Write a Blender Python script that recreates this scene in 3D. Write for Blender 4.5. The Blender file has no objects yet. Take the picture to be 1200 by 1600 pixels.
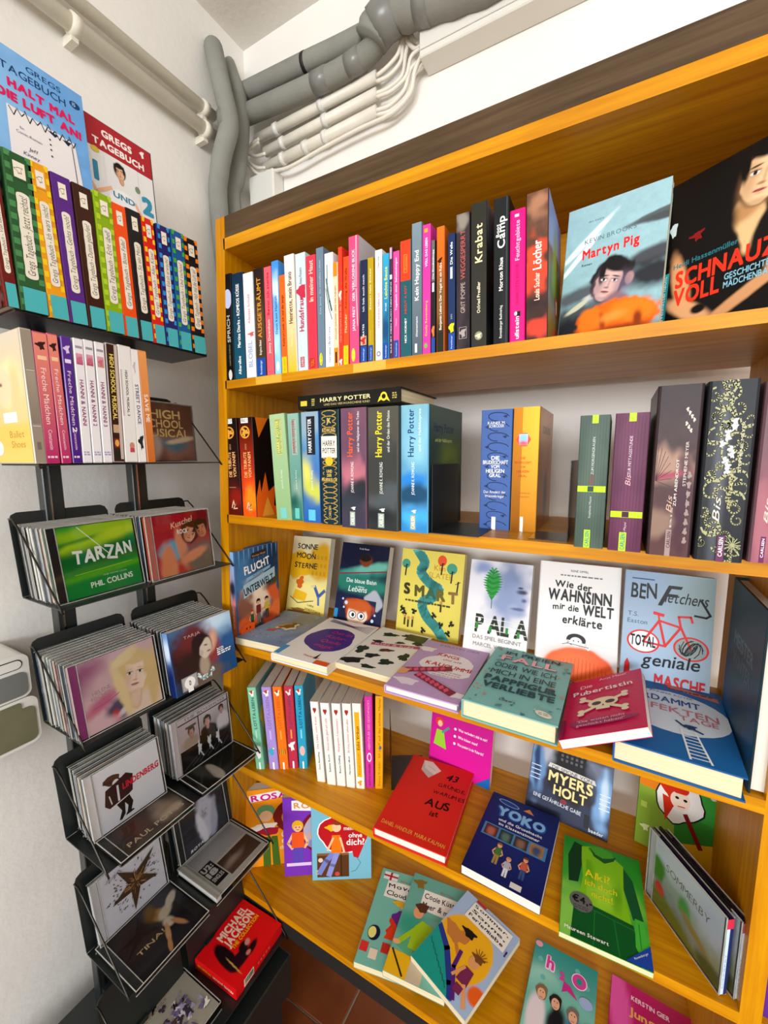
import bpy, math, random
import numpy as np
from mathutils import Matrix, Vector

# ------------------------------------------------------------------ camera, world, lights
sc = bpy.context.scene
COL = sc.collection
CAMZ = 1.35
F = 650.0
R = [[0.8741, -0.0579, 0.4823], [0.4857, 0.1160, -0.8664], [-0.0058, 0.9916, 0.1295]]
cd = bpy.data.cameras.new('camera'); cam = bpy.data.objects.new('camera', cd); COL.objects.link(cam)
rm = Matrix(R).to_quaternion().to_matrix()
cam.matrix_world = Matrix.Translation((0, 0, CAMZ)) @ rm.to_4x4()
cd.sensor_fit = 'HORIZONTAL'; cd.sensor_width = 36; cd.lens = 36 * F / 1200; cd.clip_start = 0.01
sc.camera = cam
sc.view_settings.view_transform = 'Standard'
sc.view_settings.look = 'None'
sc.view_settings.gamma = 1
sc.view_settings.use_curve_mapping = False
sc.view_settings.exposure = 0.05
sc.cycles.max_bounces = 8
sc.cycles.transparent_max_bounces = 24
sc.cycles.caustics_reflective = False
sc.cycles.caustics_refractive = False

w = bpy.data.worlds.new('room_light'); sc.world = w; w.use_nodes = True
w.node_tree.nodes['Background'].inputs[0].default_value = (0.97, 0.98, 1.0, 1)
w.node_tree.nodes['Background'].inputs[1].default_value = 1.45

def area(name, loc, target, sx, sy, power, col):
    l = bpy.data.lights.new(name, 'AREA'); l.shape = 'RECTANGLE'; l.size = sx; l.size_y = sy; l.energy = power; l.color = col
    o = bpy.data.objects.new(name, l); COL.objects.link(o); o.location = loc
    o.rotation_euler = (Vector(target) - Vector(loc)).to_track_quat('-Z', 'Y').to_euler()
    return o
area('ceiling_lamp_near', (0.1, -1.15, 2.38), (-0.1, 0.6, 1.0), 1.3, 0.35, 6, (1.0, 0.97, 0.92))
area('ceiling_lamp_far', (1.5, -1.3, 2.38), (-0.3, 0.7, 1.0), 1.3, 0.45, 11, (1.0, 0.97, 0.93))
area('window_daylight', (0.7, -4.2, 1.75), (-0.3, 0.7, 1.1), 2.6, 0.9, 158, (0.93, 0.96, 1.0))

def ray(u, v):
    c = Vector(((u - 600), -(v - 800), -F))
    return rm @ c
def at(u, v, axis, val):
    """world point seen at pixel (u, v) on the plane  axis = val"""
    r = ray(u, v); o = (0, 0, CAMZ)[axis]
    return Vector((0, 0, CAMZ)) + r * ((val - o) / r[axis])

# ------------------------------------------------------------------ helpers
def lin(c):
    c = c.lstrip('#')
    if len(c) == 3: c = ''.join(a * 2 for a in c)
    o = []
    for i in (0, 2, 4):
        v = int(c[i:i + 2], 16) / 255
        o.append(v / 12.92 if v <= 0.04045 else ((v + 0.055) / 1.055) ** 2.4)
    return tuple(o)

def tag(o, label=None, cat=None, group=None, kind=None):
    if label: o['label'] = label
    if cat: o['category'] = cat
    if group: o['group'] = group
    if kind: o['kind'] = kind
    return o

def mesh(name, verts, faces, mat=None, parent=None, mats=None, fm=None, smooth=False):
    me = bpy.data.meshes.new(name)
    me.from_pydata([tuple(v) for v in verts], [], faces)
    if mats:
        for m in mats: me.materials.append(m)
        if fm: me.polygons.foreach_set('material_index', fm)
    elif mat: me.materials.append(mat)
    if smooth: me.polygons.foreach_set('use_smooth', [True] * len(me.polygons))
    o = bpy.data.objects.new(name, me); COL.objects.link(o)
    if parent: o.parent = parent
    return o

def empty(name, M=None, loc=None):
    o = bpy.data.objects.new(name, None); o.empty_display_size = 0.02; COL.objects.link(o)
    if M is not None: o.matrix_world = M
    if loc is not None: o.location = loc
    return o

BOXF = [(0, 3, 2, 1), (4, 5, 6, 7), (0, 1, 5, 4), (1, 2, 6, 5), (2, 3, 7, 6), (3, 0, 4, 7)]
def boxv(x0, y0, z0, x1, y1, z1):
    return [(x0, y0, z0), (x1, y0, z0), (x1, y1, z0), (x0, y1, z0), (x0, y0, z1), (x1, y0, z1), (x1, y1, z1), (x0, y1, z1)]
def bbox(x0, y0, z0, x1, y1, z1, b):
    """box with all edges chamfered by b"""
    vs = []; 
    X = (x0, x1); Y = (y0, y1); Z = (z0, z1); idx = {}
    for i in (0, 1):
        for j in (0, 1):
            for k in (0, 1):
                sx, sy, sz = (1 - 2 * i) * b, (1 - 2 * j) * b, (1 - 2 * k) * b
                for a, d in enumerate(((0, sy, sz), (sx, 0, sz), (sx, sy, 0))):
                    idx[(i, j, k, a)] = len(vs); vs.append((X[i] + d[0], Y[j] + d[1], Z[k] + d[2]))
    f = []
    I = lambda i, j, k, a: idx[(i, j, k, a)]
    for i in (0, 1):
        q = [I(i, 0, 0, 0), I(i, 1, 0, 0), I(i, 1, 1, 0), I(i, 0, 1, 0)]; f.append(q if i else q[::-1])
        q = [I(0, i, 0, 1), I(1, i, 0, 1), I(1, i, 1, 1), I(0, i, 1, 1)]; f.append(q[::-1] if i else q)
        q = [I(0, 0, i, 2), I(1, 0, i, 2), I(1, 1, i, 2), I(0, 1, i, 2)]; f.append(q if i else q[::-1])
    for i in (0, 1):
        for j in (0, 1):
            p = 1 if i == j else 0
            q = [I(i, j, 0, 0), I(i, j, 1, 0), I(i, j, 1, 1), I(i, j, 0, 1)]; f.append(q if not p else q[::-1])
            q = [I(i, 0, j, 0), I(i, 1, j, 0), I(i, 1, j, 2), I(i, 0, j, 2)]; f.append(q[::-1] if not p else q)
            q = [I(0, i, j, 1), I(1, i, j, 1), I(1, i, j, 2), I(0, i, j, 2)]; f.append(q if not p else q[::-1])
    for i in (0, 1):
        for j in (0, 1):
            for k in (0, 1):
                q = [I(i, j, k, 0), I(i, j, k, 1), I(i, j, k, 2)]; f.append(q if (i + j + k) % 2 else q[::-1])
    return vs, f
def box(name, c0, c1, mat, parent=None, b=0.0):
    if b:
        v, f = bbox(*c0, *c1, b); return mesh(name, v, f, mat, parent)
    return mesh(name, boxv(*c0, *c1), BOXF, mat, parent)

def tube(name, pts, r, mat, parent=None, n=10, cap=True, wob=0, smooth=True):
    pts = [Vector(p) for p in pts]; vs = []; fs = []
    rr = r if isinstance(r, (list, tuple)) else [r] * len(pts)
    up = None
    for i, p in enumerate(pts):
        t = ((pts[min(i + 1, len(pts) - 1)] - pts[max(i - 1, 0)])).normalized()
        if up is None:
            up = Vector((0, 0, 1)) if abs(t.z) < .9 else Vector((1, 0, 0))
        a = (up - t * up.dot(t)).normalized(); up = a; b = t.cross(a)
        for k in range(n):
            q = 2 * math.pi * k / n
            vs.append(p + (a * math.cos(q) + b * math.sin(q)) * rr[i] * (1 + (wob * math.sin(i * 1.7 + k)) ))
    for i in range(len(pts) - 1):
        for k in range(n):
            fs.append((i * n + k, i * n + (k + 1) % n, (i + 1) * n + (k + 1) % n, (i + 1) * n + k))
    if cap:
        fs.append(tuple(range(n))[::-1]); fs.append(tuple((len(pts) - 1) * n + k for k in range(n)))
    return mesh(name, vs, fs, mat, parent, smooth=smooth)

def curve_pts(P, per=6):
    """Catmull-Rom through P"""
    P = [Vector(p) for p in P]; Q = [P[0] * 2 - P[1]] + P + [P[-1] * 2 - P[-2]]; o = []
    for i in range(1, len(Q) - 2):
        for k in range(per):
            t = k / per; a, b, c, d = Q[i - 1], Q[i], Q[i + 1], Q[i + 2]
            o.append(0.5 * ((2 * b) + (c - a) * t + (2 * a - 5 * b + 4 * c - d) * t * t + (-a + 3 * b - 3 * c + d) * t ** 3))
    o.append(P[-1]); return o

# ------------------------------------------------------------------ materials
def nodes(name):
    m = bpy.data.materials.new(name); m.use_nodes = True
    nt = m.node_tree; b = nt.nodes['Principled BSDF']
    return m, nt, b
def mat(name, col, rough=0.5, metal=0.0, bump=0, scale=200, spec=0.5, coat=0, var=0, varscale=30):
    m, nt, b = nodes(name); L = nt.links
    b.inputs['Base Color'].default_value = (*lin(col), 1)
    b.inputs['Roughness'].default_value = rough; b.inputs['Metallic'].default_value = metal
    b.inputs['Specular IOR Level'].default_value = spec; b.inputs['Coat Weight'].default_value = coat
    tc = nt.nodes.new('ShaderNodeTexCoord')
    n = nt.nodes.new('ShaderNodeTexNoise'); n.inputs['Scale'].default_value = varscale; L.new(tc.outputs['Object'], n.inputs['Vector'])
    mx = nt.nodes.new('ShaderNodeMix'); mx.data_type = 'RGBA'; mx.blend_type = 'MULTIPLY'
    mx.inputs[0].default_value = 1
    mr = nt.nodes.new('ShaderNodeMapRange'); mr.inputs[3].default_value = 1 - var; mr.inputs[4].default_value = 1 + var * .3
    mr.inputs[1].default_value = .3; mr.inputs[2].default_value = .7
    L.new(n.outputs['Fac'], mr.inputs[0]); mx.inputs[6].default_value = (*lin(col), 1); L.new(mr.outputs[0], mx.inputs[7]); L.new(mx.outputs[2], b.inputs['Base Color'])
    if bump:
        n2 = nt.nodes.new('ShaderNodeTexNoise'); n2.inputs['Scale'].default_value = scale; n2.inputs['Detail'].default_value = 4
        L.new(tc.outputs['Object'], n2.inputs['Vector'])
        bp = nt.nodes.new('ShaderNodeBump'); bp.inputs['Strength'].default_value = bump; bp.inputs['Distance'].default_value = 0.002
        L.new(n2.outputs['Fac'], bp.inputs['Height']); L.new(bp.outputs[0], b.inputs['Normal'])
    return m

def attr_mat(name, rough, coat=0.0, spec=.5):
    m, nt, b = nodes(name)
    a = nt.nodes.new('ShaderNodeAttribute'); a.attribute_name = 'Col'
    g = nt.nodes.new('ShaderNodeGamma'); g.inputs[1].default_value = 1.06; hs = nt.nodes.new('ShaderNodeHueSaturation'); hs.inputs['Saturation'].default_value = 1.0
    nt.links.new(a.outputs['Color'], g.inputs[0]); nt.links.new(g.outputs[0], hs.inputs['Color']); nt.links.new(hs.outputs[0], b.inputs['Base Color'])
    b.inputs['Roughness'].default_value = rough; b.inputs['Coat Weight'].default_value = coat
    b.inputs['Coat Roughness'].default_value = .12; b.inputs['Specular IOR Level'].default_value = spec
    return m
def objcol_mat(name, rough, coat=0.0, spec=.5):
    m, nt, b = nodes(name)
    a = nt.nodes.new('ShaderNodeObjectInfo')
    g = nt.nodes.new('ShaderNodeGamma'); g.inputs[1].default_value = 1.06; hs = nt.nodes.new('ShaderNodeHueSaturation'); hs.inputs['Saturation'].default_value = 1.0
    nt.links.new(a.outputs['Color'], g.inputs[0]); nt.links.new(g.outputs[0], hs.inputs['Color']); nt.links.new(hs.outputs[0], b.inputs['Base Color'])
    b.inputs['Roughness'].default_value = rough; b.inputs['Coat Weight'].default_value = coat; b.inputs['Specular IOR Level'].default_value = spec
    return m
M_PRINT = attr_mat('printed_paper_gloss', .38, .0, .16)
M_PRINTM = attr_mat('printed_paper_matte', .55, 0, .25)
M_FOIL = attr_mat('printed_metal_foil', .3, 0, .5); M_FOIL.node_tree.nodes['Principled BSDF'].inputs['Metallic'].default_value = .75
M_COVER = objcol_mat('book_cover_gloss', .38, 0, .2)
M_PLAST = objcol_mat('coloured_plastic', .28)

def clear_mat(name, tint, refl=1.0, rough=.04):
    m = bpy.data.materials.new(name); m.use_nodes = True; nt = m.node_tree; nt.nodes.clear(); L = nt.links
    out = nt.nodes.new('ShaderNodeOutputMaterial'); tr = nt.nodes.new('ShaderNodeBsdfTransparent'); gl = nt.nodes.new('ShaderNodeBsdfGlossy')
    mx = nt.nodes.new('ShaderNodeMixShader'); fr = nt.nodes.new('ShaderNodeFresnel'); fr.inputs[0].default_value = 1.49
    tr.inputs[0].default_value = (*tint, 1); gl.inputs['Roughness'].default_value = rough
    mt = nt.nodes.new('ShaderNodeMath'); mt.operation = 'MULTIPLY'; mt.inputs[1].default_value = refl
    L.new(fr.outputs[0], mt.inputs[0]); L.new(mt.outputs[0], mx.inputs[0]); L.new(tr.outputs[0], mx.inputs[1]); L.new(gl.outputs[0], mx.inputs[2]); L.new(mx.outputs[0], out.inputs[0])
    return m
M_CLEAR = clear_mat('clear_polystyrene', (.975, .98, .975), .7)
M_SMOKE = clear_mat('smoked_acrylic', (.13, .17, .15), 1.3, .06)
M_FROST = mat('frosted_case_edge', '#c9c8c0', .25, var=.25, varscale=60)

def wood_mat(name, c0, c1, axis, rough=.4, coat=.06):
    m, nt, b = nodes(name); L = nt.links
    tc = nt.nodes.new('ShaderNodeTexCoord'); mp = nt.nodes.new('ShaderNodeMapping')
    s = [38, 38, 38]; s[axis] = 1.6
    mp.inputs['Scale'].default_value = s
    L.new(tc.outputs['Object'], mp.inputs['Vector'])
    n = nt.nodes.new('ShaderNodeTexNoise'); n.inputs['Scale'].default_value = 3; n.inputs['Detail'].default_value = 8; n.inputs['Roughness'].default_value = .62
    L.new(mp.outputs[0], n.inputs['Vector'])
    n2 = nt.nodes.new('ShaderNodeTexNoise'); n2.inputs['Scale'].default_value = 5; L.new(tc.outputs['Object'], n2.inputs['Vector'])
    ad = nt.nodes.new('ShaderNodeMath'); ad.operation = 'MULTIPLY_ADD'; ad.inputs[1].default_value = .35; L.new(n2.outputs['Fac'], ad.inputs[0]); L.new(n.outputs['Fac'], ad.inputs[2])
    cr = nt.nodes.new('ShaderNodeValToRGB'); cr.color_ramp.elements[0].position = .42; cr.color_ramp.elements[1].position = .88
    cr.color_ramp.elements[0].color = (*lin(c0), 1); cr.color_ramp.elements[1].color = (*lin(c1), 1)
    L.new(ad.outputs[0], cr.inputs[0]); L.new(cr.outputs[0], b.inputs['Base Color'])
    b.inputs['Roughness'].default_value = rough; b.inputs['Coat Weight'].default_value = coat; b.inputs['Coat Roughness'].default_value = .25
    b.inputs['Specular IOR Level'].default_value = .2
    bp = nt.nodes.new('ShaderNodeBump'); bp.inputs['Strength'].default_value = .08; bp.inputs['Distance'].default_value = .001
    L.new(n.outputs['Fac'], bp.inputs['Height']); L.new(bp.outputs[0], b.inputs['Normal'])
    return m
M_WOODX = wood_mat('beech_board_lengthwise', '#a86200', '#d49406', 0)
M_WOODZ = wood_mat('beech_upright', '#a86200', '#d29204', 2)
M_DARKW = wood_mat('dark_stained_board', '#33230f', '#5a4630', 0, .55, 0)

def pages_mat(name, col):
    m, nt, b = nodes(name); L = nt.links
    tc = nt.nodes.new('ShaderNodeTexCoord'); mp = nt.nodes.new('ShaderNodeMapping'); mp.inputs['Scale'].default_value = (3, 900, 3)
    L.new(tc.outputs['Object'], mp.inputs['Vector'])
    n = nt.nodes.new('ShaderNodeTexNoise'); n.inputs['Scale'].default_value = 1; n.inputs['Detail'].default_value = 1; L.new(mp.outputs[0], n.inputs['Vector'])
    cr = nt.nodes.new('ShaderNodeValToRGB'); c = lin(col)
    cr.color_ramp.elements[0].position = .3; cr.color_ramp.elements[1].position = .7
    cr.color_ramp.elements[0].color = (c[0] * .82, c[1] * .8, c[2] * .76, 1); cr.color_ramp.elements[1].color = (*c, 1)
    L.new(n.outputs['Fac'], cr.inputs[0]); L.new(cr.outputs[0], b.inputs['Base Color']); b.inputs['Roughness'].default_value = .8
    return m
M_PAGE = {'cream': pages_mat('cream_page_edges', '#e4d6b0'), 'white': pages_mat('white_page_edges', '#e6e2d8'), 'grey': pages_mat('grey_page_edges', '#cfc9ba'), 'tan': pages_mat('tan_page_edges', '#c8b98c')}

M_WALL = mat('painted_plaster', '#ebe7e0', .85, bump=.35, scale=60, var=.05, varscale=4, spec=.2)
M_CEIL = mat('ceiling_plaster', '#e9e4dc', .9, bump=.5, scale=80, var=.06, varscale=5, spec=.2)
M_FOAM = mat('grey_foam_insulation', '#8a8a82', .75, bump=.3, scale=300, var=.12, varscale=12, spec=.3)
M_TAPE = mat('grey_tape', '#7d7d78', .3, bump=.1, scale=50, var=.1)
M_WHITEP = mat('white_conduit_plastic', '#e6e0d2', .4, var=.06)
M_PAINTP = mat('cream_painted_pipe', '#e2dccb', .5, bump=.15, scale=60, var=.05)
M_BLACK = mat('black_powder_coat', '#151a19', .35, bump=.05, scale=500, spec=.6)
M_BLACKB = mat('black_board', '#14120f', .6)
M_CHROME = mat('chrome_rod', '#b8b8b4', .2, metal=1)
M_WIRE = mat('dark_steel_wire', '#3a3834', .3, metal=.9)
M_TILE = mat('brown_red_floor_tile', '#7a3f1f', .35, bump=.1, scale=40, var=.35, varscale=9)
M_GROUT = mat('pale_grout', '#a79a83', .9)
M_GREY = mat('grey_plastic_panel', '#6f706c', .45, var=.05)
M_GREYG = mat('grey_green_panel', '#6b6b50', .35, var=.12)
M_OFFW = mat('off_white_plastic', '#dcdad2', .35)

# ------------------------------------------------------------------ glyphs
GL = {}
_fc = bpy.data.curves.new('glyph_source', 'FONT'); _fo = bpy.data.objects.new('glyph_source', _fc); COL.objects.link(_fo)
_fc.resolution_u = 3; _fc.size = 1
def glyph(ch, bold):
    k = (ch, bold)
    if k in GL: return GL[k]
    if bold:
        v, f, adv = glyph(ch, 0); GL[k] = (v, f, adv + .016 * bold * 1.6); return GL[k]
    _fc.body = ch
    dg = bpy.context.evaluated_depsgraph_get(); dg.update()
    e = _fo.evaluated_get(dg); me = e.to_mesh()
    v = np.array([(p.co.x, p.co.y) for p in me.vertices]) if len(me.vertices) else np.zeros((0, 2))
    f = [tuple(p.vertices) for p in me.polygons]
    e.to_mesh_clear()
    if len(v):
        x0, x1 = v[:, 0].min(), v[:, 0].max()
        v = v - np.array([x0 - .04, 0]); adv = (x1 - x0) + .085
    else: adv = .28
    GL[k] = (v, f, adv); return GL[k]
def text_width(s, bold=0, track=0): return sum(glyph(c, bold)[2] + track for c in s)

def clip_rect(P, x0, y0, x1, y1):
    for ax, val, sgn in ((0, x0, 1), (0, x1, -1), (1, y0, 1), (1, y1, -1)):
        out = []
        for i in range(len(P)):
            a, b = P[i - 1], P[i]; da = (a[ax] - val) * sgn; db = (b[ax] - val) * sgn
            if (da >= 0) != (db >= 0):
                t = da / (da - db); out.append((a[0] + (b[0] - a[0]) * t, a[1] + (b[1] - a[1]) * t))
            if db >= 0: out.append(b)
        P = out
        if len(P) < 3: return []
    return P

class Pr:
    """flat print: coloured shapes on a w x h rectangle, in its own units; later calls lie on top"""
    def __init__(s, w, h, bg=None):
        s.w, s.h = w, h; s.V = []; s.F = []; s.C = []; s.L = 0
        if bg: s.rect(0, 0, w, h, bg)
    def _add(s, V, Fc, cols):
        n = len(s.V); s.L += 1; z = s.L
        s.V += [(x, y, z) for x, y in V]; s.F += [tuple(i + n for i in f) for f in Fc]
        s.C += cols if isinstance(cols, list) else [lin(cols)] * len(V)
        return s
    def poly(s, P, c):
        P = clip_rect([tuple(p) for p in P], 0, 0, s.w, s.h)
        if len(P) >= 3:
            a = sum(P[i - 1][0] * P[i][1] - P[i][0] * P[i - 1][1] for i in range(len(P)))
            if a < 0: P = P[::-1]
            s._add(P, [tuple(range(len(P)))], c)
        return s
    def rect(s, x0, y0, x1, y1, c): return s.poly([(x0, y0), (x1, y0), (x1, y1), (x0, y1)], c)
    def ell(s, cx, cy, rx, ry, c, rot=0, n=28):
        a = math.radians(rot); ca, sa = math.cos(a), math.sin(a)
        return s.poly([(cx + rx * math.cos(t) * ca - ry * math.sin(t) * sa, cy + rx * math.cos(t) * sa + ry * math.sin(t) * ca) for t in [2 * math.pi * k / n for k in range(n)]], c)
    def grad(s, x0, y0, x1, y1, cb, ct, horiz=False):
        b, t = lin(cb), lin(ct)
        return s._add([(x0, y0), (x1, y0), (x1, y1), (x0, y1)], [(0, 1, 2, 3)], [b, t, t, b] if horiz else [b, b, t, t])
    def line(s, P, wd, c):
        V = []; Fc = []
        for i in range(len(P) - 1):
            (x0, y0), (x1, y1) = P[i], P[i + 1]; d = math.hypot(x1 - x0, y1 - y0) or 1
            nx, ny = -(y1 - y0) / d * wd / 2, (x1 - x0) / d * wd / 2; ex, ey = (x1 - x0) / d * wd * .3, (y1 - y0) / d * wd * .3
            n = len(V); V += [(x0 + nx - ex, y0 + ny - ey), (x0 - nx - ex, y0 - ny - ey), (x1 - nx + ex, y1 - ny + ey), (x1 + nx + ex, y1 + ny + ey)]; Fc.append((n, n + 1, n + 2, n + 3))
        V = [(min(max(x, 0), s.w), min(max(y, 0), s.h)) for x, y in V]
        return s._add(V, Fc, c)
    def blob(s, cx, cy, rx, ry, c, k=.2, n=26, seed=0, rot=0):
        rnd = random.Random(seed); ph = [rnd.uniform(0, 6.3) for _ in range(4)]; a0 = math.radians(rot); P = []
        for i in range(n):
            t = 2 * math.pi * i / n; r = 1 + k * (math.sin(3 * t + ph[0]) * .5 + math.sin(5 * t + ph[1]) * .35 + math.sin(8 * t + ph[2]) * .25)
            x, y = rx * r * math.cos(t), ry * r * math.sin(t); P.append((cx + x * math.cos(a0) - y * math.sin(a0), cy + x * math.sin(a0) + y * math.cos(a0)))
        return s.poly(P, c)
    def text(s, t, x, y, size, c, al='l', sx=1, b=0, rot=0, sh=0, j=0, track=0, seed=1):
        """y = baseline, size = cap height"""
        k = size / .70; W = text_width(t, b, track) * k * sx
        x0 = {'l': 0, 'c': -W / 2, 'r': -W}[al]; rnd = random.Random(seed + len(t)); V = []; Fc = []; px = 0
        a = math.radians(rot); ca, sa = math.cos(a), math.sin(a)
        for ch in t:
            v, f, adv = glyph(ch, b); n = len(V)
            jy = rnd.uniform(-1, 1) * j * size; ja = rnd.uniform(-1, 1) * j * 1.2; js = 1 + rnd.uniform(-1, 1) * j * .8
            for gx, gy in v:
                gx2 = gx - adv / 2; qx = gx2 * math.cos(ja) - gy * math.sin(ja); qy = gx2 * math.sin(ja) + gy * math.cos(ja)
                lx = x0 + (px + adv / 2 + qx * js + sh * gy) * k * sx; ly = qy * js * k + jy
                V.append((x + lx * ca - ly * sa, y + lx * sa + ly * ca))
            Fc += [tuple(q + n for q in ff) for ff in f]; px += adv + track
        if V:
            if b:
                o = .016 * b * k; sh_ = ((-o, -o), (-o, o), (o, -o), (o, o)) if b < 2.5 else ((-o, -o), (-o, o), (o, -o), (o, o), (0, o * 1.2), (0, -o * 1.2), (o * 1.2, 0), (-o * 1.2, 0))
                for dx, dy in sh_: s._add([(x_ + dx * sx, y_ + dy) for x_, y_ in V], Fc, c); s.L -= .5
            s._add(V, Fc, c)
        return s
    def fit(s, t, x, y, wd, size, c, **k):
        """text stretched to width wd starting at x (along rot)"""
        b = k.get('b', 0); tr = k.get('track', 0); nat = text_width(t, b, tr) * size / .70
        return s.text(t, x, y, size, c, sx=wd / nat, **k)
    def up(s, t, x, y0, y1, size, c, b=0, **k):
        """lettering running up a spine, centred on x, from y0 to y1"""
        return s.fit(t, x + size / 2, y0, y1 - y0, size, c, b=b, rot=90, **k)
    def down(s, t, x, y0, y1, size, c, b=0, **k):
        return s.fit(t, x - size / 2, y1, y1 - y0, size, c, b=b, rot=-90, **k)
    def bars(s, x0, y0, x1, y1, c, n, seed=0, th=.5):
        """rows of very small print as dashes of words"""
        rnd = random.Random(seed); H = (y1 - y0) / n
        for i in range(n):
            x = x0; y = y1 - (i + .75) * H
            while x < x1 - 1:
                l = rnd.uniform(2, 7); s.rect(x, y, min(x + l, x1), y + H * th, c); x += l + 1.3
        return s
    def paint(s, blobs, top='#888', bot='#888', n=80, noise=0, x0=0, y0=0, x1=None, y1=None, seed=0, bgnoise=0, tex=None):
        """soft picture: blobs (cx, cy, rx, ry, rot, colour, softness[, alpha]) blended over a vertical gradient"""
        x1 = s.w if x1 is None else x1; y1 = s.h if y1 is None else y1
        ny = max(4, int(n * (y1 - y0) / (x1 - x0))); X, Y = np.meshgrid(np.linspace(x0, x1, n), np.linspace(y0, y1, ny))
        t = ((Y - y0) / (y1 - y0))[..., None]; rs = np.random.RandomState(seed)
        def N(sc_):
            g = rs.rand(int(ny * sc_) + 3, int(n * sc_) + 3); yi = np.linspace(0, g.shape[0] - 2.001, ny); xi = np.linspace(0, g.shape[1] - 2.001, n)
            a, b = np.floor(yi).astype(int), np.floor(xi).astype(int); fy, fx = (yi - a)[:, None], (xi - b)[None]
            fy = fy * fy * (3 - 2 * fy); fx = fx * fx * (3 - 2 * fx)
            return (g[a][:, b] * (1 - fy) * (1 - fx) + g[a + 1][:, b] * fy * (1 - fx) + g[a][:, b + 1] * (1 - fy) * fx + g[a + 1][:, b + 1] * fy * fx)
        I = np.array(lin(bot)) * (1 - t) + np.array(lin(top)) * t
        nz = (N(.08) * .5 + N(.2) * .3 + N(.5) * .2 - .5)
        if bgnoise: I = I * (1 + nz[..., None] * bgnoise)
        wob = N(.12) - .5
        for bl in blobs:
            cx, cy, rx, ry, ro, c, so = bl[:7]; al = bl[7] if len(bl) > 7 else 1
            a = math.radians(ro); dx, dy = X - cx, Y - cy; u = (dx * math.cos(a) + dy * math.sin(a)) / rx; v = (-dx * math.sin(a) + dy * math.cos(a)) / ry
            r = np.sqrt(u * u + v * v) + (wob * noise)
            m = np.clip((1 + so - r) / (2 * so + 1e-6), 0, 1); m = (m * m * (3 - 2 * m) * al)[..., None]
            I = I * (1 - m) + np.array(lin(c)) * m
        I = np.clip(I, 0, 1)
        V = list(zip(X.ravel().tolist(), Y.ravel().tolist()))
        Fc = [(j * n + i, j * n + i + 1, (j + 1) * n + i + 1, (j + 1) * n + i) for j in range(ny - 1) for i in range(n - 1)]
        return s._add(V, Fc, [tuple(q) for q in I.reshape(-1, 3).tolist()])
    def build(s, name, parent, org, ux, uy, W, H, mat_=None, lift=.00025, step=.00003):
        """put the print on a parent: origin, unit axes, real size W x H"""
        org, ux, uy = Vector(org), Vector(ux), Vector(uy); nn = ux.cross(uy)
        V = np.array(s.V); A = np.array(org)[None] + V[:, :1] / s.w * W * np.array(ux)[None] + V[:, 1:2] / s.h * H * np.array(uy)[None] + (lift + V[:, 2:3] * step) * np.array(nn)[None]
        me = bpy.data.meshes.new(name); me.from_pydata(A.tolist(), [], s.F)
        ca = me.color_attributes.new('Col', 'FLOAT_COLOR', 'POINT')
        c = np.ones((len(s.C), 4), dtype=np.float32); c[:, :3] = np.array(s.C); ca.data.foreach_set('color', c.ravel())
        me.materials.append(mat_ or M_PRINT)
        o = bpy.data.objects.new(name, me); COL.objects.link(o); o.parent = parent
        return o

# ------------------------------------------------------------------ things: books and discs
def put(o, c): o.color = (*lin(c), 1)

def book(M, W, T, H, cover, label, group=None, front=None, spine=None, back=None, pages='cream', hard=False, cat='book', name='book', rs=None, slip=None):
    """local frame: x = cover width (spine at 0), y = thickness (front cover at 0), z = height"""
    e = empty(name, M); tag(e, label, cat, group)
    b = .0022 if hard else .0006; r = rs if rs is not None else (min(.0025, T * .3) if hard else min(.0009, T * .2)); ins = .0035 if hard else .0004
    prof = [(W, 0), (r, 0), (r * .35, r * .3), (0, r), (0, T - r), (r * .35, T - r * .3), (r, T), (W, T), (W, T - b), (b, T - b), (b, b), (W, b)]
    n = len(prof); vs = [(x, y, 0) for x, y in prof] + [(x, y, H) for x, y in prof]
    fs = [(i, i + n, (i + 1) % n + n, (i + 1) % n) for i in range(n)]
    q = [(0, 11, 10, 1), (1, 10, 2), (2, 10, 3), (3, 10, 9, 4), (4, 9, 5), (5, 9, 6), (6, 9, 8, 7)]
    fs += [t for t in q] + [tuple(i + n for i in t)[::-1] for t in q]
    c = mesh('cover', vs, fs, M_COVER, e); put(c, cover)
    box('page_block', (b, b, ins), (W - ins, T - b, H - ins), M_PAGE[pages], e)
    if front: front.build('cover_print', e, (r, 0, 0), (1, 0, 0), (0, 0, 1), W - r, H)
    if spine: spine.build('spine_print', e, (0, T - r, 0), (0, -1, 0), (0, 0, 1), T - 2 * r, H)
    if back: back.build('back_print', e, (W, T, 0), (-1, 0, 0), (0, 0, 1), W - r, H)
    return e

def frame(X, Y, Z, yaw=0, tilt=0, roll=0):
    """cover facing the room: bottom-left corner, turned by yaw, leaning back by tilt (90 = lying face up)"""
    a, t, ro = math.radians(yaw), math.radians(tilt), math.radians(roll)
    r = Vector((math.cos(a), math.sin(a), 0)); n = Vector((-math.sin(a), math.cos(a), 0)); u = n * math.sin(t) + Vector((0, 0, math.cos(t)))
    r2 = r * math.cos(ro) + u * math.sin(ro); u2 = -r * math.sin(ro) + u * math.cos(ro); y = u2.cross(r2)
    M = Matrix.Identity(4)
    for i in range(3): M[i][0], M[i][1], M[i][2] = r2[i], y[i], u2[i]
    M[0][3], M[1][3], M[2][3] = X, Y, Z
    return M

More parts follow.
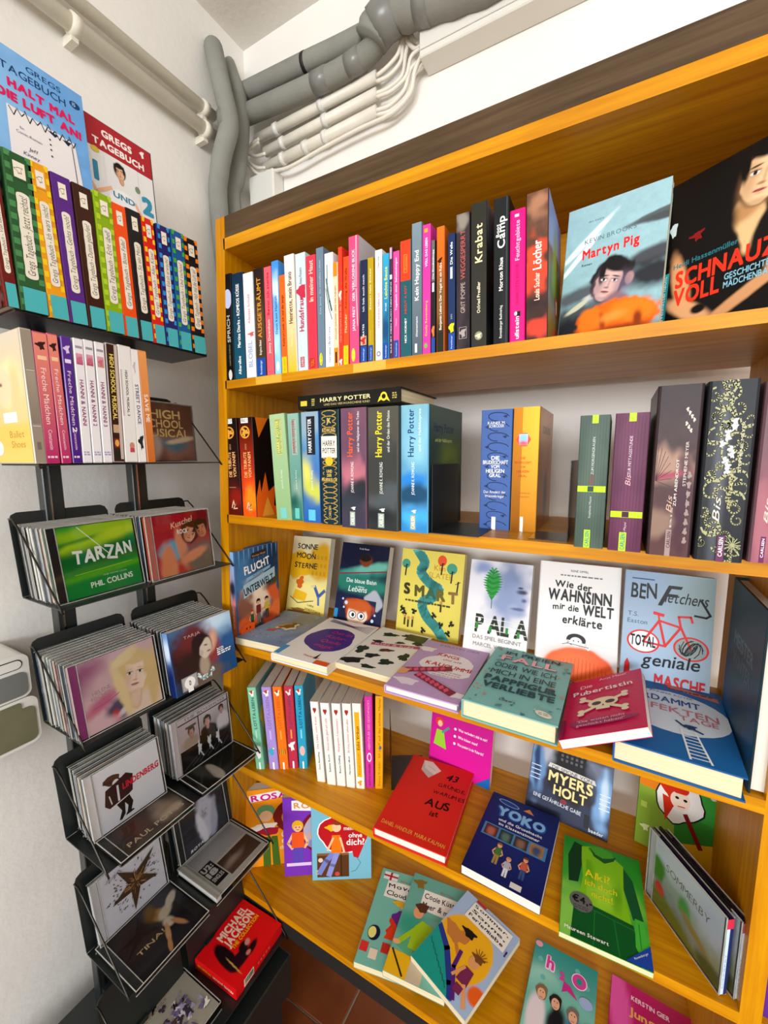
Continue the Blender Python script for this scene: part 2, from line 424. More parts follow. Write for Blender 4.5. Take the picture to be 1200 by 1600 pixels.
def spine_back(x0, x1, z, Yf, lean=0):
    """spine towards the room on the back bookcase; lean = angle, + top moves right"""
    a = math.radians(lean); u = Vector((math.sin(a), 0, math.cos(a))); y = Vector((-math.cos(a), 0, math.sin(a)))
    M = Matrix.Identity(4); xx = Vector((0, 1, 0))
    for i in range(3): M[i][0], M[i][1], M[i][2] = xx[i], y[i], u[i]
    M[0][3], M[1][3], M[2][3] = x1, Yf, z + max(0, -math.sin(a)) * 0 
    return M
def spine_left(y0, y1, z, Xf, lean=0, back=0):
    """spine towards +X on the rack at the left wall; back = lean of the top towards the wall"""
    a = math.radians(lean); bk = math.radians(back)
    u = Vector((-math.sin(bk), math.sin(a), math.cos(a) * math.cos(bk))).normalized(); xx = Vector((-math.cos(bk), 0, -math.sin(bk))); xx = (xx - u * xx.dot(u)).normalized(); y = u.cross(xx)
    M = Matrix.Identity(4)
    for i in range(3): M[i][0], M[i][1], M[i][2] = xx[i], y[i], u[i]
    M[0][3], M[1][3], M[2][3] = Xf, y1, z
    return M

_case = {}
def disc_case(M, label, group=None, front=None, spinecol='#222222', insert='#d8d4cc', W=.142, H=.125, T=.0102, stripc='#1c1c1c', name='cd_case', edge=None, sp=None):
    """jewel case: clear shell with a moulded hinge strip, booklet behind the lid, inlay at the back"""
    e = empty(name, M); tag(e, label, 'cd', group)
    k = (W, H, T)
    if k not in _case:
        v, f = bbox(0, 0, 0, W, T, H, .0008); so = mesh('shell', v, f, M_CLEAR); me = so.data
        bpy.data.objects.remove(so)
        so = mesh('rim', *rimgeo(W, H, T), M_FROST); me2 = so.data; bpy.data.objects.remove(so)
        _case[k] = (me, me2)
    for nm, me in (('shell', _case[k][0]), ('rim', _case[k][1])):
        o = bpy.data.objects.new(nm, me); COL.objects.link(o); o.parent = e
    bk = box('booklet', (.0135, .0014, .003), (W - .004, .003, H - .003), M_COVER, e); put(bk, insert)
    tr = box('hinge_strip', (.0016, .002, .0025), (.0125, T - .002, H - .0025), M_PLAST, e); put(tr, stripc)
    il = box('inlay', (.0013, T - .0038, .0025), (W - .0016, T - .0012, H - .0025), M_COVER, e); put(il, spinecol)
    if front: front.build('booklet_print', e, (.0135, .0014, .003), (1, 0, 0), (0, 0, 1), W - .0175, H - .006, lift=.0001, step=.00002)
    return e
def rimgeo(W, H, T):
    V = []; Fc = []
    for a in ((.0, .0, .0, W, .0012, .0012), (0, 0, H - .0012, W, .0012, H), (0, T - .0012, H - .0012, W, T, H), (0, T - .0012, 0, W, T, .0012),
              (0, 0, 0, .0012, .0012, H), (W - .0012, 0, 0, W, .0012, H), (.0128, 0, .001, .0138, .0013, H - .001)):
        n = len(V); V += boxv(*a); Fc += [tuple(i + n for i in f) for f in BOXF]
    return V, Fc
def copy_tree(o, M, label=None):
    c = o.copy(); COL.objects.link(c); c.matrix_world = M
    if label: c['label'] = label
    for ch in list(o.children):
        d = ch.copy(); COL.objects.link(d); d.parent = c
    return c
# ------------------------------------------------------------------ the room
WX, WY, CZ = -0.95, 0.937, 2.445
def struct(o, kind='structure'): o['kind'] = kind; return o
struct(box('wall_left', (WX - .12, -5.5, 0), (WX, WY + .12, CZ), M_WALL))
struct(box('wall_back', (WX, WY, 0), (4.5, WY + .12, CZ), M_WALL))
struct(box('ceiling', (WX - .12, -1.9, CZ), (3.2, WY + .12, CZ + .1), M_CEIL))
fl = struct(box('floor', (WX, -5.5, -.08), (4.5, WY, -.006), M_GROUT))
tv, tf = bbox(0, 0, -.006, .297, .297, 0, .0015)
t0 = mesh('tile', tv, tf, M_TILE, fl); tm = t0.data; first = True
for i in range(-2, 5):
    for j in range(-2, 3):
        x = -.4955 + i * .302; y = .651 + j * .302 - .302
        if x < WX - .2 or x > 1.2 or y > WY: continue
        if first: o = t0; first = False
        else: o = bpy.data.objects.new('tile', tm); COL.objects.link(o); o.parent = fl
        o.location = (max(x, WX), y, 0); o.scale = ((x + .297 - max(x, WX)) / .297, min(.297, WY - .001 - y) / .297, 1)

# ------------------------------------------------------------------ bookcase
YF, YB = .59, .86
S1, S2, S3, S4, S5 = 1.5020, 1.2349, .9555, .6635, .3400   # shelf tops
bc = empty('bookcase', loc=(0, 0, 0)); tag(bc, 'tall open beech bookcase with orange-brown varnish against the back wall', 'bookcase')
def uin(z): return -.691 + .058 * (z - 1.35)
def upright(x0f, th, zt=1.797, sp=0):
    vs = []
    for z in (0, zt):
        a = x0f(z)
        vs += [(a - th, YF, z), (a, YF, z), (a - sp, YB, z), (a - th - sp, YB, z)]
    return mesh('upright', vs, BOXF, M_WOODZ, bc)
upright(uin, .024, sp=.028)
UR = .1726
upright(lambda z: UR + .021, .021)
upright(lambda z: .62, .021)
def shelf(top, th, x0=None, x1=UR, y0=YF, m=None, name='shelf'):
    x0 = uin(top) - .004 if x0 is None else x0
    if x0 < -.5:
        o = box(name, (x0, y0, top - th), (x1, YB, top), m or M_WOODX, bc)
        for v in o.data.vertices:
            if v.co.x < -.5 and v.co.y > .7: v.co.x -= .028
        return o
    return box(name, (x0, y0, top - th), (x1, YB, top), m or M_WOODX, bc, .0012)
for z, th in ((S1, .0155), (S2, .0175), (S3, .0178), (S4, .0168), (S5, .016)):
    shelf(z, th); shelf(z, th, UR + .021, .599)
shelf(1.7595, .0195, x1=UR, name='top_board'); shelf(1.7595, .0195, UR + .021, .599, name='top_board')
box('fascia', (uin(1.78), YF + .001, 1.7597), (UR + .2, YF + .02, 1.7985), M_DARKW, bc, .001)
box('back_rail', (uin(1.7) , YB - .016, 1.615), (UR, YB, 1.7395), M_WOODX, bc, .001)
box('black_band', (uin(.3) - .002, YF + .001, .287), (.6, YF + .018, .3238), M_BLACKB, bc)  # plain black band just under the front edge of the bottom shelf
M_TAPEY = mat('yellowed_tape', '#d9a83c', .3)
for a, b_ in (((400, 597), (440, 590)), ((552, 574), (603, 566))):
    p, q = at(*a, 1, YF), at(*b_, 1, YF); box('tape_strip', (p.x, YF - .0004, S1 - .0145), (q.x, YF, S1 - .0008), M_TAPEY, bc)

# ------------------------------------------------------------------ pipes and cables
def pth(pts, Y): return [at(u, v, 1, Y) for u, v in pts]
pv = tube('insulated_pipe', curve_pts([(-.94, .83, 2.36)] + [(-.925, .815, 2.345)] + pth([(348, 142), (356, 175), (358, 200), (349, 235), (343, 270), (342, 330)], .80) + [(-.895, .80, 1.6), (-.885, .80, .9), (-.88, .80, .1)], 5), .0225, M_FOAM, n=16)
tag(pv, 'left one of the two upright pipes in grey foam sleeves in the room corner', 'pipe')
tp = at(352, 190, 1, .776); tape = tube('tape', [at(353, 178, 1, .80), at(357, 201, 1, .80)], .0232, M_TAPE, pv, 16); 
pv2 = tube('insulated_pipe', curve_pts([at(355, 100, 1, .9) + Vector((0, 0, .0))] + pth([(363, 125), (372, 150), (377, 200), (372, 270), (366, 335)], .865) + [(-.84, .885, 1.6), (-.835, .895, .9), (-.83, .895, .1)], 5), .021, M_FOAM, n=16)
tag(pv2, 'right one of the two upright pipes in grey foam sleeves in the room corner', 'pipe')
ph1 = tube('insulated_pipe', curve_pts(pth([(380, 146), (430, 122), (482, 97), (530, 75), (568, 56)], .89), 4), .021, M_FOAM, n=16)
tag(ph1, 'upper horizontal grey foam-sleeved pipe under the ceiling on the back wall', 'pipe')
ph2 = tube('insulated_pipe', curve_pts(pth([(384, 180), (430, 160), (482, 137), (530, 113), (572, 86), (592, 62), (606, 40)], .885), 4), .0225, M_FOAM, n=16)
tag(ph2, 'lower horizontal grey foam-sleeved pipe with tape bands on the back wall', 'pipe')
for a, b_ in (((492, 132), (514, 121)), ((544, 105), (566, 90))):
    tube('tape', [at(*a, 1, .885), at(*b_, 1, .885)], .0236, M_TAPE, ph2, 16)
tube('tape', [at(476, 100, 1, .89), at(481, 97.6, 1, .89)], .0216, M_BLACKB, ph1, 16)
ph3 = tube('pipe_elbow', curve_pts(pth([(580, 64), (590, 42), (612, 20), (655, 6), (700, -8), (760, -32), (840, -75), (940, -130)], .87), 5), [.036] * 36, M_FOAM, n=18, wob=.05)
tag(ph3, 'bulky taped grey foam elbow joining the pipes under the ceiling', 'pipe')
tube('tape', pth([(588, 46), (600, 31), (620, 17)], .87), .0385, M_TAPE, ph3, 16); tube('tape', pth([(655, 6), (676, 0)], .87), .0385, M_TAPE, ph3, 16)
for k, (a, b_) in enumerate((((403, 217), (589, 119)), ((415, 238), (589, 146)), ((415, 262), (589, 173)))):
    c = tube('conduit', pth([a, b_], .912), .0115, M_WHITEP, n=14)
    tag(c, ('top', 'middle', 'lowest')[k] + ' of the three white cable conduits clipped to the back wall', 'conduit', 'white conduits on the back wall')
    for u0 in (.16, .56):
        A, B = at(*a, 1, .912), at(*b_, 1, .912); p = A.lerp(B, u0); q = A.lerp(B, u0 + .035)
        tube('pipe_clip', [p, q], .0142, M_OFFW, c, 12)
    if k == 2: tube('pipe_clip', [A.lerp(B, .38), A.lerp(B, .42)], .0142, M_OFFW, c, 12)
cabs = [[(588, 119), (606, 104), (622, 84), (628, 60), (636, 40)], [(588, 128), (608, 118), (626, 96), (630, 66), (640, 38)], [(588, 146), (606, 138), (628, 118), (634, 84), (642, 44)],
        [(588, 152), (612, 142), (634, 120), (642, 90), (656, 76)], [(588, 173), (610, 164), (632, 140), (642, 108), (662, 90)], [(588, 180), (614, 172), (638, 146), (650, 112), (666, 94)],
        [(415, 268), (450, 262), (500, 234), (560, 202), (610, 178), (640, 146), (648, 110), (660, 84)], [(636, 44), (636, 62), (648, 76), (660, 70)], [(646, 42), (645, 56), (652, 66), (662, 62)]]
for k, pp in enumerate(cabs):
    c = tube('cable', curve_pts(pth(pp, .905 + .004 * (k % 3)), 5), .0042, M_WHITEP, n=8)
    tag(c, 'thin white cable in the bundle curving up to the cable trunking' if k != 6 else 'long white cable running below the lowest conduit', 'cable', 'white cables at the trunking' if k != 6 else None)
for k, pp in enumerate([[(405, 217), (395, 224), (388, 232)], [(405, 222), (392, 232), (386, 240)], [(415, 240), (400, 244), (388, 240), (380, 236)], [(415, 262), (402, 262), (390, 254), (384, 244)], [(420, 268), (404, 272), (392, 262), (386, 254)]]):
    c = tube('cable', curve_pts(pth(pp, .905), 5), .004, M_WHITEP, n=8)
    tag(c, 'thin white cable end bending from the conduits behind the upright pipes', 'cable', 'white cable ends in the corner')
A = at(655, 44, 1, .887); B = at(662, 87, 1, .887)
tk = empty('cable_trunking', loc=(0, 0, 0)); tag(tk, 'white rectangular cable trunking running right under the ceiling', 'cable trunking')
box('channel', (A.x, .887, B.z), (1.4, WY, A.z), M_OFFW, tk, .002); box('lid', (A.x + .002, .884, B.z + .012), (1.4, .8872, A.z - .002), M_OFFW, tk, .001)
A = at(388, 277, 1, .895); B = at(428, 318, 1, .895)
tag(box('junction_box', (A.x, .895, B.z - .03), (B.x, WY, A.z), M_OFFW, None, .004), 'small white junction box just above the bookcase beside the pipes', 'junction box')
for k, (z, r) in enumerate(((2.142, .0145), (2.188, .0125))):
    c = tube('wall_pipe', [(WX + .03, -1.5, z), (WX + .03, .80, z)], r, M_PAINTP, n=14)
    tag(c, ('lower and thicker', 'upper and thinner')[k] + ' cream painted pipe running along the left wall', 'pipe')
    for y in ((.49, .772) if k == 0 else (.772,)):
        tube('pipe_clamp', [(WX + .03, y - .008, z), (WX + .03, y + .008, z)], r + .004, M_PAINTP, c, 12)
        box('clamp_foot', (WX, y - .006, z - r - .012), (WX + .03, y + .006, z - r + .004), M_PAINTP, c)

# ------------------------------------------------------------------ display rack on the left
rk = empty('display_rack', loc=(0, 0, 0)); tag(rk, 'black metal display rack of stepped trays for books and discs along the left wall', 'display rack')
K = .945; SK = Matrix.Translation((0, 0, CAMZ * (1 - K))) @ Matrix.Scale(K, 4); rk.matrix_world = SK
YL, YR = .296, .622
TZ = {0: (1.785, -.815), 1: (1.5665, -.775), 2: (1.343, -.754), 3: (1.1195, -.735), 4: (.9005, -.711), 5: (.6875, -.680), 6: (.4695, -.651), 7: (.2325, -.619)}
for y in (.345, .500):
    p = box('post', (-.895, y, .05), (-.872, y + .030, 1.785), M_BLACK, rk, .0015)
    box('chrome_strip', (-.8722, y + .008, .05), (-.8700, y + .0105, 1.785), M_CHROME, p)
def plate(y0, y1, z, xf, depth, hgt, tilt, name='back_plate', parent=None):
    t = math.tan(math.radians(tilt)); c = .012; xb = xf - depth; th = .0014
    P = [(y0, 0), (y1, 0), (y1, hgt - c), (y1 - c * .35, hgt - c * .3), (y1 - c, hgt), (y0 + c, hgt), (y0 + c * .35, hgt - c * .3), (y0, hgt - c)]
    v = [(xb - h * t, y, z + h) for y, h in P] + [(xb - h * t - th, y, z + h) for y, h in P]; n = len(P)
    f = [tuple(range(n)), tuple(range(n, 2 * n))[::-1]] + [(i, i + n, (i + 1) % n + n, (i + 1) % n) for i in range(n)]
    return mesh(name, v, f, M_BLACK, parent)
for k, (z, xf) in TZ.items():
    dep = .095 if k == 0 else .120 if k == 1 else .130; xb = xf - dep; hg = .10 if k < 2 else .142
    tl = 3 if k == 0 else 8
    YL, YR = (.30, .597) if k == 0 else (.296, .622)
    tr = box('tray', (xb, YL, z - .0022), (xf, YR, z), M_BLACK, rk, .0006)
    if k < 2: box('front_lip', (xf - .0015, YL, z), (xf, YR, z + .006), M_BLACK, tr)
    if k < 2: plate(YL, YR, z, xf, dep, hg, tl, parent=tr)
    else:
        plate(YL, .452, z, xf, dep, hg, tl, parent=tr); plate(.466, YR, z, xf, dep, hg, tl, parent=tr)
        t = math.tan(math.radians(tl))
        for y in (YL, YR):
            tube('side_wire', curve_pts([(xb - hg * .93 * t, y, z + hg * .93), (xb + .01, y, z + hg * .86), (xf - .003, y, z + .004), (xf - .002, y, z - .0005)], 3), .0016, M_WIRE, tr, 6)
    for y in (.345, .500):
        if xb > -.871: box('bracket', (-.873, y + .004, z - .002), (xb + .002, y + .026, z + .03), M_BLACK, tr)
pb = box('rack_base', (-.94, .17, .1), (-.60, .618, .2), M_BLACK, rk, .003); box('base_foot', (-.92, .2, -.075), (-.62, .6, .1), M_BLACKB, rk)

# grey and white wall unit at the left edge
wu = empty('wall_unit', loc=(0, 0, 0)); tag(wu, 'white plastic unit with two rounded grey panels at the left edge beside the disc rack', 'wall unit')
def rrect(y0, y1, z0, z1, r, n=5):
    P = []
    for cy, cz, a0 in ((y1 - r, z0 + r, -90), (y1 - r, z1 - r, 0), (y0 + r, z1 - r, 90), (y0 + r, z0 + r, 180)):
        for k in range(n + 1):
            a = math.radians(a0 + 90 * k / n); P.append((cy + r * math.cos(a), cz + r * math.sin(a)))
    return P
def slab(name, P, x0, x1, m, parent):
    n = len(P); v = [(x0, a, b) for a, b in P] + [(x1, a, b) for a, b in P]
    f = [tuple(range(n))[::-1], tuple(range(n, 2 * n))] + [(i, (i + 1) % n, (i + 1) % n + n, i + n) for i in range(n)]
    return mesh(name, v, f, m, parent)
slab('upper_frame', rrect(-.02, .289, .953, 1.028, .012), WX, -.852, M_OFFW, wu); slab('upper_panel', rrect(-.02, .284, .957, .998, .010), WX, -.8505, M_GREY, wu)
g = slab('grip', rrect(-.02, .280, 1.004, 1.021, .0084), WX, -.8512, M_BLACKB, wu); slab('grip_face', rrect(-.018, .2785, 1.0055, 1.0195, .007), WX, -.8505, M_OFFW, g)
slab('lower_frame', rrect(-.02, .295, .866, .951, .014), WX, -.852, M_OFFW, wu); slab('lower_panel', rrect(-.02, .290, .872, .934, .010), WX, -.8503, M_GREYG, wu); slab('upper_strip', rrect(-.02, .272, .928, .946, .004), WX, -.8501, M_GREYG, wu)
# ------------------------------------------------------------------ spines on the two upper shelves
def spbook(tl, tr, yt, bl, br, yb, shelf_z, cover, label, spine=None, Yf=None, depth=.125, group=None, front=None, hard=False, pages='cream', shrink=.985, lean=None, name='book', th=None, zoff=0, rs=None, turn=0):
    """book with its spine to the room, placed from its seen outline on the shelf plane"""
    if Yf is None:
        p = at(bl, yb, 2, shelf_z); Yf = p.y
    X0 = at(bl, yb, 1, Yf).x; X1 = at(br, yb, 1, Yf).x; Tp = at(tl, yt, 1, Yf)
    if turn:
        rr = ray(br, yb); t_ = math.radians(turn); dx, dy = math.cos(t_), math.sin(t_)
        X1 = X0 + (X0 * rr.y - Yf * rr.x) / (dy * rr.x - dx * rr.y)
    W = th or (X1 - X0) * shrink; h = Tp.z - shelf_z
    ln = math.degrees(math.atan2(Tp.x - X0, h)) if lean is None else lean
    ln = max(-4, min(4, ln))
    a = math.radians(ln); H = h / math.cos(a)
    M = spine_back(X0, X0 + W, shelf_z + zoff, Yf, ln)
    if turn: M = Matrix.Translation((X0, Yf, 0)) @ Matrix.Rotation(math.radians(turn), 4, 'Z') @ Matrix.Translation((-X0, -Yf, 0)) @ M
    if ln > 0: M = Matrix.Translation((0, 0, W * math.sin(a))) @ M
    sp = None
    if spine:
        sp = Pr(W * 1000, H * 1000); spine(sp, W * 1000, H * 1000)
    fr = None
    if front:
        fr = Pr(100, 100 * H / depth); front(fr, 100 * H / depth)
    return book(M, depth, W, H, cover, label, group, fr, sp, pages=pages, hard=hard, name=name, rs=rs)

G1 = 'youth paperbacks in the row on the top shelf'
def c4(p, o=(330, 340)): return (p[0] / 4 + o[0], p[1] / 4 + o[1])
def R1(a, top, b, cover, label, fn, o=(330, 340), kx=4, **k):
    """a = top edge x range, b = bottom x range in the enlarged crop"""
    kw = dict(group=G1, Yf=YF + .0006); kw.update(k)
    f = lambda x: x / kx + o[0]
    xm = f(b[0]); yb = 595 + (xm - 354) * -.1348
    return spbook(f(a[0]), f(a[1]), top / kx + o[1], f(b[0]), f(b[1]), yb, S1, cover, label, fn, **kw)
W_ = '#f4f4f2'
def sA(title, c, size=.42, y0=.1, y1=.9, b=1, extra=None, bg=None):
    def f(p, w, h):
        if bg: p.grad(0, 0, w, h, bg[0], bg[1])
        if extra: extra(p, w, h)
        for (t, col, s, a, z) in ([(title, c, size, y0, y1)] if isinstance(title, str) else title): p.up(t, w * .5, h * a, h * z, w * s, col, b=b)
    return f
def rav(p, w, h, t=.16): p.rect(0, 0, w, h * t, '#1f4fa0'); p.up('Ravensburger', w * .5, h * .015, h * (t - .02), w * .22, '#e8eef8')
R1((72, 125), 362, (100, 148), '#0c0b0d', 'black paperback with a pale cloud patch on its spine, leftmost on the top shelf', sA([('SPRICH', '#b9b6b0', .42, .36, .62)], W_, extra=lambda p, w, h: (p.ell(w * .5, h * .77, w * .55, h * .09, '#b9bfdc'), p.ell(w * .5, h * .05, w * .25, h * .05, '#d8d4ce'), p.up('Laurie Halse Anderson', w * .5, h * .14, h * .34, w * .22, '#a59468'))))
R1((125, 195), 360, (150, 219), '#11344e', 'dark navy-teal paperback with small white lettering, second from the left on the top shelf', sA([('Martina Dierks - ROMEOS KÜSSE', '#f3f3ee', .28, .3, .9), ('Albarelloe', '#f3f3ee', .26, .04, .22)], W_, bg=('#1c5a70', '#0f2c44')))
R1((196, 258), 355, (223, 282), '#eceaec', 'white paperback with grey-blue author name on the spine, between the navy and brown ones', sA([('BLOBEL', '#9fb0cf', .48, .1, .36), ('Alessas Schuld', '#d59aa2', .26, .52, .8)], W_, extra=lambda p, w, h: p.blob(w * .7, h * .42, w * .3, h * .02, '#c66', .6)))
R1((262, 325), 328, (286, 346), '#3a2618', 'dark brown paperback with golden capitals and a blue foot', sA([('AUSGETRÄUMT', '#d9942e', .42, .36, .92), ('Brigitte Blobel', '#e0d8cc', .24, .2, .34)], W_, extra=lambda p, w, h: (p.paint([(w * .5, h * .5, w * .6, h * .2, 0, '#5c4630', .6)], '#241610', '#50402f', n=8), rav(p, w, h, .17))))
R1((326, 374), 315, (350, 394), '#ee5d6d', 'salmon-red paperback with cream author name, between the brown and light blue ones', sA([('Jenny Downham', '#fbd8c8', .36, .2, .52), ('Bevor ich sterbe', '#c22c40', .36, .56, .95)], W_))
R1((374, 436), 278, (400, 441), '#4f9be4', 'light blue paperback with a cloudy sky spine on the top shelf', sA([('Dann kam Hannah', '#2b4a6e', .36, .36, .7)], W_, extra=lambda p, w, h: (p.paint([(w * .5, h * .78, w * .9, h * .1, 20, '#cfe6fb', .8), (w * .3, h * .25, w * .8, h * .1, 0, '#bfe2fb', .9)], '#3f8fe0', '#8fd0f5', n=8, noise=1), p.ell(w * .5, h * .07, w * .28, h * .045, '#f0d9ec'))))
R1((421, 455), 365, (443, 479), '#f06a1c', 'short orange paperback with a yellow foot beside the light blue book', sA([('Kathryn Lamb  Ich und die Jungs', '#7c3206', .4, .28, .8)], W_, extra=lambda p, w, h: (p.rect(0, 0, w, h * .17, '#f2c414'), p.up('dtv junior', w * .5, h * .02, h * .15, w * .3, '#7b5200'))), Yf=YF + .0006)
R1((453, 522), 242, (481, 541), '#f3dfd6', 'pale pink to yellow paperback with a handwritten black title', sA([('Henriette, mein Bruno', '#3b3026', .45, .42, .86), ('Anna Lott', '#e9d9a0', .3, .22, .38)], W_, bg=('#edbb2a', '#f6e2e4')))
R1((523, 590), 232, (545, 606), '#c9d6da', 'pale blue-grey paperback with a red handwritten title and a crimson wing shape', sA([('Hundsfrau', '#b81e46', .52, .34, .62), ('Anna Peters', '#8a98a0', .26, .74, .88)], W_, extra=lambda p, w, h: (p.blob(w * .6, h * .68, w * .5, h * .06, '#c3324e', .4), p.rect(w * .25, h * .03, w * .7, h * .12, '#b05a68'), p.up('JUMBO', w * .48, h * .035, h * .115, w * .24, '#e8d2d2'))))
R1((591, 653), 245, (609, 666), '#e2394f', 'bright red paperback with pale lettering beside the grey-blue one', sA([('In meiner Haut', '#f9cdbd', .5, .6, .96)], W_, extra=lambda p, w, h: (p.rect(w * .15, h * .015, w * .75, h * .1, '#b0301a'), p.up('TOLL', w * .45, h * .02, h * .095, w * .4, '#f09030'))))
R1((653, 706), 195, (669, 713), '#6c8092', 'tall slate grey-blue paperback with fine lettering on the top shelf', sA([('Zoe Jenny  Ein schnelles Leben', '#a9bccb', .26, .45, .9)], W_, extra=lambda p, w, h: (p.ell(w * .45, h * .075, w * .25, h * .055, '#e8d83c'), p.up('Arena', w * .45, h * .03, h * .12, w * .2, '#1b1b1b'))))
R1((706, 757), 230, (716, 768), '#ecebe8', 'white paperback with a dark green feather swirl on the spine', sA([('Hortense Ullrich Love', '#99a3a8', .32, .04, .36)], W_, extra=lambda p, w, h: (p.line([(w * .2, h * .78), (w * .35, h * .68), (w * .6, h * .58), (w * .85, h * .5)], w * .2, '#3f6a64'), p.line([(w * .3, h * .9), (w * .3, h * .74), (w * .55, h * .6)], w * .12, '#6d8f88'), p.line([(w * .1, h * .7), (w * .5, h * .52), (w * .9, h * .42)], w * .08, '#2c4a4c'))))
R1((758, 791), 285, (769, 799), '#e8cfae', 'slim beige paperback with orange blocks at head and foot', sA([('WILLIAM GOLDING  HERR DER FLIEGEN', '#a3855f', .3, .26, .78)], W_, extra=lambda p, w, h: (p.rect(0, h * .87, w, h, '#f08a1c'), p.rect(0, 0, w, h * .18, '#f08a1c'), p.rect(w * .25, h * .03, w * .7, h * .14, '#3a1e0a'))))
R1((791, 822), 188, (800, 824), '#e23b22', 'tall thin red-orange paperback behind the orange one on the top shelf', sA([('Unerwartetes aus der Stadt', '#f7b29c', .36, .2, .6)], W_, extra=lambda p, w, h: (p.blob(w * .5, h * .6, w * .4, h * .04, '#f2e6dc', .5), p.blob(w * .5, h * .03, w * .4, h * .025, '#f6f0ea', .5))))
R1((824, 854), 250, (825, 860), '#f04e1e', 'orange paperback with a yellow foot beside the tall pink hardback', sA([('Flasher', '#f6c690', .4, .3, .48), ('Achtung die Welle', '#8c2a08', .36, .52, .9)], W_, extra=lambda p, w, h: (p.rect(0, 0, w, h * .18, '#f2c818'), p.up('dtv pocket', w * .5, h * .02, h * .16, w * .28, '#6b4a00'))))
R1((857, 911), 125, (866, 925), '#dd4e7e', 'tall pink hardback with a grey cover side standing above its neighbours', sA([('JANA FREY', '#fbe3ea', .3, .26, .46), ('DER VERLORENE BLICK', '#fbe3ea', .3, .5, .9)], W_, extra=lambda p, w, h: (p.ell(w * .4, h * .07, w * .22, h * .055, '#e9d53a'), p.line([(w * .85, h), (w * .8, h * .6), (w * .95, h * .3)], w * .12, '#f3b9c6'))), depth=.125, hard=True, rs=.001,
   front=lambda p, h: p.paint([(20, 20, 30, 30, 0, '#4b4a55', .6)], '#c9c6ca', '#8d6f8c', n=20, noise=1))
R1((930, 972), 272, (931, 974), '#1d2a48', 'navy paperback with a blue foot and a red pattern patch', sA([('Ich lieb euch noch', '#d7dae6', .3, .5, .86), ('BATES', '#f2f2f0', .26, .26, .38)], W_, extra=lambda p, w, h: (rav(p, w, h, .16), p.rect(0, h * .17, w, h * .26, '#d3a28c'), p.blob(w * .5, h * .215, w * .35, h * .035, '#b8342a', .6))))
R1((976, 1019), 255, (981, 1016), '#b79a12', 'olive-yellow paperback with a blue foot beside the white one', sA([('Zoeckt Nele Zickes?', '#f0e9c0', .32, .5, .9), ('Huth', '#d5c468', .26, .2, .3)], W_, extra=lambda p, w, h: rav(p, w, h, .16)))
R1((1023, 1070), 208, (1026, 1069), '#f2ebe2', 'cream-white paperback with a small grey emblem at its foot', sA([('Und sowas liebe ich', '#c9879a', .32, .3, .62), ('Herold', '#8b8a88', .22, .84, .94)], W_, extra=lambda p, w, h: (p.ell(w * .5, h * .06, w * .36, h * .025, '#7a8aa0'), p.ell(w * .5, h * .06, w * .2, h * .013, '#dfe4ea'))), Yf=YF + .001)
R1((1071, 1110), 232, (1071, 1112), '#2a8ab0', 'cyan-blue paperback with yellow lettering and a blue foot', sA([('Leichte Beute', '#e6e03a', .5, .58, .88), ('Arold', '#e4eef2', .26, .46, .54)], W_, extra=lambda p, w, h: (p.paint([(w * .5, h * .3, w * .8, h * .12, 0, '#1b4f7c', .8)], '#38a6cc', '#1c5f90', n=8, noise=1), rav(p, w, h, .16))))
R1((1113, 1135), 190, (1115, 1135), '#4f2a48', 'very thin dark purple paperback with white capitals', sA([('DAS IST MEIN BUCH NEIN MEINS', '#e8e0e8', .42, .05, .7)], W_, extra=lambda p, w, h: (p.rect(0, h * .72, w, h * .76, '#efe6ec'), p.rect(0, h * .9, w, h, '#c9a3bd'))))
R1((1136, 1177), 215, (1138, 1176), '#ee4f9a', 'pink paperback with white title and a blue foot', sA([('Tagebuch einer Sehnsüchtigen', '#fde6f1', .34, .45, .94), ('Thorpe', '#fbc4dc', .26, .3, .38)], W_, extra=lambda p, w, h: rav(p, w, h, .17)))
o3 = (600, 280)
R1((100, 172), 392, (103, 171), '#1d5b66', 'paperback with a red-orange upper third and teal lower spine', sA([('NICK HORNBY', '#f2eee6', .2, .12, .34), ('ABOUT A BOY', '#d2453a', .22, .37, .62)], W_, extra=lambda p, w, h: (p.rect(0, h * .66, w, h, '#ec4422'), p.line([(w * .35, h * .73), (w * .65, h * .73), (w * .65, h * .88), (w * .35, h * .88), (w * .35, h * .73)], w * .04, '#f3a03c'), p.up('Roman', w * .5, h * .75, h * .87, w * .14, '#f3a03c')), b=1), o=o3)
R1((173, 246), 282, (174, 236), '#66777f', 'tall grey paperback with a white handwritten title', sA([('Kein Happy End', '#f1f2f2', .44, .42, .8), ('thienemann', '#d8dee0', .24, .14, .3)], W_, bg=('#55616a', '#7d909a'), extra=lambda p, w, h: p.rect(w * .3, h * .02, w * .55, h * .09, '#e9ecec')), o=o3)
R1((240, 295), 290, (239, 289), '#d03c9c', 'magenta paperback with yellow publisher lettering', sA([('VOLL DAS LEBEN', '#fdf0f8', .32, .68, .9), ('Cecily Ravensberg', '#f1c94e', .26, .14, .42)], W_, extra=lambda p, w, h: (p.ell(w * .45, h * .065, w * .25, h * .02, '#7cb348'), p.rect(w * .2, h * .94, w * .7, h * .97, '#d9a23c'))), o=o3)
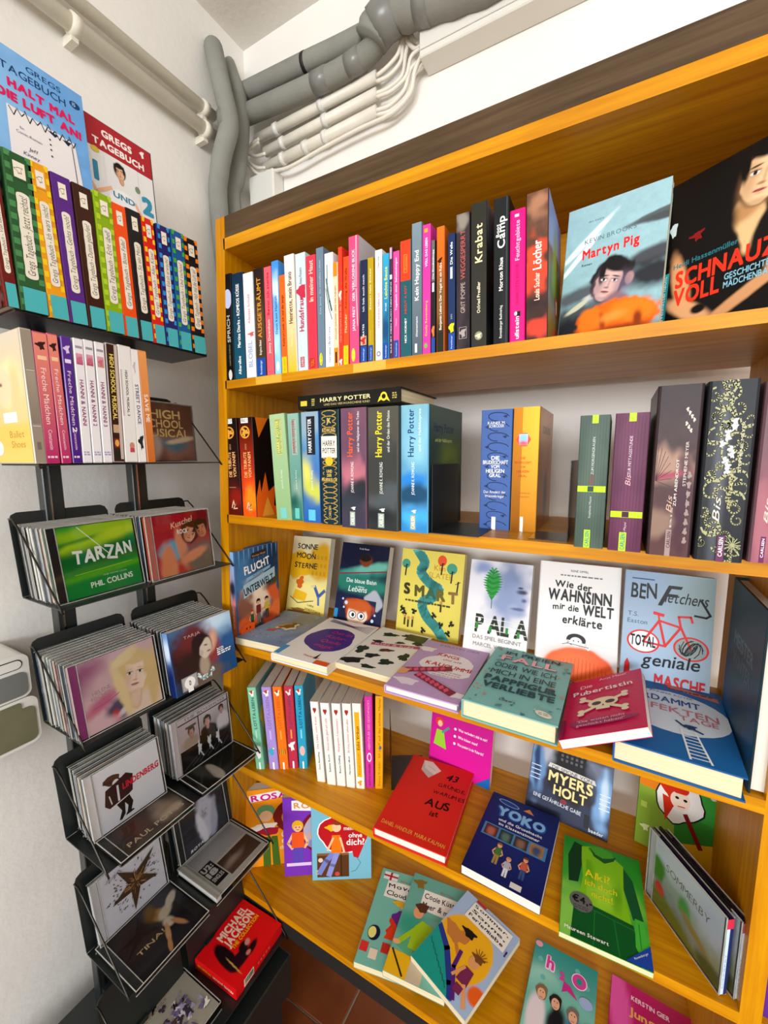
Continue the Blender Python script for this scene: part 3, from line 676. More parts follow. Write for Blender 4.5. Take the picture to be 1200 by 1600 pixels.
R1((294, 322), 385, (294, 321), '#191a1c', 'short black paperback with white lettering between magenta and orange ones', sA([('Die Entdeckung', '#e9e9e6', .4, .66, .92)], W_, extra=lambda p, w, h: (p.rect(0, h * .64, w, h, '#6d6a68'), p.up('Die Entdeckung', w * .5, h * .66, h * .9, w * .4, '#f2f2ee'), p.rect(w * .2, h * .55, w * .8, h * .63, '#eceae4'), p.rect(0, 0, w, h * .14, '#1f4fa0'), p.blob(w * .5, h * .2, w * .4, h * .05, '#e0823c', .4)), b=1), o=o3, Yf=YF + .002)
R1((329, 385), 303, (328, 377), '#c96322', 'paperback fading from orange to dark green with a bare tree on the spine', sA([('Benjamin Lebert: Der Vogel ist ein Rabe', '#efe6d2', .34, .18, .72)], W_, extra=lambda p, w, h: (p.paint([(w * .5, 0, w, h * .3, 0, '#22281c', .5), (w * .5, h * .45, w * .8, h * .2, 0, '#7d5a34', .6)], '#f0741c', '#1c2218', n=10), p.blob(w * .45, h * .73, w * .25, h * .03, '#2a180c', .7))), o=o3)
R1((399, 442), 345, (400, 444), '#17305c', 'dark blue paperback with white title and a yellow patch near its foot', sA([('Die Welle', '#f0f1f4', .4, .74, .93)], W_, extra=lambda p, w, h: (p.rect(w * .3, h * .62, w * .7, h * .72, '#c9cdd8'), rav(p, w, h, .15), p.rect(0, h * .16, w, h * .24, '#222'), p.blob(w * .5, h * .2, w * .45, h * .04, '#e8d522', .4), p.up('2012', w * .5, h * .27, h * .32, w * .25, '#aab6cc'))), o=o3)
R1((450, 536), 225, (451, 536), '#2a2226', 'dark worn paperback with reddish capitals on a charred spine', sA([('WEGGESPERRT', '#c2625a', .36, .52, .88), ('GRIT POPPE', '#b9a49a', .34, .27, .5)], W_, extra=lambda p, w, h: (p.paint([(w * .5, h * .95, w * .8, h * .05, 0, '#8f867c', .6), (w * .3, h * .2, w * .4, h * .3, 0, '#3e3438', .9)], '#3a3034', '#241c24', n=14, noise=1.2, bgnoise=.6), p.line([(w * .2, h * .08), (w * .8, h * .08), (w * .8, h * .165), (w * .2, h * .165), (w * .2, h * .08)], w * .02, '#c7beb8'), p.blob(w * .5, h * .122, w * .22, h * .03, '#a79c98', .5)), b=0), o=o3)
R1((543, 641), 158, (544, 640), '#2b2a22', 'tall charcoal paperback with a cream blackletter-style title', sA([('Krabat', '#ece0ae', .5, .59, .86), ('Otfried Preußler', '#e6dfc2', .22, .24, .46)], W_, extra=lambda p, w, h: (p.ell(w * .5, h * .08, w * .28, h * .031, '#8e8c78'), p.blob(w * .5, h * .08, w * .18, h * .018, '#d3cfae', .5))), o=o3, front=lambda p, h: p.paint([(10, h * .45, 80, h * .3, 0, '#15161a', .5)], '#5c5f66', '#24272c', n=16))
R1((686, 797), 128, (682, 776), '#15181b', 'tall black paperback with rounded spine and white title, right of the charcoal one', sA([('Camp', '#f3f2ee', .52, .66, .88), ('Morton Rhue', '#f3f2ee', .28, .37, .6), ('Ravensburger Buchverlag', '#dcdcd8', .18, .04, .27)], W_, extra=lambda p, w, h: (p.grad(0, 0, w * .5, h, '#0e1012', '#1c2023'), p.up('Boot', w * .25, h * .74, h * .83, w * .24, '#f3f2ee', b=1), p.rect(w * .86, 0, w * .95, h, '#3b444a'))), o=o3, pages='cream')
R1((785, 878), 200, (781, 880), '#f0047c', 'hot pink hardback with pale old-style lettering', sA([('ullstein', '#fbe9f2', .34, .02, .2), ('Feuchtgebiete', '#fbb6d6', .36, .62, .92), ('CHARLOTTE ROCHE', '#c2006c', .26, .28, .6)], W_, extra=lambda p, w, h: (p.rect(w * .5, h * .195, w * .8, h * .235, '#1c1014'), p.ell(w * .4, h * .22, w * .12, h * .015, '#fbe9f2'), p.rect(w * .28, h * .945, w * .62, h * .965, '#fbe9f2'))), o=o3, Yf=YF + .001, hard=True)
R1((890, 1022), 93, (886, 1022), '#4a2c22', 'thick paperback with a desert photo and red-black spine, right end of the row', sA([('Löcher', '#f4ece4', .42, .48, .68), ('Louis Sachar', '#f4d6c4', .26, .27, .46)], W_, extra=lambda p, w, h: p.paint([(w * .3, h * .55, w * .6, h * .12, 20, '#e8502e', .6), (w * .4, h * .42, w * .7, h * .1, 0, '#d8482c', .7), (w * .5, h * .08, w * .9, h * .06, 0, '#c8402c', .6), (w * .6, h * .92, w * .5, h * .06, 0, '#a8785c', .8), (w * .5, h * .25, w * .6, h * .05, 0, '#2c1a18', .8)], '#6c4a38', '#2a1614', n=22, noise=1.3, bgnoise=.9)), o=o3, Yf=YF + .001,
   front=lambda p, h: (p.paint([(50, h * .95, 90, h * .25, 0, '#8fa4d8', .4), (30, h * .62, 60, h * .06, 10, '#7a3c24', .3), (40, h * .45, 70, h * .14, 0, '#5c6a3a', .6), (45, h * .6, 30, h * .1, 80, '#7aa03a', .5), (50, h * .1, 80, h * .15, 0, '#8a7a2c', .5), (60, h * .05, 30, h * .1, 0, '#c83c22', .5)], '#9fb4de', '#6c6a3a', n=40, noise=.8), p.rect(55, h * .25, 75, h * .4, '#c8321e'), p.rect(60, h * .28, 70, h * .38, '#e8dcc0')))

# second shelf --------------------------------------------------------------
G2 = 'fantasy volumes on the second shelf'
def R2(a, top, b, yb, cover, label, fn, o=(340, 590), kx=3.158, **k):
    f = lambda x: x / kx + o[0]
    kw = dict(group=G2); kw.update(k)
    return spbook(f(a[0]), f(a[1]), top / kx + o[1], f(b[0]), f(b[1]), yb / kx + o[1], S2, cover, label, fn, **kw)
def panem(flame):
    def f(p, w, h):
        p.paint([(w * .5, h * .05, w * .8, h * .28, 0, '#5c160c' if not flame else '#f05a14', .6), (w * .8, h * .2, w * .5, h * .1, 0, '#8c1c10' if not flame else '#f08a1c', .6)], '#17100e', '#3a0f0a' if not flame else '#e8401c', n=12, noise=.8)
        p.rect(w * .18, h * .945, w * .72, h * .995, '#e6e6e4'); p.fit('Bd. ' + ('1' if flame else '3'), w * .24, h * .958, w * .4, w * .17, '#444')
        p.ell(w * .45, h * .855, w * .36, h * .062, '#e0a040'); p.ell(w * .45, h * .855, w * .27, h * .047, '#2a140c'); p.blob(w * .45, h * .855, w * .24, h * .035, '#e0a040', .7, seed=3)
        p.up('SUZANNE COLLINS', w * .45, h * .68, h * .74, w * .12, '#c8a880')
        p.up('DIE TRIBUTE', w * .36, h * .4, h * .66, w * .22, '#e8b070', b=1); p.up('VON PANEM', w * .68, h * .4, h * .66, w * .22, '#e8b070', b=1)
        p.rect(w * .2, h * .29, w * .7, h * .297, '#a08060'); p.line([(w * .3, h * .08), (w * .45, h * .16), (w * .5, h * .1), (w * .65, h * .13), (w * .4, h * .07), (w * .7, h * .075)], w * .05, '#f0c8a0')
    return f
R2((35, 112), 202, (55, 124), 675, '#2a0f0c', 'black-red paperback with a small gold disc on the spine, leftmost on the second shelf', panem(False), lean=-1.4)
R2((120, 206), 197, (128, 196), 683, '#1a0d0a', 'black paperback with flames on spine and cover, second from the left on the second shelf', panem(True), lean=-.6, depth=.135,
   front=lambda p, h: (p.poly([(0, 0), (0, h * .2), (8, h * .38), (10, h * .25), (20, h * .45), (25, h * .25), (40, h * .32), (35, h * .1), (60, 0)], '#ef6a1c'), p.poly([(5, h), (10, h * .8), (30, h)], '#e8781c'), p.poly([(10, 0), (22, h * .2), (35, 0)], '#f5a83a')))
def hp(cover, grd, box_, tcol, sticker, pic):
    def f(p, w, h):
        p.grad(0, 0, w, h, grd[0], grd[1]); pic(p, w, h)
        p.rect(w * .3, h * .62, w * .8, h * .96, box_[0]); p.line([(w * .33, h * .625), (w * .77, h * .625), (w * .77, h * .955), (w * .33, h * .955), (w * .33, h * .625)], w * .02, box_[1])
        p.up('HARRY POTTER', w * .48, h * .64, h * .94, w * .2, tcol, b=1); p.up('UND DER STEIN DER WEISEN', w * .69, h * .64, h * .94, w * .1, box_[1])
        p.up('Joanne K. Rowling', w * .55, h * .3, h * .48, w * .12, '#dfe8dc'); p.rect(w * .3, h * .02, w * .72, h * .12, sticker)
    return f
R2((253, 338), 180, (293, 367), 697, '#9dbb8c', 'light green paperback with a yellow spine title and a small pale sticker, tilted', hp('', ('#8fb27e', '#a9c69a'), ('#8fae72', '#f0e08a'), '#f2d86a', '#7cc4c0', lambda p, w, h: None), hard=False)
R2((342, 409), 178, (369, 424), 703, '#6fa79a', 'teal green paperback with a red spine title box, tilted beside the light green one', hp('', ('#2c7466', '#86b4a6'), ('#7f9f92', '#e8d8c8'), '#c02c3a', '#6cc4b8', lambda p, w, h: p.paint([(w * .6, h * .3, w * .5, h * .12, 30, '#8ca89a', .7), (w * .4, h * .18, w * .4, h * .08, 0, '#1f5c54', .7)], '#8fb8ac', '#2c7a6c', n=12, noise=1)))
R2((410, 500), 172, (426, 511), 712, '#2f5aa0', 'blue and yellow paperback with white lettering on a dark box', hp('', ('#3468b0', '#8ab0c8'), ('#1e2430', '#1e2430'), '#f1f1ee', '#62bfe0', lambda p, w, h: p.paint([(w * .5, h * .9, w * .8, h * .14, 0, '#8fa8b8', .6), (w * .3, h * .45, w * .5, h * .12, 20, '#d8d468', .7), (w * .6, h * .3, w * .5, h * .1, 60, '#c8cc50', .8), (w * .8, h * .5, w * .3, h * .1, 0, '#4a78b8', .8)], '#5c9ac0', '#2c60ac', n=14, noise=1)))
def ornate(p, w, h):
    p.rect(0, 0, w, h, '#16323c')
    for y in [h * (.03 + .047 * i) for i in range(21)]:
        for sx in (-1, 1): p.line([(w / 2 + sx * w * .4 * math.cos(t), y + h * .022 * math.sin(t)) for t in [k * .6 for k in range(8)]], w * .035, '#c9a24a')
    p.ell(w * .5, h * .9, w * .2, h * .035, '#16323c'); p.fit('JK', w * .36, h * .885, w * .28, w * .22, '#e0c070', b=1); p.rect(w * .08, h * .805, w * .92, h * .84, '#16323c'); p.fit('ROWLING', w * .12, h * .81, w * .76, w * .15, '#e0c070', b=1)
    p.rect(w * .06, h * .59, w * .94, h * .775, '#f2ead8'); p.fit('HARRY', w * .14, h * .69, w * .72, w * .24, '#222', b=1); p.fit('POTTER', w * .12, h * .63, w * .76, w * .22, '#222', b=1); p.ell(w * .5, h * .56, w * .22, h * .04, '#e8b830')
    p.rect(w * .2, h * .38, w * .8, h * .5, '#16323c')
    p.fit('UND', w * .34, h * .46, w * .32, w * .13, '#e8c860', b=1); p.fit('DER', w * .36, h * .425, w * .28, w * .13, '#e8c860', b=1); p.fit('FEUERKELCH', w * .06, h * .385, w * .88, w * .14, '#e8c860', b=1)
    p.poly([(w * .5, h * .05), (w * .75, h * .1), (w * .5, h * .2), (w * .25, h * .1)], '#16323c'); p.up('CARLSEN', w * .5, h * .06, h * .17, w * .14, '#e0c070')
R2((503, 601), 162, (515, 607), 722, '#1a3440', 'dark teal hardback with dense gold ornaments and a cream title plate', ornate, hard=True, rs=.0015)
def hp2(c1, c2, tc, sub, bl, lab='#e2e7e2'):
    def f(p, w, h):
        p.paint(bl(w, h), c2, c1, n=20, noise=.9, bgnoise=.25)
        p.up('Harry Potter', w * .36, h * .6, h * .97, w * .23, tc, b=1); p.up(sub, w * .7, h * .64, h * .97, w * .095, lab)
        p.up('JOANNE K. ROWLING', w * .45, h * .3, h * .56, w * .11, lab); p.rect(w * .34, h * .02, w * .56, h * .14, '#9aa89a'); p.up('CARLSEN', w * .45, h * .03, h * .13, w * .14, '#e9efe6', b=1)
        p.blob(w * .5, h * .17, w * .08, h * .014, '#d8dcd8', .5)
    return f
R2((605, 737), 155, (613, 737), 738, '#6a4a5c', 'muted purple-pink hardback with a large orange script title', hp2('#3c3a4e', '#7c5468', '#e0602c', 'und der Heiligtümer des Todes', lambda w, h: [(w * .5, h * .45, w * .6, h * .14, 0, '#b8707e', .6), (w * .5, h * .25, w * .7, h * .12, 0, '#343a44', .5), (w * .8, h * .32, w * .4, h * .1, 0, '#2a3038', .4), (w * .3, h * .8, w * .4, h * .2, 0, '#6a4a60', .8)]), hard=True, rs=.0015)
R2((739, 892), 150, (743, 891), 748, '#4a4a42', 'dark grey-green hardback with a large yellow script title', hp2('#2c3032', '#56544a', '#ead11e', 'und der Orden des Phönix', lambda w, h: [(w * .5, h * .5, w * .7, h * .2, 0, '#3c3e3c', .7), (w * .6, h * .25, w * .8, h * .1, 30, '#50565a', .6), (w * .3, h * .12, w * .5, h * .06, 0, '#23282c', .6)]), hard=True, rs=.0015)
R2((903, 1054), 138, (904, 1040), 758, '#5fa4c8', 'thick light blue hardback with a dark blue script title', hp2('#2f86c4', '#7fb4c4', '#123c78', 'und der Halbblutprinz', lambda w, h: [(w * .5, h * .42, w * .8, h * .06, 0, '#2a84d0', .6), (w * .5, h * .3, w * .8, h * .08, 10, '#1c4c6c', .6), (w * .4, h * .12, w * .7, h * .06, 0, '#46aee8', .5), (w * .7, h * .7, w * .5, h * .16, 20, '#8cc4d4', .9)], '#e8f2f6'), hard=True, depth=.15, rs=.0015,
   front=lambda p, h: (p.paint([(50, h * .9, 70, h * .2, 0, '#4a5a52', .6), (60, h * .55, 40, h * .2, 0, '#6a7a34', .6), (40, h * .3, 60, h * .25, 0, '#1c2c34', .6), (70, h * .2, 20, h * .12, 0, '#b8742c', .5)], '#3c5048', '#142024', n=24, noise=1), p.fit('Harry Potter', 12, h * .8, 60, 9, '#1c3048', b=1), p.fit('und der Halbblutprinz', 16, h * .72, 50, 4, '#c8d470')))
# metal bookend beside the light blue volume
def bookend(x, Yf, z, label, hh=.105, dd=.12, flip=1, mt=None, turn=0):
    e = empty('bookend', loc=(x, Yf, z)); e.rotation_euler.z = math.radians(turn); tag(e, label, 'bookend')
    box('upright_plate', (0, .004, 0), (.0012, .004 + dd, hh), mt or M_BLACK, e, .0004); box('foot_plate', (0, .0, 0), (.075 * flip, dd, .0012), mt or M_BLACK, e) if flip > 0 else box('foot_plate', (-.05, .004, 0), (0, .07, .0012), mt or M_BLACK, e)
    return e
p = at(1042 / 3.158 + 340, 765 / 3.158 + 590, 2, S2); bookend(p.x + .004, p.y - .004, S2, 'black metal bookend holding the thick light blue hardback on the second shelf')
# volume lying across the row
def lay_spine(p, w, h):
    p.grad(0, 0, w, h, '#191a14', '#12120e'); p.rect(w * .03, h * .25, w * .1, h * .62, '#d8c040'); p.bars(w * .15, h * .2, w * .19, h * .75, '#b9a860', 4, 2, .6)
    p.fit('HARRY POTTER', w * .24, h * .44, w * .5, h * .28, '#e9dfa8', b=1); p.fit('UND DAS VERWUNSCHENE KIND', w * .28, h * .16, w * .45, h * .15, '#c9b87c')
    p.ell(w * .855, h * .47, w * .03, h * .3, '#e8cf3a'); p.ell(w * .855, h * .47, w * .018, h * .16, '#15150f'); p.poly([(w * .8, h * .1), (w * .82, h * .5), (w * .84, h * .3)], '#e8cf3a'); p.poly([(w * .91, h * .1), (w * .885, h * .5), (w * .87, h * .3)], '#e8cf3a'); p.bars(w * .93, h * .25, w * .97, h * .7, '#b9a860', 3, 4, .6)
tl = at(390 / 3.158 + 340, 95 / 3.158 + 590, 1, .585); br = at(905 / 3.158 + 340, 133 / 3.158 + 590, 1, .585); bl = at(400 / 3.158 + 340, 163 / 3.158 + 590, 1, .585)
Hh = br.x - bl.x; Tt = tl.z - bl.z
M = Matrix(((0, 0, 1, 0), (1, 0, 0, 0), (0, 1, 0, 0), (0, 0, 0, 1)))   # x: into shelf, y: up, z: right
M[0][3], M[1][3], M[2][3] = bl.x, .584, bl.z + .0005
sp = Pr(Tt * 1000, Hh * 1000)
class Rot(Pr): pass
q = Pr(Hh * 1000, Tt * 1000); lay_spine(q, Hh * 1000, Tt * 1000)
e = book(M, .145, Tt, Hh, '#15150f', 'black hardback lying flat on top of the row of volumes on the second shelf', G2, hard=True)
q.build('spine_print', e, (0, .0005, 0), (0, 0, 1), (0, 1, 0), Hh, Tt - .001, lift=.0003)

oR = (700, 560)
G3 = 'thick volumes at the right of the second shelf'
def bluepat(p, w, h):
    p.rect(0, 0, w, h, '#4a69a8')
    for i in range(12):
        y = h * (.04 + .082 * i)
        p.line([(w * .5 + w * .42 * math.cos(t) * (1 - t / 9), y + h * .035 * math.sin(t)) for t in [k * .55 for k in range(10)]], w * .025, '#24355f'); p.blob(w * (.2 + .6 * (i % 2)), y, w * .06, h * .01, '#24355f', .5)
    p.fit('RAINER M.', w * .2, h * .88, w * .6, w * .09, '#f1f1f0'); p.fit('SCHRÖDER', w * .24, h * .855, w * .52, w * .09, '#f1f1f0')
    for k, (t, a) in enumerate((('DIE', .3), ('BRUDERSCHAFT', .86), ('VOM', .3), ('HEILIGEN', .64), ('GRAL', .4))): p.fit(t, w * (.5 - a / 2), h * (.59 - .036 * k), w * a, w * .12, '#f3f3f1', b=1)
    p.fit('Das Amulett der', w * .12, h * .31, w * .76, w * .09, '#f3f3f1'); p.fit('Wüstenkrieger', w * .16, h * .275, w * .68, w * .09, '#f3f3f1'); p.rect(w * .42, 0, w * .56, h * .11, '#eef0f2')
R2((112, 234), 196, (116, 230), 637, '#4a69a8', 'blue hardback with dark scrolling pattern on the spine, beside the golden one', bluepat, o=oR, kx=2.4, hard=True, group=G3, lean=0, rs=.001)
def gold(p, w, h):
    p.grad(0, 0, w * .35, h, '#8c5404', '#9c6410'); p.grad(w * .35, 0, w, h, '#b4781c', '#c08628')
    p.poly([(w * (.4 + .3 * math.cos(math.radians(a))), h * .745 + w * .3 * math.sin(math.radians(a))) for a in range(0, 360, 60)], '#d8402c'); p.paint([(w * .4, h * .75, w * .14, h * .03, 0, '#6c94cc', .6), (w * .4, h * .72, w * .14, h * .015, 0, '#a84a50', .6)], '#7aa0d0', '#b06a4a', n=10, x0=w * .22, x1=w * .58, y0=h * .7, y1=h * .79)
    for k, (t, a) in enumerate((('DIE', .2), ('BRUDERSCHAFT', .7), ('VOM', .2), ('HEILIGEN', .5), ('GRAL', .34))): p.fit(t, w * (.42 - a / 2), h * (.59 - .036 * k), w * a, w * .09, '#9c3a14', b=1)
    p.fit('Das Labyrinth der', w * .1, h * .31, w * .66, w * .07, '#9c5a14'); p.fit('schwarzen Abtei', w * .12, h * .28, w * .6, w * .07, '#9c5a14'); p.rect(w * .38, 0, w * .5, h * .12, '#f4f2ea')
eg = R2((236, 350), 186, (232, 330), 645, '#c4881e', 'metallic golden hardback with a small hexagonal picture on the spine', gold, o=oR, kx=2.4, hard=True, group=G3, depth=.14, lean=0, rs=.001,
   front=lambda p, h: (p.paint([(50, h * .5, 50, h * .5, 0, '#a8621c', .8), (55, h * .25, 12, h * .2, 0, '#3c2814', .4), (30, h * .8, 30, h * .2, 0, '#c08a4c', .8)], '#b8803c', '#b87a1e', n=20, noise=.5), p.fit('SCHRÖDER', 20, h * .8, 60, 8, '#7a3c14', b=1)))
for ch in eg.children:
    if 'print' in ch.name: ch.data.materials[0] = M_FOIL
def bis(c, name, band, t2):
    def f(p, w, h):
        p.paint([(w * .5, h * .5, w * .3, h * .5, 0, c[1], .9)], c[0], c[0], n=10, noise=1, bgnoise=.3)
        for i in range(9): p.line([(w * (.08 + .1 * i), h * .02), (w * (.1 + .1 * i), h * .98)], w * .008, c[2])
        p.rect(w * .4, h * .94, w * .62, h, '#b4e02c'); p.up(t2, w * .5, h * .56, h * .84, w * .09, c[3]); p.up('Bis', w * .48, h * .48, h * .56, w * .17, c[4], sh=.3)
        p.rect(0, h * band, w, h * (band + .045), '#b9e61e'); p.rect(w * .36, h * (band + .002), w * .58, h * (band + .043), c[2]); p.up('Stephenie Meyer', w * .48, h * (band - .2), h * (band - .03), w * .07, c[3])
        p.rect(w * .32, 0, w * .55, h * .14, '#b4d82c'); p.up('CARLSEN', w * .435, h * .01, h * .13, w * .14, '#178a8c', b=1)
    return f
R2((480, 592), 216, (471, 582), 705, '#48584e', 'grey-green hardback with a lime green band around the spine', bis(('#46574e', '#56685c', '#3a4a42', '#c9d0ca', '#8a4a48'), '', .43, 'ZUM MORGENGRAUEN'), o=oR, kx=2.4, hard=True, group=G3, lean=0, rs=.001)
R2((608, 740), 208, (597, 724), 717, '#5c2c4a', 'dark plum hardback with a lime green band low on the spine', bis(('#5a2846', '#6e3a58', '#482038', '#d8c4d0', '#d8a8b0'), '', .25, 'ZUR MITTAGSSTUNDE'), o=oR, kx=2.4, hard=True, group=G3, lean=0, rs=.001)
def abend(p, w, h):
    p.paint([(w * .2, h * .55, w * .45, h * .16, 75, '#a48474', .4), (w * .15, h * .2, w * .35, h * .14, 100, '#8c7264', .5), (w * .75, h * .3, w * .2, h * .3, 0, '#4a2c38', .6), (w * .3, h * .48, w * .5, h * .02, 10, '#9c4a5c', .6)], '#3a3032', '#5c3c3c', n=34, noise=.6, bgnoise=.4)
    for a in range(-50, 60, 14): p.line([(w * .02, h * .45), (w * (.02 + .42 * math.cos(math.radians(a + 40))), h * .45 + w * .9 * math.sin(math.radians(a + 40)))], w * .012, '#2e2224')
    for i in range(7): p.blob(w * (.7 + .06 * (i % 4)), h * (.86 - .02 * i), w * .03, h * .012, '#d8ccc0', .4, seed=i)
    for i in range(8): p.blob(w * .88, h * (.1 + .055 * i), w * .05, h * .02, '#9a8a84', .4, seed=i + 9)
    p.rect(w * .4, 0, w * .54, h * .16, '#a08c88'); p.up('ZUM ABENDROT', w * .56, h * .3, h * .58, w * .07, '#e9e3dd'); p.up('Bis', w * .42, h * .26, h * .36, w * .14, '#c8a898', sh=.3); p.up('STEPHENIE MEYER', w * .76, h * .42, h * .68, w * .075, '#d8d0c8'); p.up('CARLSEN', w * .48, h * .05, h * .15, w * .09, '#5c2c48', b=1); p.up('Bis', w * .5, h * .17, h * .3, w * .05, '#c0b8b4')
R2((768, 950), 106, (742, 912), 733, '#3c2e30', 'tall thick brown hardback in a torn wrapper with pale butterfly wings on the spine', abend, o=oR, kx=2.4, hard=True, group=G3, lean=0, rs=.003)
def morg(p, w, h):
    p.rect(0, 0, w, h, '#23252a'); p.paint([(w * .35, h * .5, w * .14, h * .6, 0, '#5a5e66', .8)], '#23252a', '#26282c', n=16)
    rnd = random.Random(5)
    for i in range(44):
        cx, cy, r0 = w * rnd.uniform(.05, .95), h * (i + .5) / 44, w * rnd.uniform(.1, .28); a0 = rnd.uniform(0, 6)
        p.line([(cx + r0 * (1 - t / 9) * math.cos(a0 + t), cy + r0 * (1 - t / 9) * math.sin(a0 + t)) for t in [k * .5 for k in range(13)]], w * rnd.uniform(.03, .055), '#a9a982')
    for i in range(10): p.blob(w * (.3 + .3 * rnd.random()), h * (.78 - .03 * i), w * .07, h * .018, '#c2c4c8', .5, seed=i)
    for i in range(12): a = i * 30; p.line([(w * .8, h * .1), (w * .8 + w * .19 * math.cos(math.radians(a)), h * .1 + w * .19 * math.sin(math.radians(a)))], w * .02, '#a9a982')
    p.up('ZUM ENDE DER', w * .62, h * .3, h * .52, w * .07, '#cfc890'); p.up('STEPHENIE MEYER', w * .78, h * .5, h * .78, w * .07, '#d5d2b0'); p.up('Bis', w * .35, h * .22, h * .36, w * .17, '#e0d8c8', sh=.3)
    p.rect(w * .44, 0, w * .62, h * .15, '#6a3a5c'); p.up('CARLSEN', w * .53, h * .03, h * .14, w * .1, '#f0e9ee', b=1)
R2((962, 1180), 88, (919, 1108), 752, '#23252a', 'tall thick dark hardback with olive ornamental scrolls on the spine', morg, o=oR, kx=2.4, hard=True, group=G3, lean=0, rs=.003)
def last(p, w, h): p.paint([(w * .3, h * .2, w * .4, h * .3, 0, '#a86a74', .7), (w * .7, h * .8, w * .4, h * .3, 0, '#4a3c40', .8)], '#6a5c5a', '#8c4a62', n=16, noise=.6); p.up('Bis', w * .4, h * .22, h * .36, w * .16, '#e8d0c4', sh=.3); p.rect(w * .3, 0, w * .5, h * .15, '#6c2c5c'); p.up('CARLSEN', w * .4, h * .03, h * .14, w * .1, '#f0e9ee', b=1)
p = at(1120 / 2.4 + 700, 762 / 2.4 + 560, 2, S2)
R2((1155, 1300), 88, (1120, 1250), 758, '#6a4c54', 'pinkish grey hardback cut off by the right edge of the second shelf', last, o=oR, kx=2.4, hard=True, group=G3, lean=0, rs=.003, Yf=p.y)
p = at(462 / 2.4 + 700, 655 / 2.4 + 560, 2, S2)
bookend(p.x + .001, .6, S2, 'dark metal bookend left of the grey-green banded hardback', .11, .13, -1, mat('brown_metal', '#241c16', .2, spec=.8))
# ------------------------------------------------------------------ books shown with their covers
def cover(W, H, fn):
    p = Pr(100, 100 * H / W); fn(p, 100 * H / W); return p
SK1, SK2 = '#f0b98c', '#e8a878'
def pblobs(cx, cy, s, hair='#2a2018', skin='#e8b890', shade='#b07a5a', ang=0, shirt=None, lips='#b0525a', hs=1.0, neck=True, turn=0):
    """soft blobs that draw a head: hair, neck, face, shadow side, brows, eyes, nose, mouth"""
    a = math.radians(ang); B = []
    def b(x, y, rx, ry, c, so=.15, ro=0, al=1):
        x += turn * (.16 if abs(x) < .3 and y < .3 else 0)
        B.append((cx + s * (x * math.cos(a) - y * math.sin(a)), cy + s * (x * math.sin(a) + y * math.cos(a)), rx * s, ry * s, ang + ro, c, so, al))
    b(0, .12, .60 * hs, .78 * hs, hair, .1)
    if shirt: b(0, -1.6, 1.15, .7, shirt, .08)
    if neck: b(0, -.75, .25, .45, shade, .15); b(.03, -.72, .18, .42, skin, .4, 0, .6)
    b(0, -.04, .42, .60, skin, .07); b(-.28, -.1, .17, .48, shade, .8, 0, .55); b(0, -.58, .2, .06, shade, .8, 0, .5)
    b(0, .55, .46, .2, hair, .25); b(-.42, .3, .1, .4, hair, .3, 8); b(.42, .3, .1, .4, hair, .3, -8)
    for sx in (-1, 1):
        b(sx * .18, .07, .125, .075, shade, .8, 0, .6); b(sx * .18, .06, .095, .042, '#f2ece6', .25); b(sx * .18, .062, .042, .044, '#241a16', .2); b(sx * .18, .105, .11, .014, '#2a1c16', .5); b(sx * .19, .2, .13, .022, hair, .5, -sx * 8)
    b(.04, -.08, .035, .16, shade, .9, 0, .5); b(0, -.2, .085, .03, shade, .6); b(0, -.345, .14, .035, lips, .3); b(0, -.345, .13, .008, '#5c2028', .5)
    b(0, -.41, .08, .02, shade, .8, 0, .5)
    return B
def fig(p, x, y, s, hair, top, legs, skin='#f0b88c', arm=True):
    """small drawn figure, s = height"""
    p.poly([(x - .1 * s, y), (x - .02 * s, y), (x, y + .4 * s), (x + .02 * s, y), (x + .1 * s, y), (x + .1 * s, y + .5 * s), (x - .1 * s, y + .5 * s)], legs)
    if arm: p.line([(x - .1 * s, y + .72 * s), (x - .2 * s, y + .52 * s), (x - .12 * s, y + .4 * s)], .05 * s, skin); p.line([(x + .1 * s, y + .72 * s), (x + .2 * s, y + .52 * s), (x + .13 * s, y + .42 * s)], .05 * s, skin)
    p.poly([(x - .13 * s, y + .42 * s), (x + .13 * s, y + .42 * s), (x + .12 * s, y + .76 * s), (x - .12 * s, y + .76 * s)], top)
    p.ell(x, y + .9 * s, .115 * s, .12 * s, hair); p.ell(x, y + .86 * s, .085 * s, .095 * s, skin)
    for q in (-1, 1): p.ell(x + q * .035 * s, y + .87 * s, .012 * s, .015 * s, '#222', n=8)
    p.line([(x - .025 * s, y + .815 * s), (x + .025 * s, y + .815 * s)], .012 * s, '#a33')
    p.ell(x, y + .955 * s, .1 * s, .05 * s, hair)

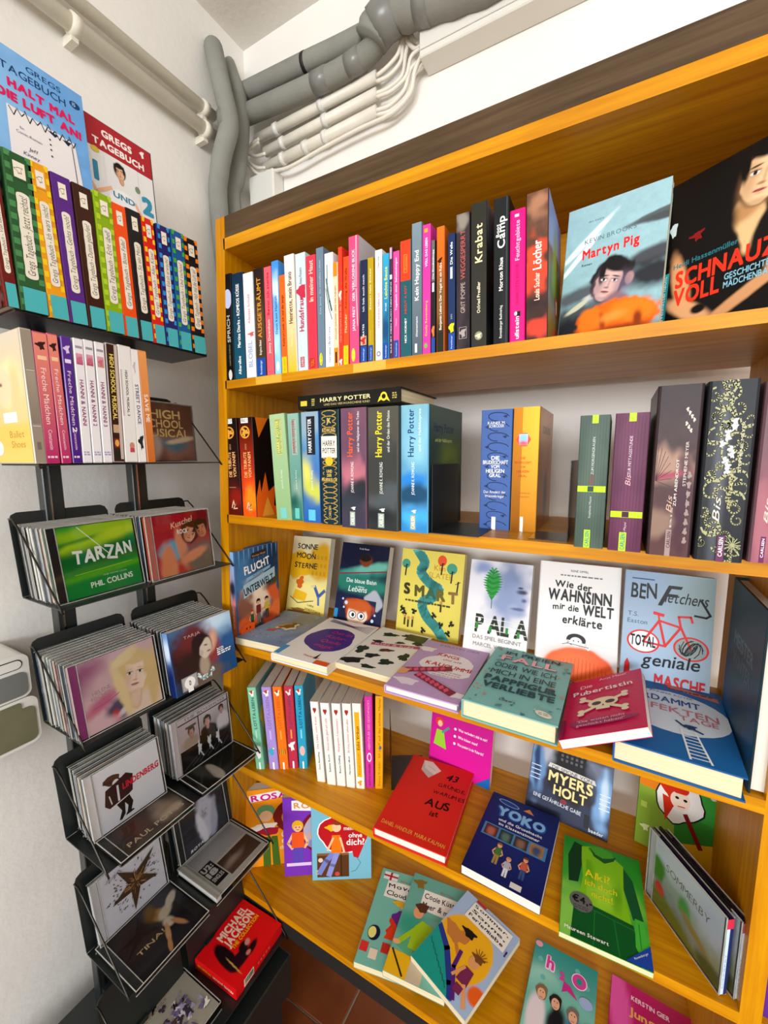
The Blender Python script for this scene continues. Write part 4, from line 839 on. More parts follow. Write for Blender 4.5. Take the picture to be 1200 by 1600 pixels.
# ---- top shelf, right
def martyn(p, h):
    p.paint([(22, h * .74, 36, 4, 42, '#dfeaec', .3), (14, h * .62, 32, 3, 48, '#e4eef0', .3), (92, h * .79, 32, 3.5, 10, '#5c6468', .35), (98, h * .76, 22, 4, 0, '#4f5458', .4), (20, h * .36, 34, 8, 14, '#5a6268', .5), (88, h * .52, 26, 9, 14, '#4c5056', .4), (30, h * .14, 60, 24, 0, '#4d5456', .35),
             (92, h * .4, 30, 14, 0, '#2f3238', .5), (18, h * .27, 14, 3, 30, '#c9c8b0', .3), (34, h * .33, 10, 3, 10, '#c4c8c4', .4), (10, h * .1, 20, 16, 0, '#23262a', .5)]
            + pblobs(52, h * .40, 31, '#1f1c1e', '#dcb4ac', '#8c7484', -16, hs=1.02, lips='#8c4a50', neck=False, turn=-.7) + [(69, h * .40, 4, 6.5, -10, '#b8908c', .25), (62, h * .35, 8, 15, -14, '#7c6c84', .7, .6), (57, h * .265, 11, 9, 0, '#8c6c74', .4)]
            + [(60, h * .13, 40, 22, 4, '#ea6a12', .1), (36, h * .13, 14, 18, 20, '#f07a1c', .2), (74, h * .18, 22, 12, -8, '#f4801c', .3), (64, h * .06, 30, 5, 0, '#8c3404', .7), (46, h * .13, 3, 10, 10, '#9c3c06', .6), (80, h * .11, 4, 9, 0, '#8a3604', .6), (56, h * .16, 12, 5, 10, '#f8943c', .7)],
            '#9fc4cc', '#8fb4bc', n=170, noise=.16, bgnoise=.22)
    p.text('dtv extra', 22, h * .87, 2.3, '#26363c', sx=1.2); p.text('KEVIN BROOKS', 20, h * .72, 5, '#5c7480', track=.06, sx=.95, rot=2, j=.06); p.fit('Martyn Pig', 19, h * .61, 57, 10.5, '#ea2c2c', b=1.6, rot=2); p.text('Roman', 19, h * .56, 2.6, '#3a4850', b=1)
book(frame(-.084, .655, S1 + .0006, -10.5, 8.5), .121, .014, .1895, '#8fb0b8', 'grey-blue paperback with a dark-haired boy in orange, cover out on the top shelf', None, cover(.121, .1895, martyn), pages='cream')
def schnauze(p, h):
    p.paint([(18, h * .3, 7, 30, 14, '#d8a070', .3), (26, h * .13, 22, 7, -32, '#dda878', .3), (72, h * .15, 46, 5, 32, '#d09a6c', .3), (90, h * .3, 14, 7, 60, '#d8a47a', .3), (35, h * .12, 6, 4, 0, '#15110f', .3),
             (64, h * .55, 13, 24, 3, '#e8c08c', .12), (60, h * .62, 17, 7, 20, '#c09060', .5), (53, h * .45, 8, 22, 20, '#1a1412', .2), (79, h * .46, 9, 22, -16, '#1a1412', .2), (42, h * .7, 14, 50, 5, '#12100e', .3), (94, h * .7, 12, 50, -4, '#12100e', .3)]
            + pblobs(72, h * .8, 34, '#140f0d', '#f0cba0', '#b08058', -8, hs=1.0, neck=False, lips='#b8605c'), '#17120f', '#120e0c', n=170, noise=.08)
    p.text('Heidi Hassenmüller', 10, h * .43, 4.4, '#2f7c88', rot=3, b=1); p.fit('SCHNAUZE', 13, h * .30, 84, 14, '#e23a20', b=1.8, rot=2); p.fit('VOLL', 13, h * .18, 38, 14, '#e23a20', b=1.8, rot=2)
    p.fit('GESCHICHTE EINER', 53, h * .25, 46, 5, '#8ec4d8', b=1, rot=2); p.fit('MÄDCHENBANDE', 53, h * .2, 40, 5, '#8ec4d8', b=1, rot=2)
    p.grad(0, 0, 7, h * .42, '#1b5c74', '#3aa4a4'); p.text('ravenmitternacht', 5, 10, 4, '#c8e4e0', rot=90, b=1); p.blob(28, h * .6, 4.5, 3.6, '#8a1c1c', .7); p.blob(7, h * .7, 3, 6, '#c8d8dc', .3)
book(frame(.034, .6665, S1 + .0006, -35, 3), .135, .014, .1795, '#15110f', 'black paperback with a dark-haired girl, at the right of the top shelf', None, cover(.135, .1795, schnauze))

# ---- display shelf: standing
def flucht(p, h):
    p.paint([(50, h * .9, 70, 30, 0, '#2c4c74', .8), (15, h * .7, 20, 50, 0, '#4a7aa8', .8), (85, h * .8, 16, 40, 0, '#1f3858', .7), (50, h * .42, 36, 34, 0, '#f0d8c0', .4), (15, h * .35, 22, 26, 0, '#8c5c48', .5), (18, h * .14, 24, 18, 0, '#e0622c', .4), (84, h * .42, 12, 30, 20, '#d8602c', .4), (86, h * .2, 18, 20, 30, '#e8783c', .5), (84, h * .56, 22, 8, 20, '#4a4434', .5), (50, h * .05, 60, 10, 0, '#1c2420', .5), (70, h * .12, 14, 10, 0, '#a83c1c', .5)], '#3c648c', '#342820', n=80, noise=.6)
    for i in range(9): p.poly([(6 + 11 * i, h), (9 + 11 * i, h), (7.5 + 11 * i, h * (.8 + .03 * (i % 3)))], '#6f9cc4')
    p.poly([(34, h * .88), (70, h * .9), (71, h * .96), (35, h * .94)], '#3a261c'); p.fit('Kirsten Wohl', 37, h * .895, 31, 3.4, '#d8b090', rot=3)
    p.fit('FLUCHT', 18, h * .72, 62, 14, '#f4f0e8', b=1.5, rot=8, j=.05); p.poly([(20, h * .64), (78, h * .72), (80, h * .755), (22, h * .68)], '#8cb4c8'); p.fit('AUS DER', 36, h * .672, 26, 4, '#2c4a64', rot=7.5)
    p.poly([(14, h * .46), (90, h * .6), (90, h * .72), (14, h * .61)], '#a8c0cc'); p.fit('UNTERWELT', 16, h * .485, 72, 13, '#161a20', b=1.3, rot=10)
    fig(p, 46, h * .12, 44, '#3a2018', '#7c2c2c', '#7c6c64'); fig(p, 66, h * .14, 40, '#1c1612', '#c8b43c', '#4a4038'); fig(p, 30, h * .1, 32, '#b8401c', '#2f5c38', '#24302c')
    p.blob(20, h * .1, 16, 12, '#ea6020', .12); p.ell(16, h * .12, 1.5, 2, '#5c1c08'); p.ell(24, h * .12, 1.5, 2, '#5c1c08')
def fl_sp(p, w, h):
    p.paint([(w * .5, h * .1, w, h * .3, 0, '#e07030', .6), (w * .5, h * .6, w * .6, h * .1, 0, '#1c2c48', .5)], '#7cb0dc', '#c8582c', n=10, noise=.5); p.up('FLUCHT AUS DER UNTERWELT', w * .5, h * .15, h * .4, w * .3, '#e8e4dc', b=1)
T_ = .019; fsp = Pr(T_ * 1000, 199); fl_sp(fsp, T_ * 1000, 199)
book(frame(-.690, .592, S3 + .0005, 90, 0), .128, T_, .199, '#3c5c84', 'blue hardback with three children and orange pumpkins, standing against the left upright', None, cover(.128, .199, flucht), fsp, hard=True, pages='white')
def sonne(p, h):
    p.paint([(20, h * .62, 40, 28, 20, '#d8a818', .12), (80, h * .68, 30, 40, 0, '#c89a1c', .2), (50, h * .25, 70, 30, 0, '#ecdf90', .4), (50, h * .03, 50, 9, 4, '#c8ac54', .4)], '#cfc8a8', '#e4d46c', n=50, noise=.5)
    for i in range(4):
        for j in range(3): p.rect(58 + 10 * i, h * (.52 + .1 * j), 64 + 10 * i, h * (.57 + .1 * j), '#b88a1c')
    p.text('SONNE', 14, h * .84, 11.5, '#2a2a2c', b=1, j=.08); p.text('MOON', 14, h * .72, 11.5, '#2a2a2c', b=1, j=.08); p.text('UND', 58, h * .74, 4.5, '#2a2a2c', rot=80); p.text('STERNE', 10, h * .6, 12, '#2a2a2c', b=1, j=.1)
    p.blob(30, h * .4, 9, 11, '#c8641c', .3, seed=2); p.blob(34, h * .47, 5, 4, '#c8641c', .2); p.line([(28, h * .3), (24, h * .2)], 3, '#c8641c'); p.poly([(14, h * .2), (48, h * .18), (52, h * .28), (20, h * .32)], '#e8b828'); p.line([(8, h * .22), (30, h * .15), (70, h * .2)], 1.6, '#3a3024')
    p.line([(70, h * .38), (82, h * .26), (96, h * .34)], 7, '#4c64a0'); p.line([(82, h * .26), (84, h * .16)], 5, '#5c74b0'); p.ell(66, h * .38, 6, 3, '#d8c8a8'); p.text('LARA', 56, h * .13, 4.6, '#222', rot=-8); p.text('SCHÜTZSACK', 50, h * .08, 4.6, '#222', rot=-8); p.blob(34, h * .05, 26, 6, '#8c6a34', .5, seed=9)
book(frame(-.724, .775, S3 + .0006, 5, 14), .114, .020, .199, '#d8c88c', 'yellow paperback with a handwritten black title and a dog on a sledge', 'novels leaning at the back of the display shelf', cover(.114, .199, sonne), pages='white')
def bahn(p, h):
    p.paint([(60, h * .84, 60, 26, 0, '#141a34', .3), (30, h * .62, 80, 10, 10, '#2c7c74', .4), (70, h * .72, 50, 8, 14, '#6cb4a4', .5), (56, h * .8, 13, 10, 0, '#7c3c20', .2), (54, h * .83, 12, 7, 0, '#1c1614', .2), (50, h * .5, 70, 16, 0, '#2c7c6c', .5), (50, h * .15, 70, 30, 0, '#20284c', .4), (80, h * .33, 17, 17, 0, '#aab0b8', .1)], '#181c38', '#1c2444', n=80, noise=.4)
    p.line([(0, h * .6), (40, h * .64), (100, h * .7)], 2.2, '#8c2430'); p.text('Frank Bauer', 38, h * .93, 3, '#c8ccd8'); p.text('Die blaue Bahn', 18, h * .51, 7.5, '#eef2f0', j=.05, rot=2); p.text('meines', 44, h * .465, 3.5, '#eef2f0'); p.text('Lebens', 24, h * .405, 10, '#eef2f0', sh=.2, rot=2)
    p.paint([(50, h * .2, 30, 22, 0, '#b8541c', .12), (50, h * .13, 20, 20, 0, '#f4d8c0', .08), (50, h * .24, 26, 9, 0, '#c4602c', .3)], '#20284c', '#1c2040', n=60, x0=14, x1=86, y0=0, y1=h * .33, noise=.35)
    for cx in (40, 58): p.ell(cx, h * .13, 8, 7, '#1c1c20'); p.ell(cx, h * .13, 6.8, 5.8, '#eef4f8'); p.ell(cx + 1, h * .13, 3, 3.4, '#2c2420')
    p.line([(44, h * .04), (54, h * .042)], 1, '#a03c30')
    for x, y, r in ((20, .2, 2), (24, .26, 3.4), (16, .3, 2), (82, .1, 3), (86, .17, 2)): p.ell(x, h * y, r, r, '#c8d8e8')
    p.rect(0, h * .06, 8, h * .17, '#2c94c8'); p.rect(84, 0, 100, h * .05, '#e85c1c')
book(frame(-.583, .787, S3 + .0006, -.5, 15), .133, .022, .194, '#1a2040', 'dark blue-green book with a red-haired child in glasses under water', 'novels leaning at the back of the display shelf', cover(.133, .194, bahn), pages='white')
def smart(p, h):
    p.rect(0, 0, 100, h, '#ddd062')
    L_ = [(25, h), (38, h * .86), (34, h * .74), (50, h * .62), (64, h * .56), (54, h * .46), (40, h * .38), (48, h * .24), (66, h * .12), (78, 0)]
    C_ = [(q.x, q.y) for q in curve_pts([(x, y, 0) for x, y in L_], 4)]; p.line(C_, 15, '#58b4b0')
    p.text('Kim', 54, h * .78, 8, '#c87a1c'); p.text('SLATER', 46, h * .69, 8, '#c8901c'); p.ell(66, h * .9, 7, 8, '#e0562c'); p.ell(8, h * .82, 7, 7, '#4a9c84'); p.ell(82, h * .82, 8, 8, '#4a9c84')
    for x, y in ((66, .74), (8, .68), (82, .66), (92, .55)): p.line([(x, h * y), (x + 1, h * (y + .13))], 2.2, '#2a2a22'); p.line([(x - 3, h * (y + .1)), (x + 4, h * (y + .13))], 1, '#2a2a22')
    for i, (ch, c) in enumerate(zip('SMART', ('#3c3a20', '#5c5a24', '#3a6450', '#6c6424', '#8c6c3c'))): p.text(ch, 8 + 18 * i, h * (.46 - .008 * i), 16, c, b=2.5, j=.05)
    p.bars(12, h * .37, 84, h * .41, '#4a4a2c', 1, 3, .5)
    for x, y in ((8, .28), (12, .24), (28, .27), (60, .26), (72, .17), (84, .09), (88, .2), (45, .07)): p.blob(x, h * y, 3.4, 3.8, '#26261c', .7, seed=int(x))
    for x, y in ((14, .1), (20, .08), (27, .09), (70, .32)): p.line([(x, h * y), (x, h * (y + .09))], 2.6, '#3c3420'); p.ell(x, h * (y + .1), 2, 2.5, '#c88c54')
book(frame(-.423, .81, S3 + .0006, 0, 12), .15, .014, .19, '#c8bc5c', 'pale yellow book with a winding turquoise river and small drawn trees', 'novels leaning at the back of the display shelf', cover(.15, .19, smart), pages='cream')
def pala(p, h):
    p.paint([(70, h * .78, 26, 34, 0, '#7c8cb0', .6), (82, h * .66, 12, 26, 0, '#9aa6c4', .5), (60, h * .6, 24, 30, 0, '#8c9cc0', .8), (88, h * .72, 8, 4, 0, '#39405c', .5), (84, h * .76, 5, 1.4, 0, '#2c3450', .4), (90, h * .64, 4, 3, 0, '#505c80', .6), (20, h * .92, 14, 10, 0, '#8c9cc4', .7), (80, h * .55, 10, 2.5, 0, '#5c6890', .5)], '#d9dbe6', '#eceae6', n=70, noise=.5)
    p.line([(40, h * .52), (38, h * .9)], 1.2, '#1c5c2c')
    for k in range(12):
        y = h * (.6 + .026 * k); w_ = 17 * math.sin(math.pi * (k + 1.2) / 13.5)
        for s_ in (-1, 1): p.poly([(39, y), (39 + s_ * w_, y + 7), (39 + s_ * w_ * .5, y + 8), (39, y + 4)], ('#1f8434', '#2c9c40')[k % 2])
    for i, ch in enumerate('PALA'):
        p.text(ch, 16 + 21 * i, h * .27, 28, '#22301c', b=1.5, sx=.72); 
    for k in range(3): p.rect(12, h * (.30 + .055 * k), 98, h * (.306 + .055 * k), '#e8e6e2')
    for x, y in ((18, .3), (40, .28), (66, .29), (84, .27)): p.rect(x, h * y, x + 4, h * (y + .06), '#2c8c3c')
    p.fit('DAS SPIEL BEGINNT', 14, h * .2, 78, 6, '#8a8a88'); p.fit('MARCEL VAN DRIEL', 16, h * .13, 74, 6, '#8a8a88')
book(frame(-.250, .765, S3 + .0006, 1.5, 18), .122, .018, .194, '#e2e2e4', 'white book with a green feather-like leaf and a pale bluish face', 'novels leaning at the back of the display shelf', cover(.122, .194, pala), pages='white')
def wahn(p, h):
    p.rect(0, 0, 100, h, '#e9e8e6'); p.text('RENÉ OPPEL', 50, h * .925, 2.8, '#444', 'c', b=1); p.bars(26, h * .88, 78, h * .9, '#777', 1, 4, .6)
    p.text('Wie der', 19, h * .79, 9, '#111', b=1.4, j=.05, rot=-3); p.fit('WAHNSINN', 11, h * .67, 80, 15, '#111', b=1.8, j=.03); p.fit('mir die', 18, h * .59, 34, 8.5, '#111', b=1.2, j=.08); p.fit('WELT', 56, h * .57, 38, 13.5, '#111', b=1.8); p.fit('erklärte', 31, h * .48, 50, 11, '#111', b=1.3, j=.06, rot=-2)
    p.paint([(54, h * .06, 46, 36, 0, '#f2581a', .06), (50, h * .12, 30, 20, 0, '#fa7a3c', .9)], '#e9e8e6', '#e9e8e6', n=80, y1=h * .33, noise=.06)
    for i in range(16): p.line([(14 + 5 * i, h * .03), (18 + 4.6 * i, h * (.08 + .12 * math.sin(math.pi * (i + 2) / 20)))], .7, '#e0480c')
    p.ell(50, h * .35, 12, 8, '#111'); p.ell(50, h * .335, 7.5, 6, '#f1efec'); p.line([(33, h * .305), (40, h * .33), (62, h * .315), (66, h * .29)], 4, '#f4f2f0'); p.line([(33, h * .3), (40, h * .315), (66, h * .3)], .8, '#111')
    for q in (47, 53): p.ell(q, h * .34, .8, .9, '#111')
book(frame(-.112, .760, S3 + .0006, 2.9, 14), .133, .020, .207, '#e0dfdc', 'white hardback with hand-drawn black title and a girl over an orange ball', 'novels leaning at the back of the display shelf', cover(.133, .207, wahn), pages='white', hard=True)
def ben(p, h):
    p.paint([(85, h * .8, 30, 50, 0, '#9ab0b4', .8), (30, h * .3, 60, 50, 0, '#a8c0d8', .9)], '#8fa8c4', '#b4c4c8', n=30, noise=.3)
    p.rect(8, h * .935, 34, h * .945, '#2c4c84'); p.text('BEN', 7, h * .79, 20, '#111', b=1, sx=.6, j=.05); p.text('F', 38, h * .75, 28, '#111', b=.5, sx=1, sh=.4); p.text('letchers', 46, h * .78, 15, '#111', b=.2, sx=.66, sh=.3)
    p.line([(86, h * .82), (96, h * .72), (92, h * .7), (80, h * .705)], 2.6, '#111')
    p.text('T.S.', 5, h * .64, 6, '#4a6480'); p.text('Easton', 5, h * .585, 6, '#4a6480')
    for cx, fc in ((25, '#e8ecf0'), (78, '#9aa8a8')): p.ell(cx, h * .45, 19, 15.5, '#d8322c'); p.ell(cx, h * .45, 16.8, 13.5, fc)
    p.line([(25, h * .45), (42, h * .63), (66, h * .6), (50, h * .44), (25, h * .45)], 2.8, '#d8322c'); p.line([(42, h * .63), (50, h * .44)], 2.8, '#d8322c'); p.line([(66, h * .6), (78, h * .45)], 2.8, '#d8322c'); p.line([(66, h * .6), (63, h * .68), (76, h * .69), (78, h * .65)], 2.6, '#d8322c'); p.line([(36, h * .685), (46, h * .675)], 4, '#d8322c'); p.line([(41, h * .67), (42, h * .63)], 2, '#d8322c')
    rnd = random.Random(3)
    for i in range(14): t0 = rnd.uniform(0, 6); p.line([(78 + 13 * math.cos(t0 + k * .5) * (1 - .1 * k), h * .45 + 11 * math.sin(t0 + k * .8) * (1 - .1 * k)) for k in range(6)], .9, '#1c2020')
    p.fit('TOTAL', 10, h * .415, 30, 14, '#111', b=1.3); p.text('geniale', 24, h * .27, 16, '#111', b=.4, sh=.2, rot=4); p.fit('MASCHE', 40, h * .13, 56, 15, '#c8242c', b=1.6); p.poly([(4, h * .1), (12, h * .1), (11, h * .26), (8, h * .3), (5, h * .26)], '#c8242c')
book(frame(.0235, .760, S3 + .0006, 0, 9), .1215, .016, .208, '#8c9cb0', 'blue-grey book with a red bicycle and scribbled wheel', 'novels leaning at the back of the display shelf', cover(.1215, .208, ben), pages='white')
# large book standing edge-on at the right
p1, p2 = at(1160, 1211, 2, S3), at(1187.5, 965, 1, .6)
def big(p, h):
    p.paint([(30, h * .1, 60, 30, 0, '#1c5c8c', .7), (60, h * .7, 50, 40, 0, '#1c2c34', .6), (50, h * .4, 30, 40, 0, '#243c44', .8)], '#142024', '#1c5a84', n=50, noise=.6, bgnoise=.4)
    p.fit('MEISTER', 20, h * .62, 60, 12, '#5c7078', b=1); p.fit('WINTER', 22, h * .5, 56, 12, '#50646c', b=1)
Mb = Matrix(((0, 1, 0, 0), (-1, 0, 0, 0), (0, 0, 1, 0), (0, 0, 0, 1)))   # x -> -Y (spine at the back), y -> +X, front cover faces -X
Mb[0][3], Mb[1][3], Mb[2][3] = p1.x - .002, .595 + .155, S3 + .0005
book(Mb, .155, .034, .222, '#142c34', 'large dark teal hardback with white page edges, at the display shelf right end', None, cover(.155, .222, big), pages='white', hard=True)

# ---- display shelf: lying
def lie(X, Y, yaw, W, H, T, col, label, fn, zs=S3, z=0, roll=0, tilt=90, group=None, **k):
    return book(frame(X, Y, zs + z + T + .0006, yaw, tilt, roll), W, T, H, col, label, group, cover(W, H, fn), **k)
GL_ = 'books lying face up along the front of the display shelf'
def wolf(p, h):
    p.paint([(30, h * .3, 50, 40, 0, '#8fa4bc', .5), (70, h * .75, 40, 30, 0, '#8c8c84', .5), (60, h * .55, 20, 12, 20, '#b0a070', .3)], '#8c9cb0', '#7c94b0', n=40, noise=1, bgnoise=.5)
    rnd = random.Random(4)
    for i in range(40): x, y = rnd.uniform(4, 92), rnd.uniform(4, h - 6); p.line([(x, y), (x + rnd.uniform(2, 6), y + rnd.uniform(-5, 5))], .8, ('#4c6484', '#c8d4dc')[i % 2])
    p.blob(60, h * .5, 18, 12, '#e0dcc0', .4, rot=30); p.blob(58, h * .52, 14, 8, '#8c5c1c', .4, rot=35); p.blob(62, h * .62, 5, 4, '#8c5c1c', .3); p.line([(50, h * .44), (40, h * .36)], 4, '#c8602c'); p.poly([(30, h * .3), (44, h * .34), (46, h * .4), (32, h * .36)], '#d8602c')
lie(-.692, .585, 5, .124, .172, .0155, '#7c90a4', 'pale blue paperback with a drawn brown wolf, lying leftmost on the display shelf', wolf, group=GL_)
def kefer(p, h):
    p.rect(0, 0, 100, h, '#efece8'); p.blob(52, h * .5, 40, 42, '#46288c', .06, rot=35, seed=2)
    for i in range(7): p.line([(10, h * (.98 - .012 * i)), (60, h * (.9 - .006 * i)), (98, h * (.97 - .03 * i))], .9, '#4a3470')
    for k, (t, a) in enumerate((('Das ist', .66), ('Käfer-', .55), ('Quelle', .4), ('magic', .3))): p.text(t, 40, h * (.64 - .11 * k), 10, '#c83a6c', sh=.25, j=.05)
    p.rect(0, h * .02, 10, h * .2, '#4c9cc8'); p.text('Thienemann', 46, h * .09, 4, '#d8504c', b=1); p.rect(74, 0, 98, h * .07, '#e85a1c'); p.poly([(66, h * .08), (72, h * .08), (69, h * .2)], '#222')
lie(-.572, .568, 2, .133, .200, .016, '#e4dfe2', 'white hardback with a big purple blob and pink writing, lying on the display shelf', kefer, hard=True, group=GL_)
def cow(p, h):
    p.rect(0, 0, 100, h, '#ece9e2')
    for k, (x, y, rx, ry, ro) in enumerate(((18, .12, 20, 9, 20), (52, .08, 12, 5, 0), (14, .38, 9, 14, 0), (40, .3, 12, 7, 30), (70, .24, 11, 9, 10), (88, .42, 8, 12, 0), (24, .62, 9, 6, 0), (52, .47, 12, 5, 20), (30, .84, 14, 7, 10), (62, .9, 12, 6, 0), (88, .78, 8, 10, 0), (60, .7, 8, 4, 20))):
        p.blob(x, h * y, rx, ry, '#22301f' if k % 3 else '#1c1a18', .35, rot=ro, seed=k)
    p.blob(52, h * .47, 8, 3.4, '#7c2420', .4, rot=20); p.line([(20, h * .55), (95, h * .68)], 9, '#b8486c'); p.fit('Kuhl & kuhl', 24, h * .545, 66, 6, '#f0d8dc', rot=12)
    p.rect(60, h * .8, 96, h * .96, '#4a4c2c')
lie(-.447, .604, 0, .124, .186, .011, '#e6e0c8', 'open-edged book with a black and white cow-patch cover lying on the display shelf', cow, group=GL_, pages='cream')
def jungs(p, h):
    p.rect(0, 0, 100, h, '#c0a0cc'); p.blob(56, h * .56, 38, 34, '#efe6ea', .12, seed=5); p.blob(10, h * .8, 14, 7, '#efe6ea', .3); p.blob(88, h * .12, 14, 6, '#efe6ea', .3); p.blob(20, h * .14, 16, 8, '#e4d8e4', .3)
    p.fit('KERSTIN GIER', 24, h * .92, 64, 6, '#8c6c9c'); p.fit('JUNGS', 30, h * .72, 36, 8, '#c8242c', b=1, rot=-4, j=.06); p.text('sind wie', 44, h * .64, 6, '#c8242c', j=.1); p.fit('KAUGUMMI', 24, h * .51, 68, 9.5, '#c8242c', b=1.2, j=.06); p.bars(44, h * .34, 82, h * .46, '#b89cb0', 3, 4, .3)
    for a, b_ in (((4, h * .3), (62, h * .5)), ((30, h * .28), (84, h * .12))):
        p.line([a, b_], 13, '#8c2440')
        for k in range(7): t = k / 7; x, y = a[0] + (b_[0] - a[0]) * t, a[1] + (b_[1] - a[1]) * t; p.poly([(x, y - 6), (x + 4, y), (x, y + 6), (x - 4, y)], '#d8507c')
    p.blob(4, h * .28, 10, 8, '#e0a070', .2)
lie(-.322, .575, 1.0, .130, .194, .0148, '#b898c4', 'lilac hardback with patterned tights and red title, lying on the display shelf', jungs, hard=True, group=GL_, pages='white')
def fall(p, h):
    p.rect(0, 0, 100, h, '#84bcb8'); rnd = random.Random(8)
    for i in range(120):
        x, y = rnd.uniform(1, 99), rnd.uniform(1, h - 1)
        if 14 < x < 84 and h * .14 < y < h * .93: continue
        p.blob(x, y, rnd.uniform(1, 3), rnd.uniform(1, 2.6), rnd.choice(('#5c9498', '#a8d8d0', '#4c7c8c', '#c88c78', '#6ca8a8')), .5, seed=i)
    p.fit('Jessica Park', 40, h * .965, 26, 2.4, '#444'); p.fit('IM FREIEN', 16, h * .87, 70, 8, '#2c4448', b=1.5); p.fit('FALL', 14, h * .735, 72, 15, '#2c4448', b=2); p.fit('FALL', 13, h * .742, 72, 15, '#efb4b8', b=1.4)
    p.fit('ODER WIE ICH', 10, h * .6, 76, 12, '#2c3a3c', b=.3); p.fit('MICH IN EINE', 10, h * .475, 78, 12, '#2c3a3c', b=.3); p.fit('PAPPFIGUR', 8, h * .355, 84, 11.5, '#24484c', b=2.6, j=.03); p.fit('VERLIEBTE', 10, h * .245, 82, 11.5, '#24484c', b=2.6, j=.03); p.text('Loewe', 36, h * .1, 4.4, '#1c1c1c', b=.5)
    p.ell(84, h * .07, 9, 5, '#e4e2cc', rot=-20); p.bars(79, h * .055, 90, h * .09, '#888', 2, 3, .4)
lie(-.186, .573, -.8, .137, .203, .030, '#7cb0ac', 'thick turquoise hardback with pink and black capitals, lying on the display shelf', fall, hard=True, group=GL_)
def pub(p, h):
    p.rect(0, 0, 100, h, '#d4145c')
    for i in range(-8, 16): p.line([(0, i * 13), (100, i * 13 + 130)], .5, '#e83c7c'); p.line([(0, i * 13 + 60), (100, i * 13 - 70)], .5, '#e83c7c')
    p.text('Anja Maier', 44, h * .9, 6, '#f8d0dc', j=.04, rot=6); p.text('Die', 18, h * .79, 9, '#fbe8ec', j=.05, rot=5); p.fit('Pubertistin', 10, h * .66, 80, 11.5, '#fbe8ec', b=1, rot=6, j=.05)
    for a, b_ in (((24, h * .57), (78, h * .33)), ((24, h * .34), (78, h * .56))):
        p.line([a, b_], 5.5, '#efe2c4')
        for q in (a, b_):
            for d in (-3.6, 3.6): p.ell(q[0], q[1] + d, 4.4, 3.8, '#efe2c4')
    p.ell(51, h * .47, 19, 13, '#efe2c4'); p.rect(43, h * .355, 60, h * .42, '#efe2c4'); p.ell(43, h * .465, 6, 4.6, '#3c2c2c'); p.ell(60, h * .465, 6, 4.6, '#3c2c2c'); p.poly([(50, h * .41), (53, h * .41), (51.5, h * .44)], '#3c2c2c')
    p.blob(50, h * .17, 40, 8, '#9c1c5c', .12, seed=4); p.fit('"Die wüten nicht', 20, h * .18, 58, 5, '#f4b8cc', rot=3); p.fit('geschickt haben!"', 20, h * .125, 58, 5, '#f4b8cc', rot=3); p.rect(0, 0, 6, h * .26, '#8c1450')
def axes(org, r, u):
    r = Vector(r).normalized(); u = Vector(u); u = (u - r * u.dot(r)).normalized(); y = u.cross(r); M = Matrix.Identity(4)
    for i in range(3): M[i][0], M[i][1], M[i][2], M[i][3] = r[i], y[i], u[i], org[i]
    return M
book(axes((-.0475, .563, .9715), (.885, .01, .465), (.03, 1, 0)), .112, .013, .166, '#c8145a', 'hot pink paperback with skull and crossbones, lying askew between its neighbours on the display shelf', GL_, cover(.112, .166, pub), pages='white')
def perf(p, h):
    p.rect(0, 0, 100, h, '#1f68a8'); p.ell(50, h * .56, 52, 42, '#d8e4ee'); p.poly([(46, h * .98), (96, h * .9), (97, h * .84), (50, h * .92)], '#c87868'); p.bars(50, h * .88, 92, h * .93, '#6c3c3c', 1, 2, .4)
    p.text('DIE', 10, h * .83, 7, '#2c5c9c'); p.text('JENNIFER ROYER', 30, h * .8, 4, '#5c748c', rot=-3); p.fit('VERDAMMT', 8, h * .67, 70, 12, '#24508c', b=1, rot=-1); p.fit('PERFEKTEN', 2, h * .54, 90, 12, '#c87c88', b=.6, rot=-1); p.fit('TAGE', 56, h * .46, 34, 9, '#c87c88', b=.6)
    p.line([(60, h * .02), (56, h * .36)], 1.8, '#e8eef2'); p.line([(76, h * .02), (68, h * .34)], 1.8, '#e8eef2')
    for k in range(9): p.line([(60 - .4 * k, h * (.04 + .037 * k)), (75.5 - .9 * k, h * (.045 + .036 * k))], 1.3, '#e8eef2')
    p.blob(64, h * .385, 6, 4, '#1c3c6c', .4); p.line([(60, h * .37), (53, h * .43)], 2.2, '#1c3c6c'); p.line([(66, h * .37), (74, h * .34)], 2.6, '#1c3c6c'); p.ell(10, h * .4, 4, 4.5, '#1c3c6c'); p.line([(8, h * .36), (12, h * .26), (20, h * .22)], 5, '#1c3c6c'); p.line([(10, h * .3), (3, h * .2)], 4, '#1c3c6c')
lie(.017, .578, -2.0, .134, .196, .031, '#1f5c94', 'thick blue hardback with white oval and ladder, lying at the display shelf right end', perf, hard=True, group=GL_)

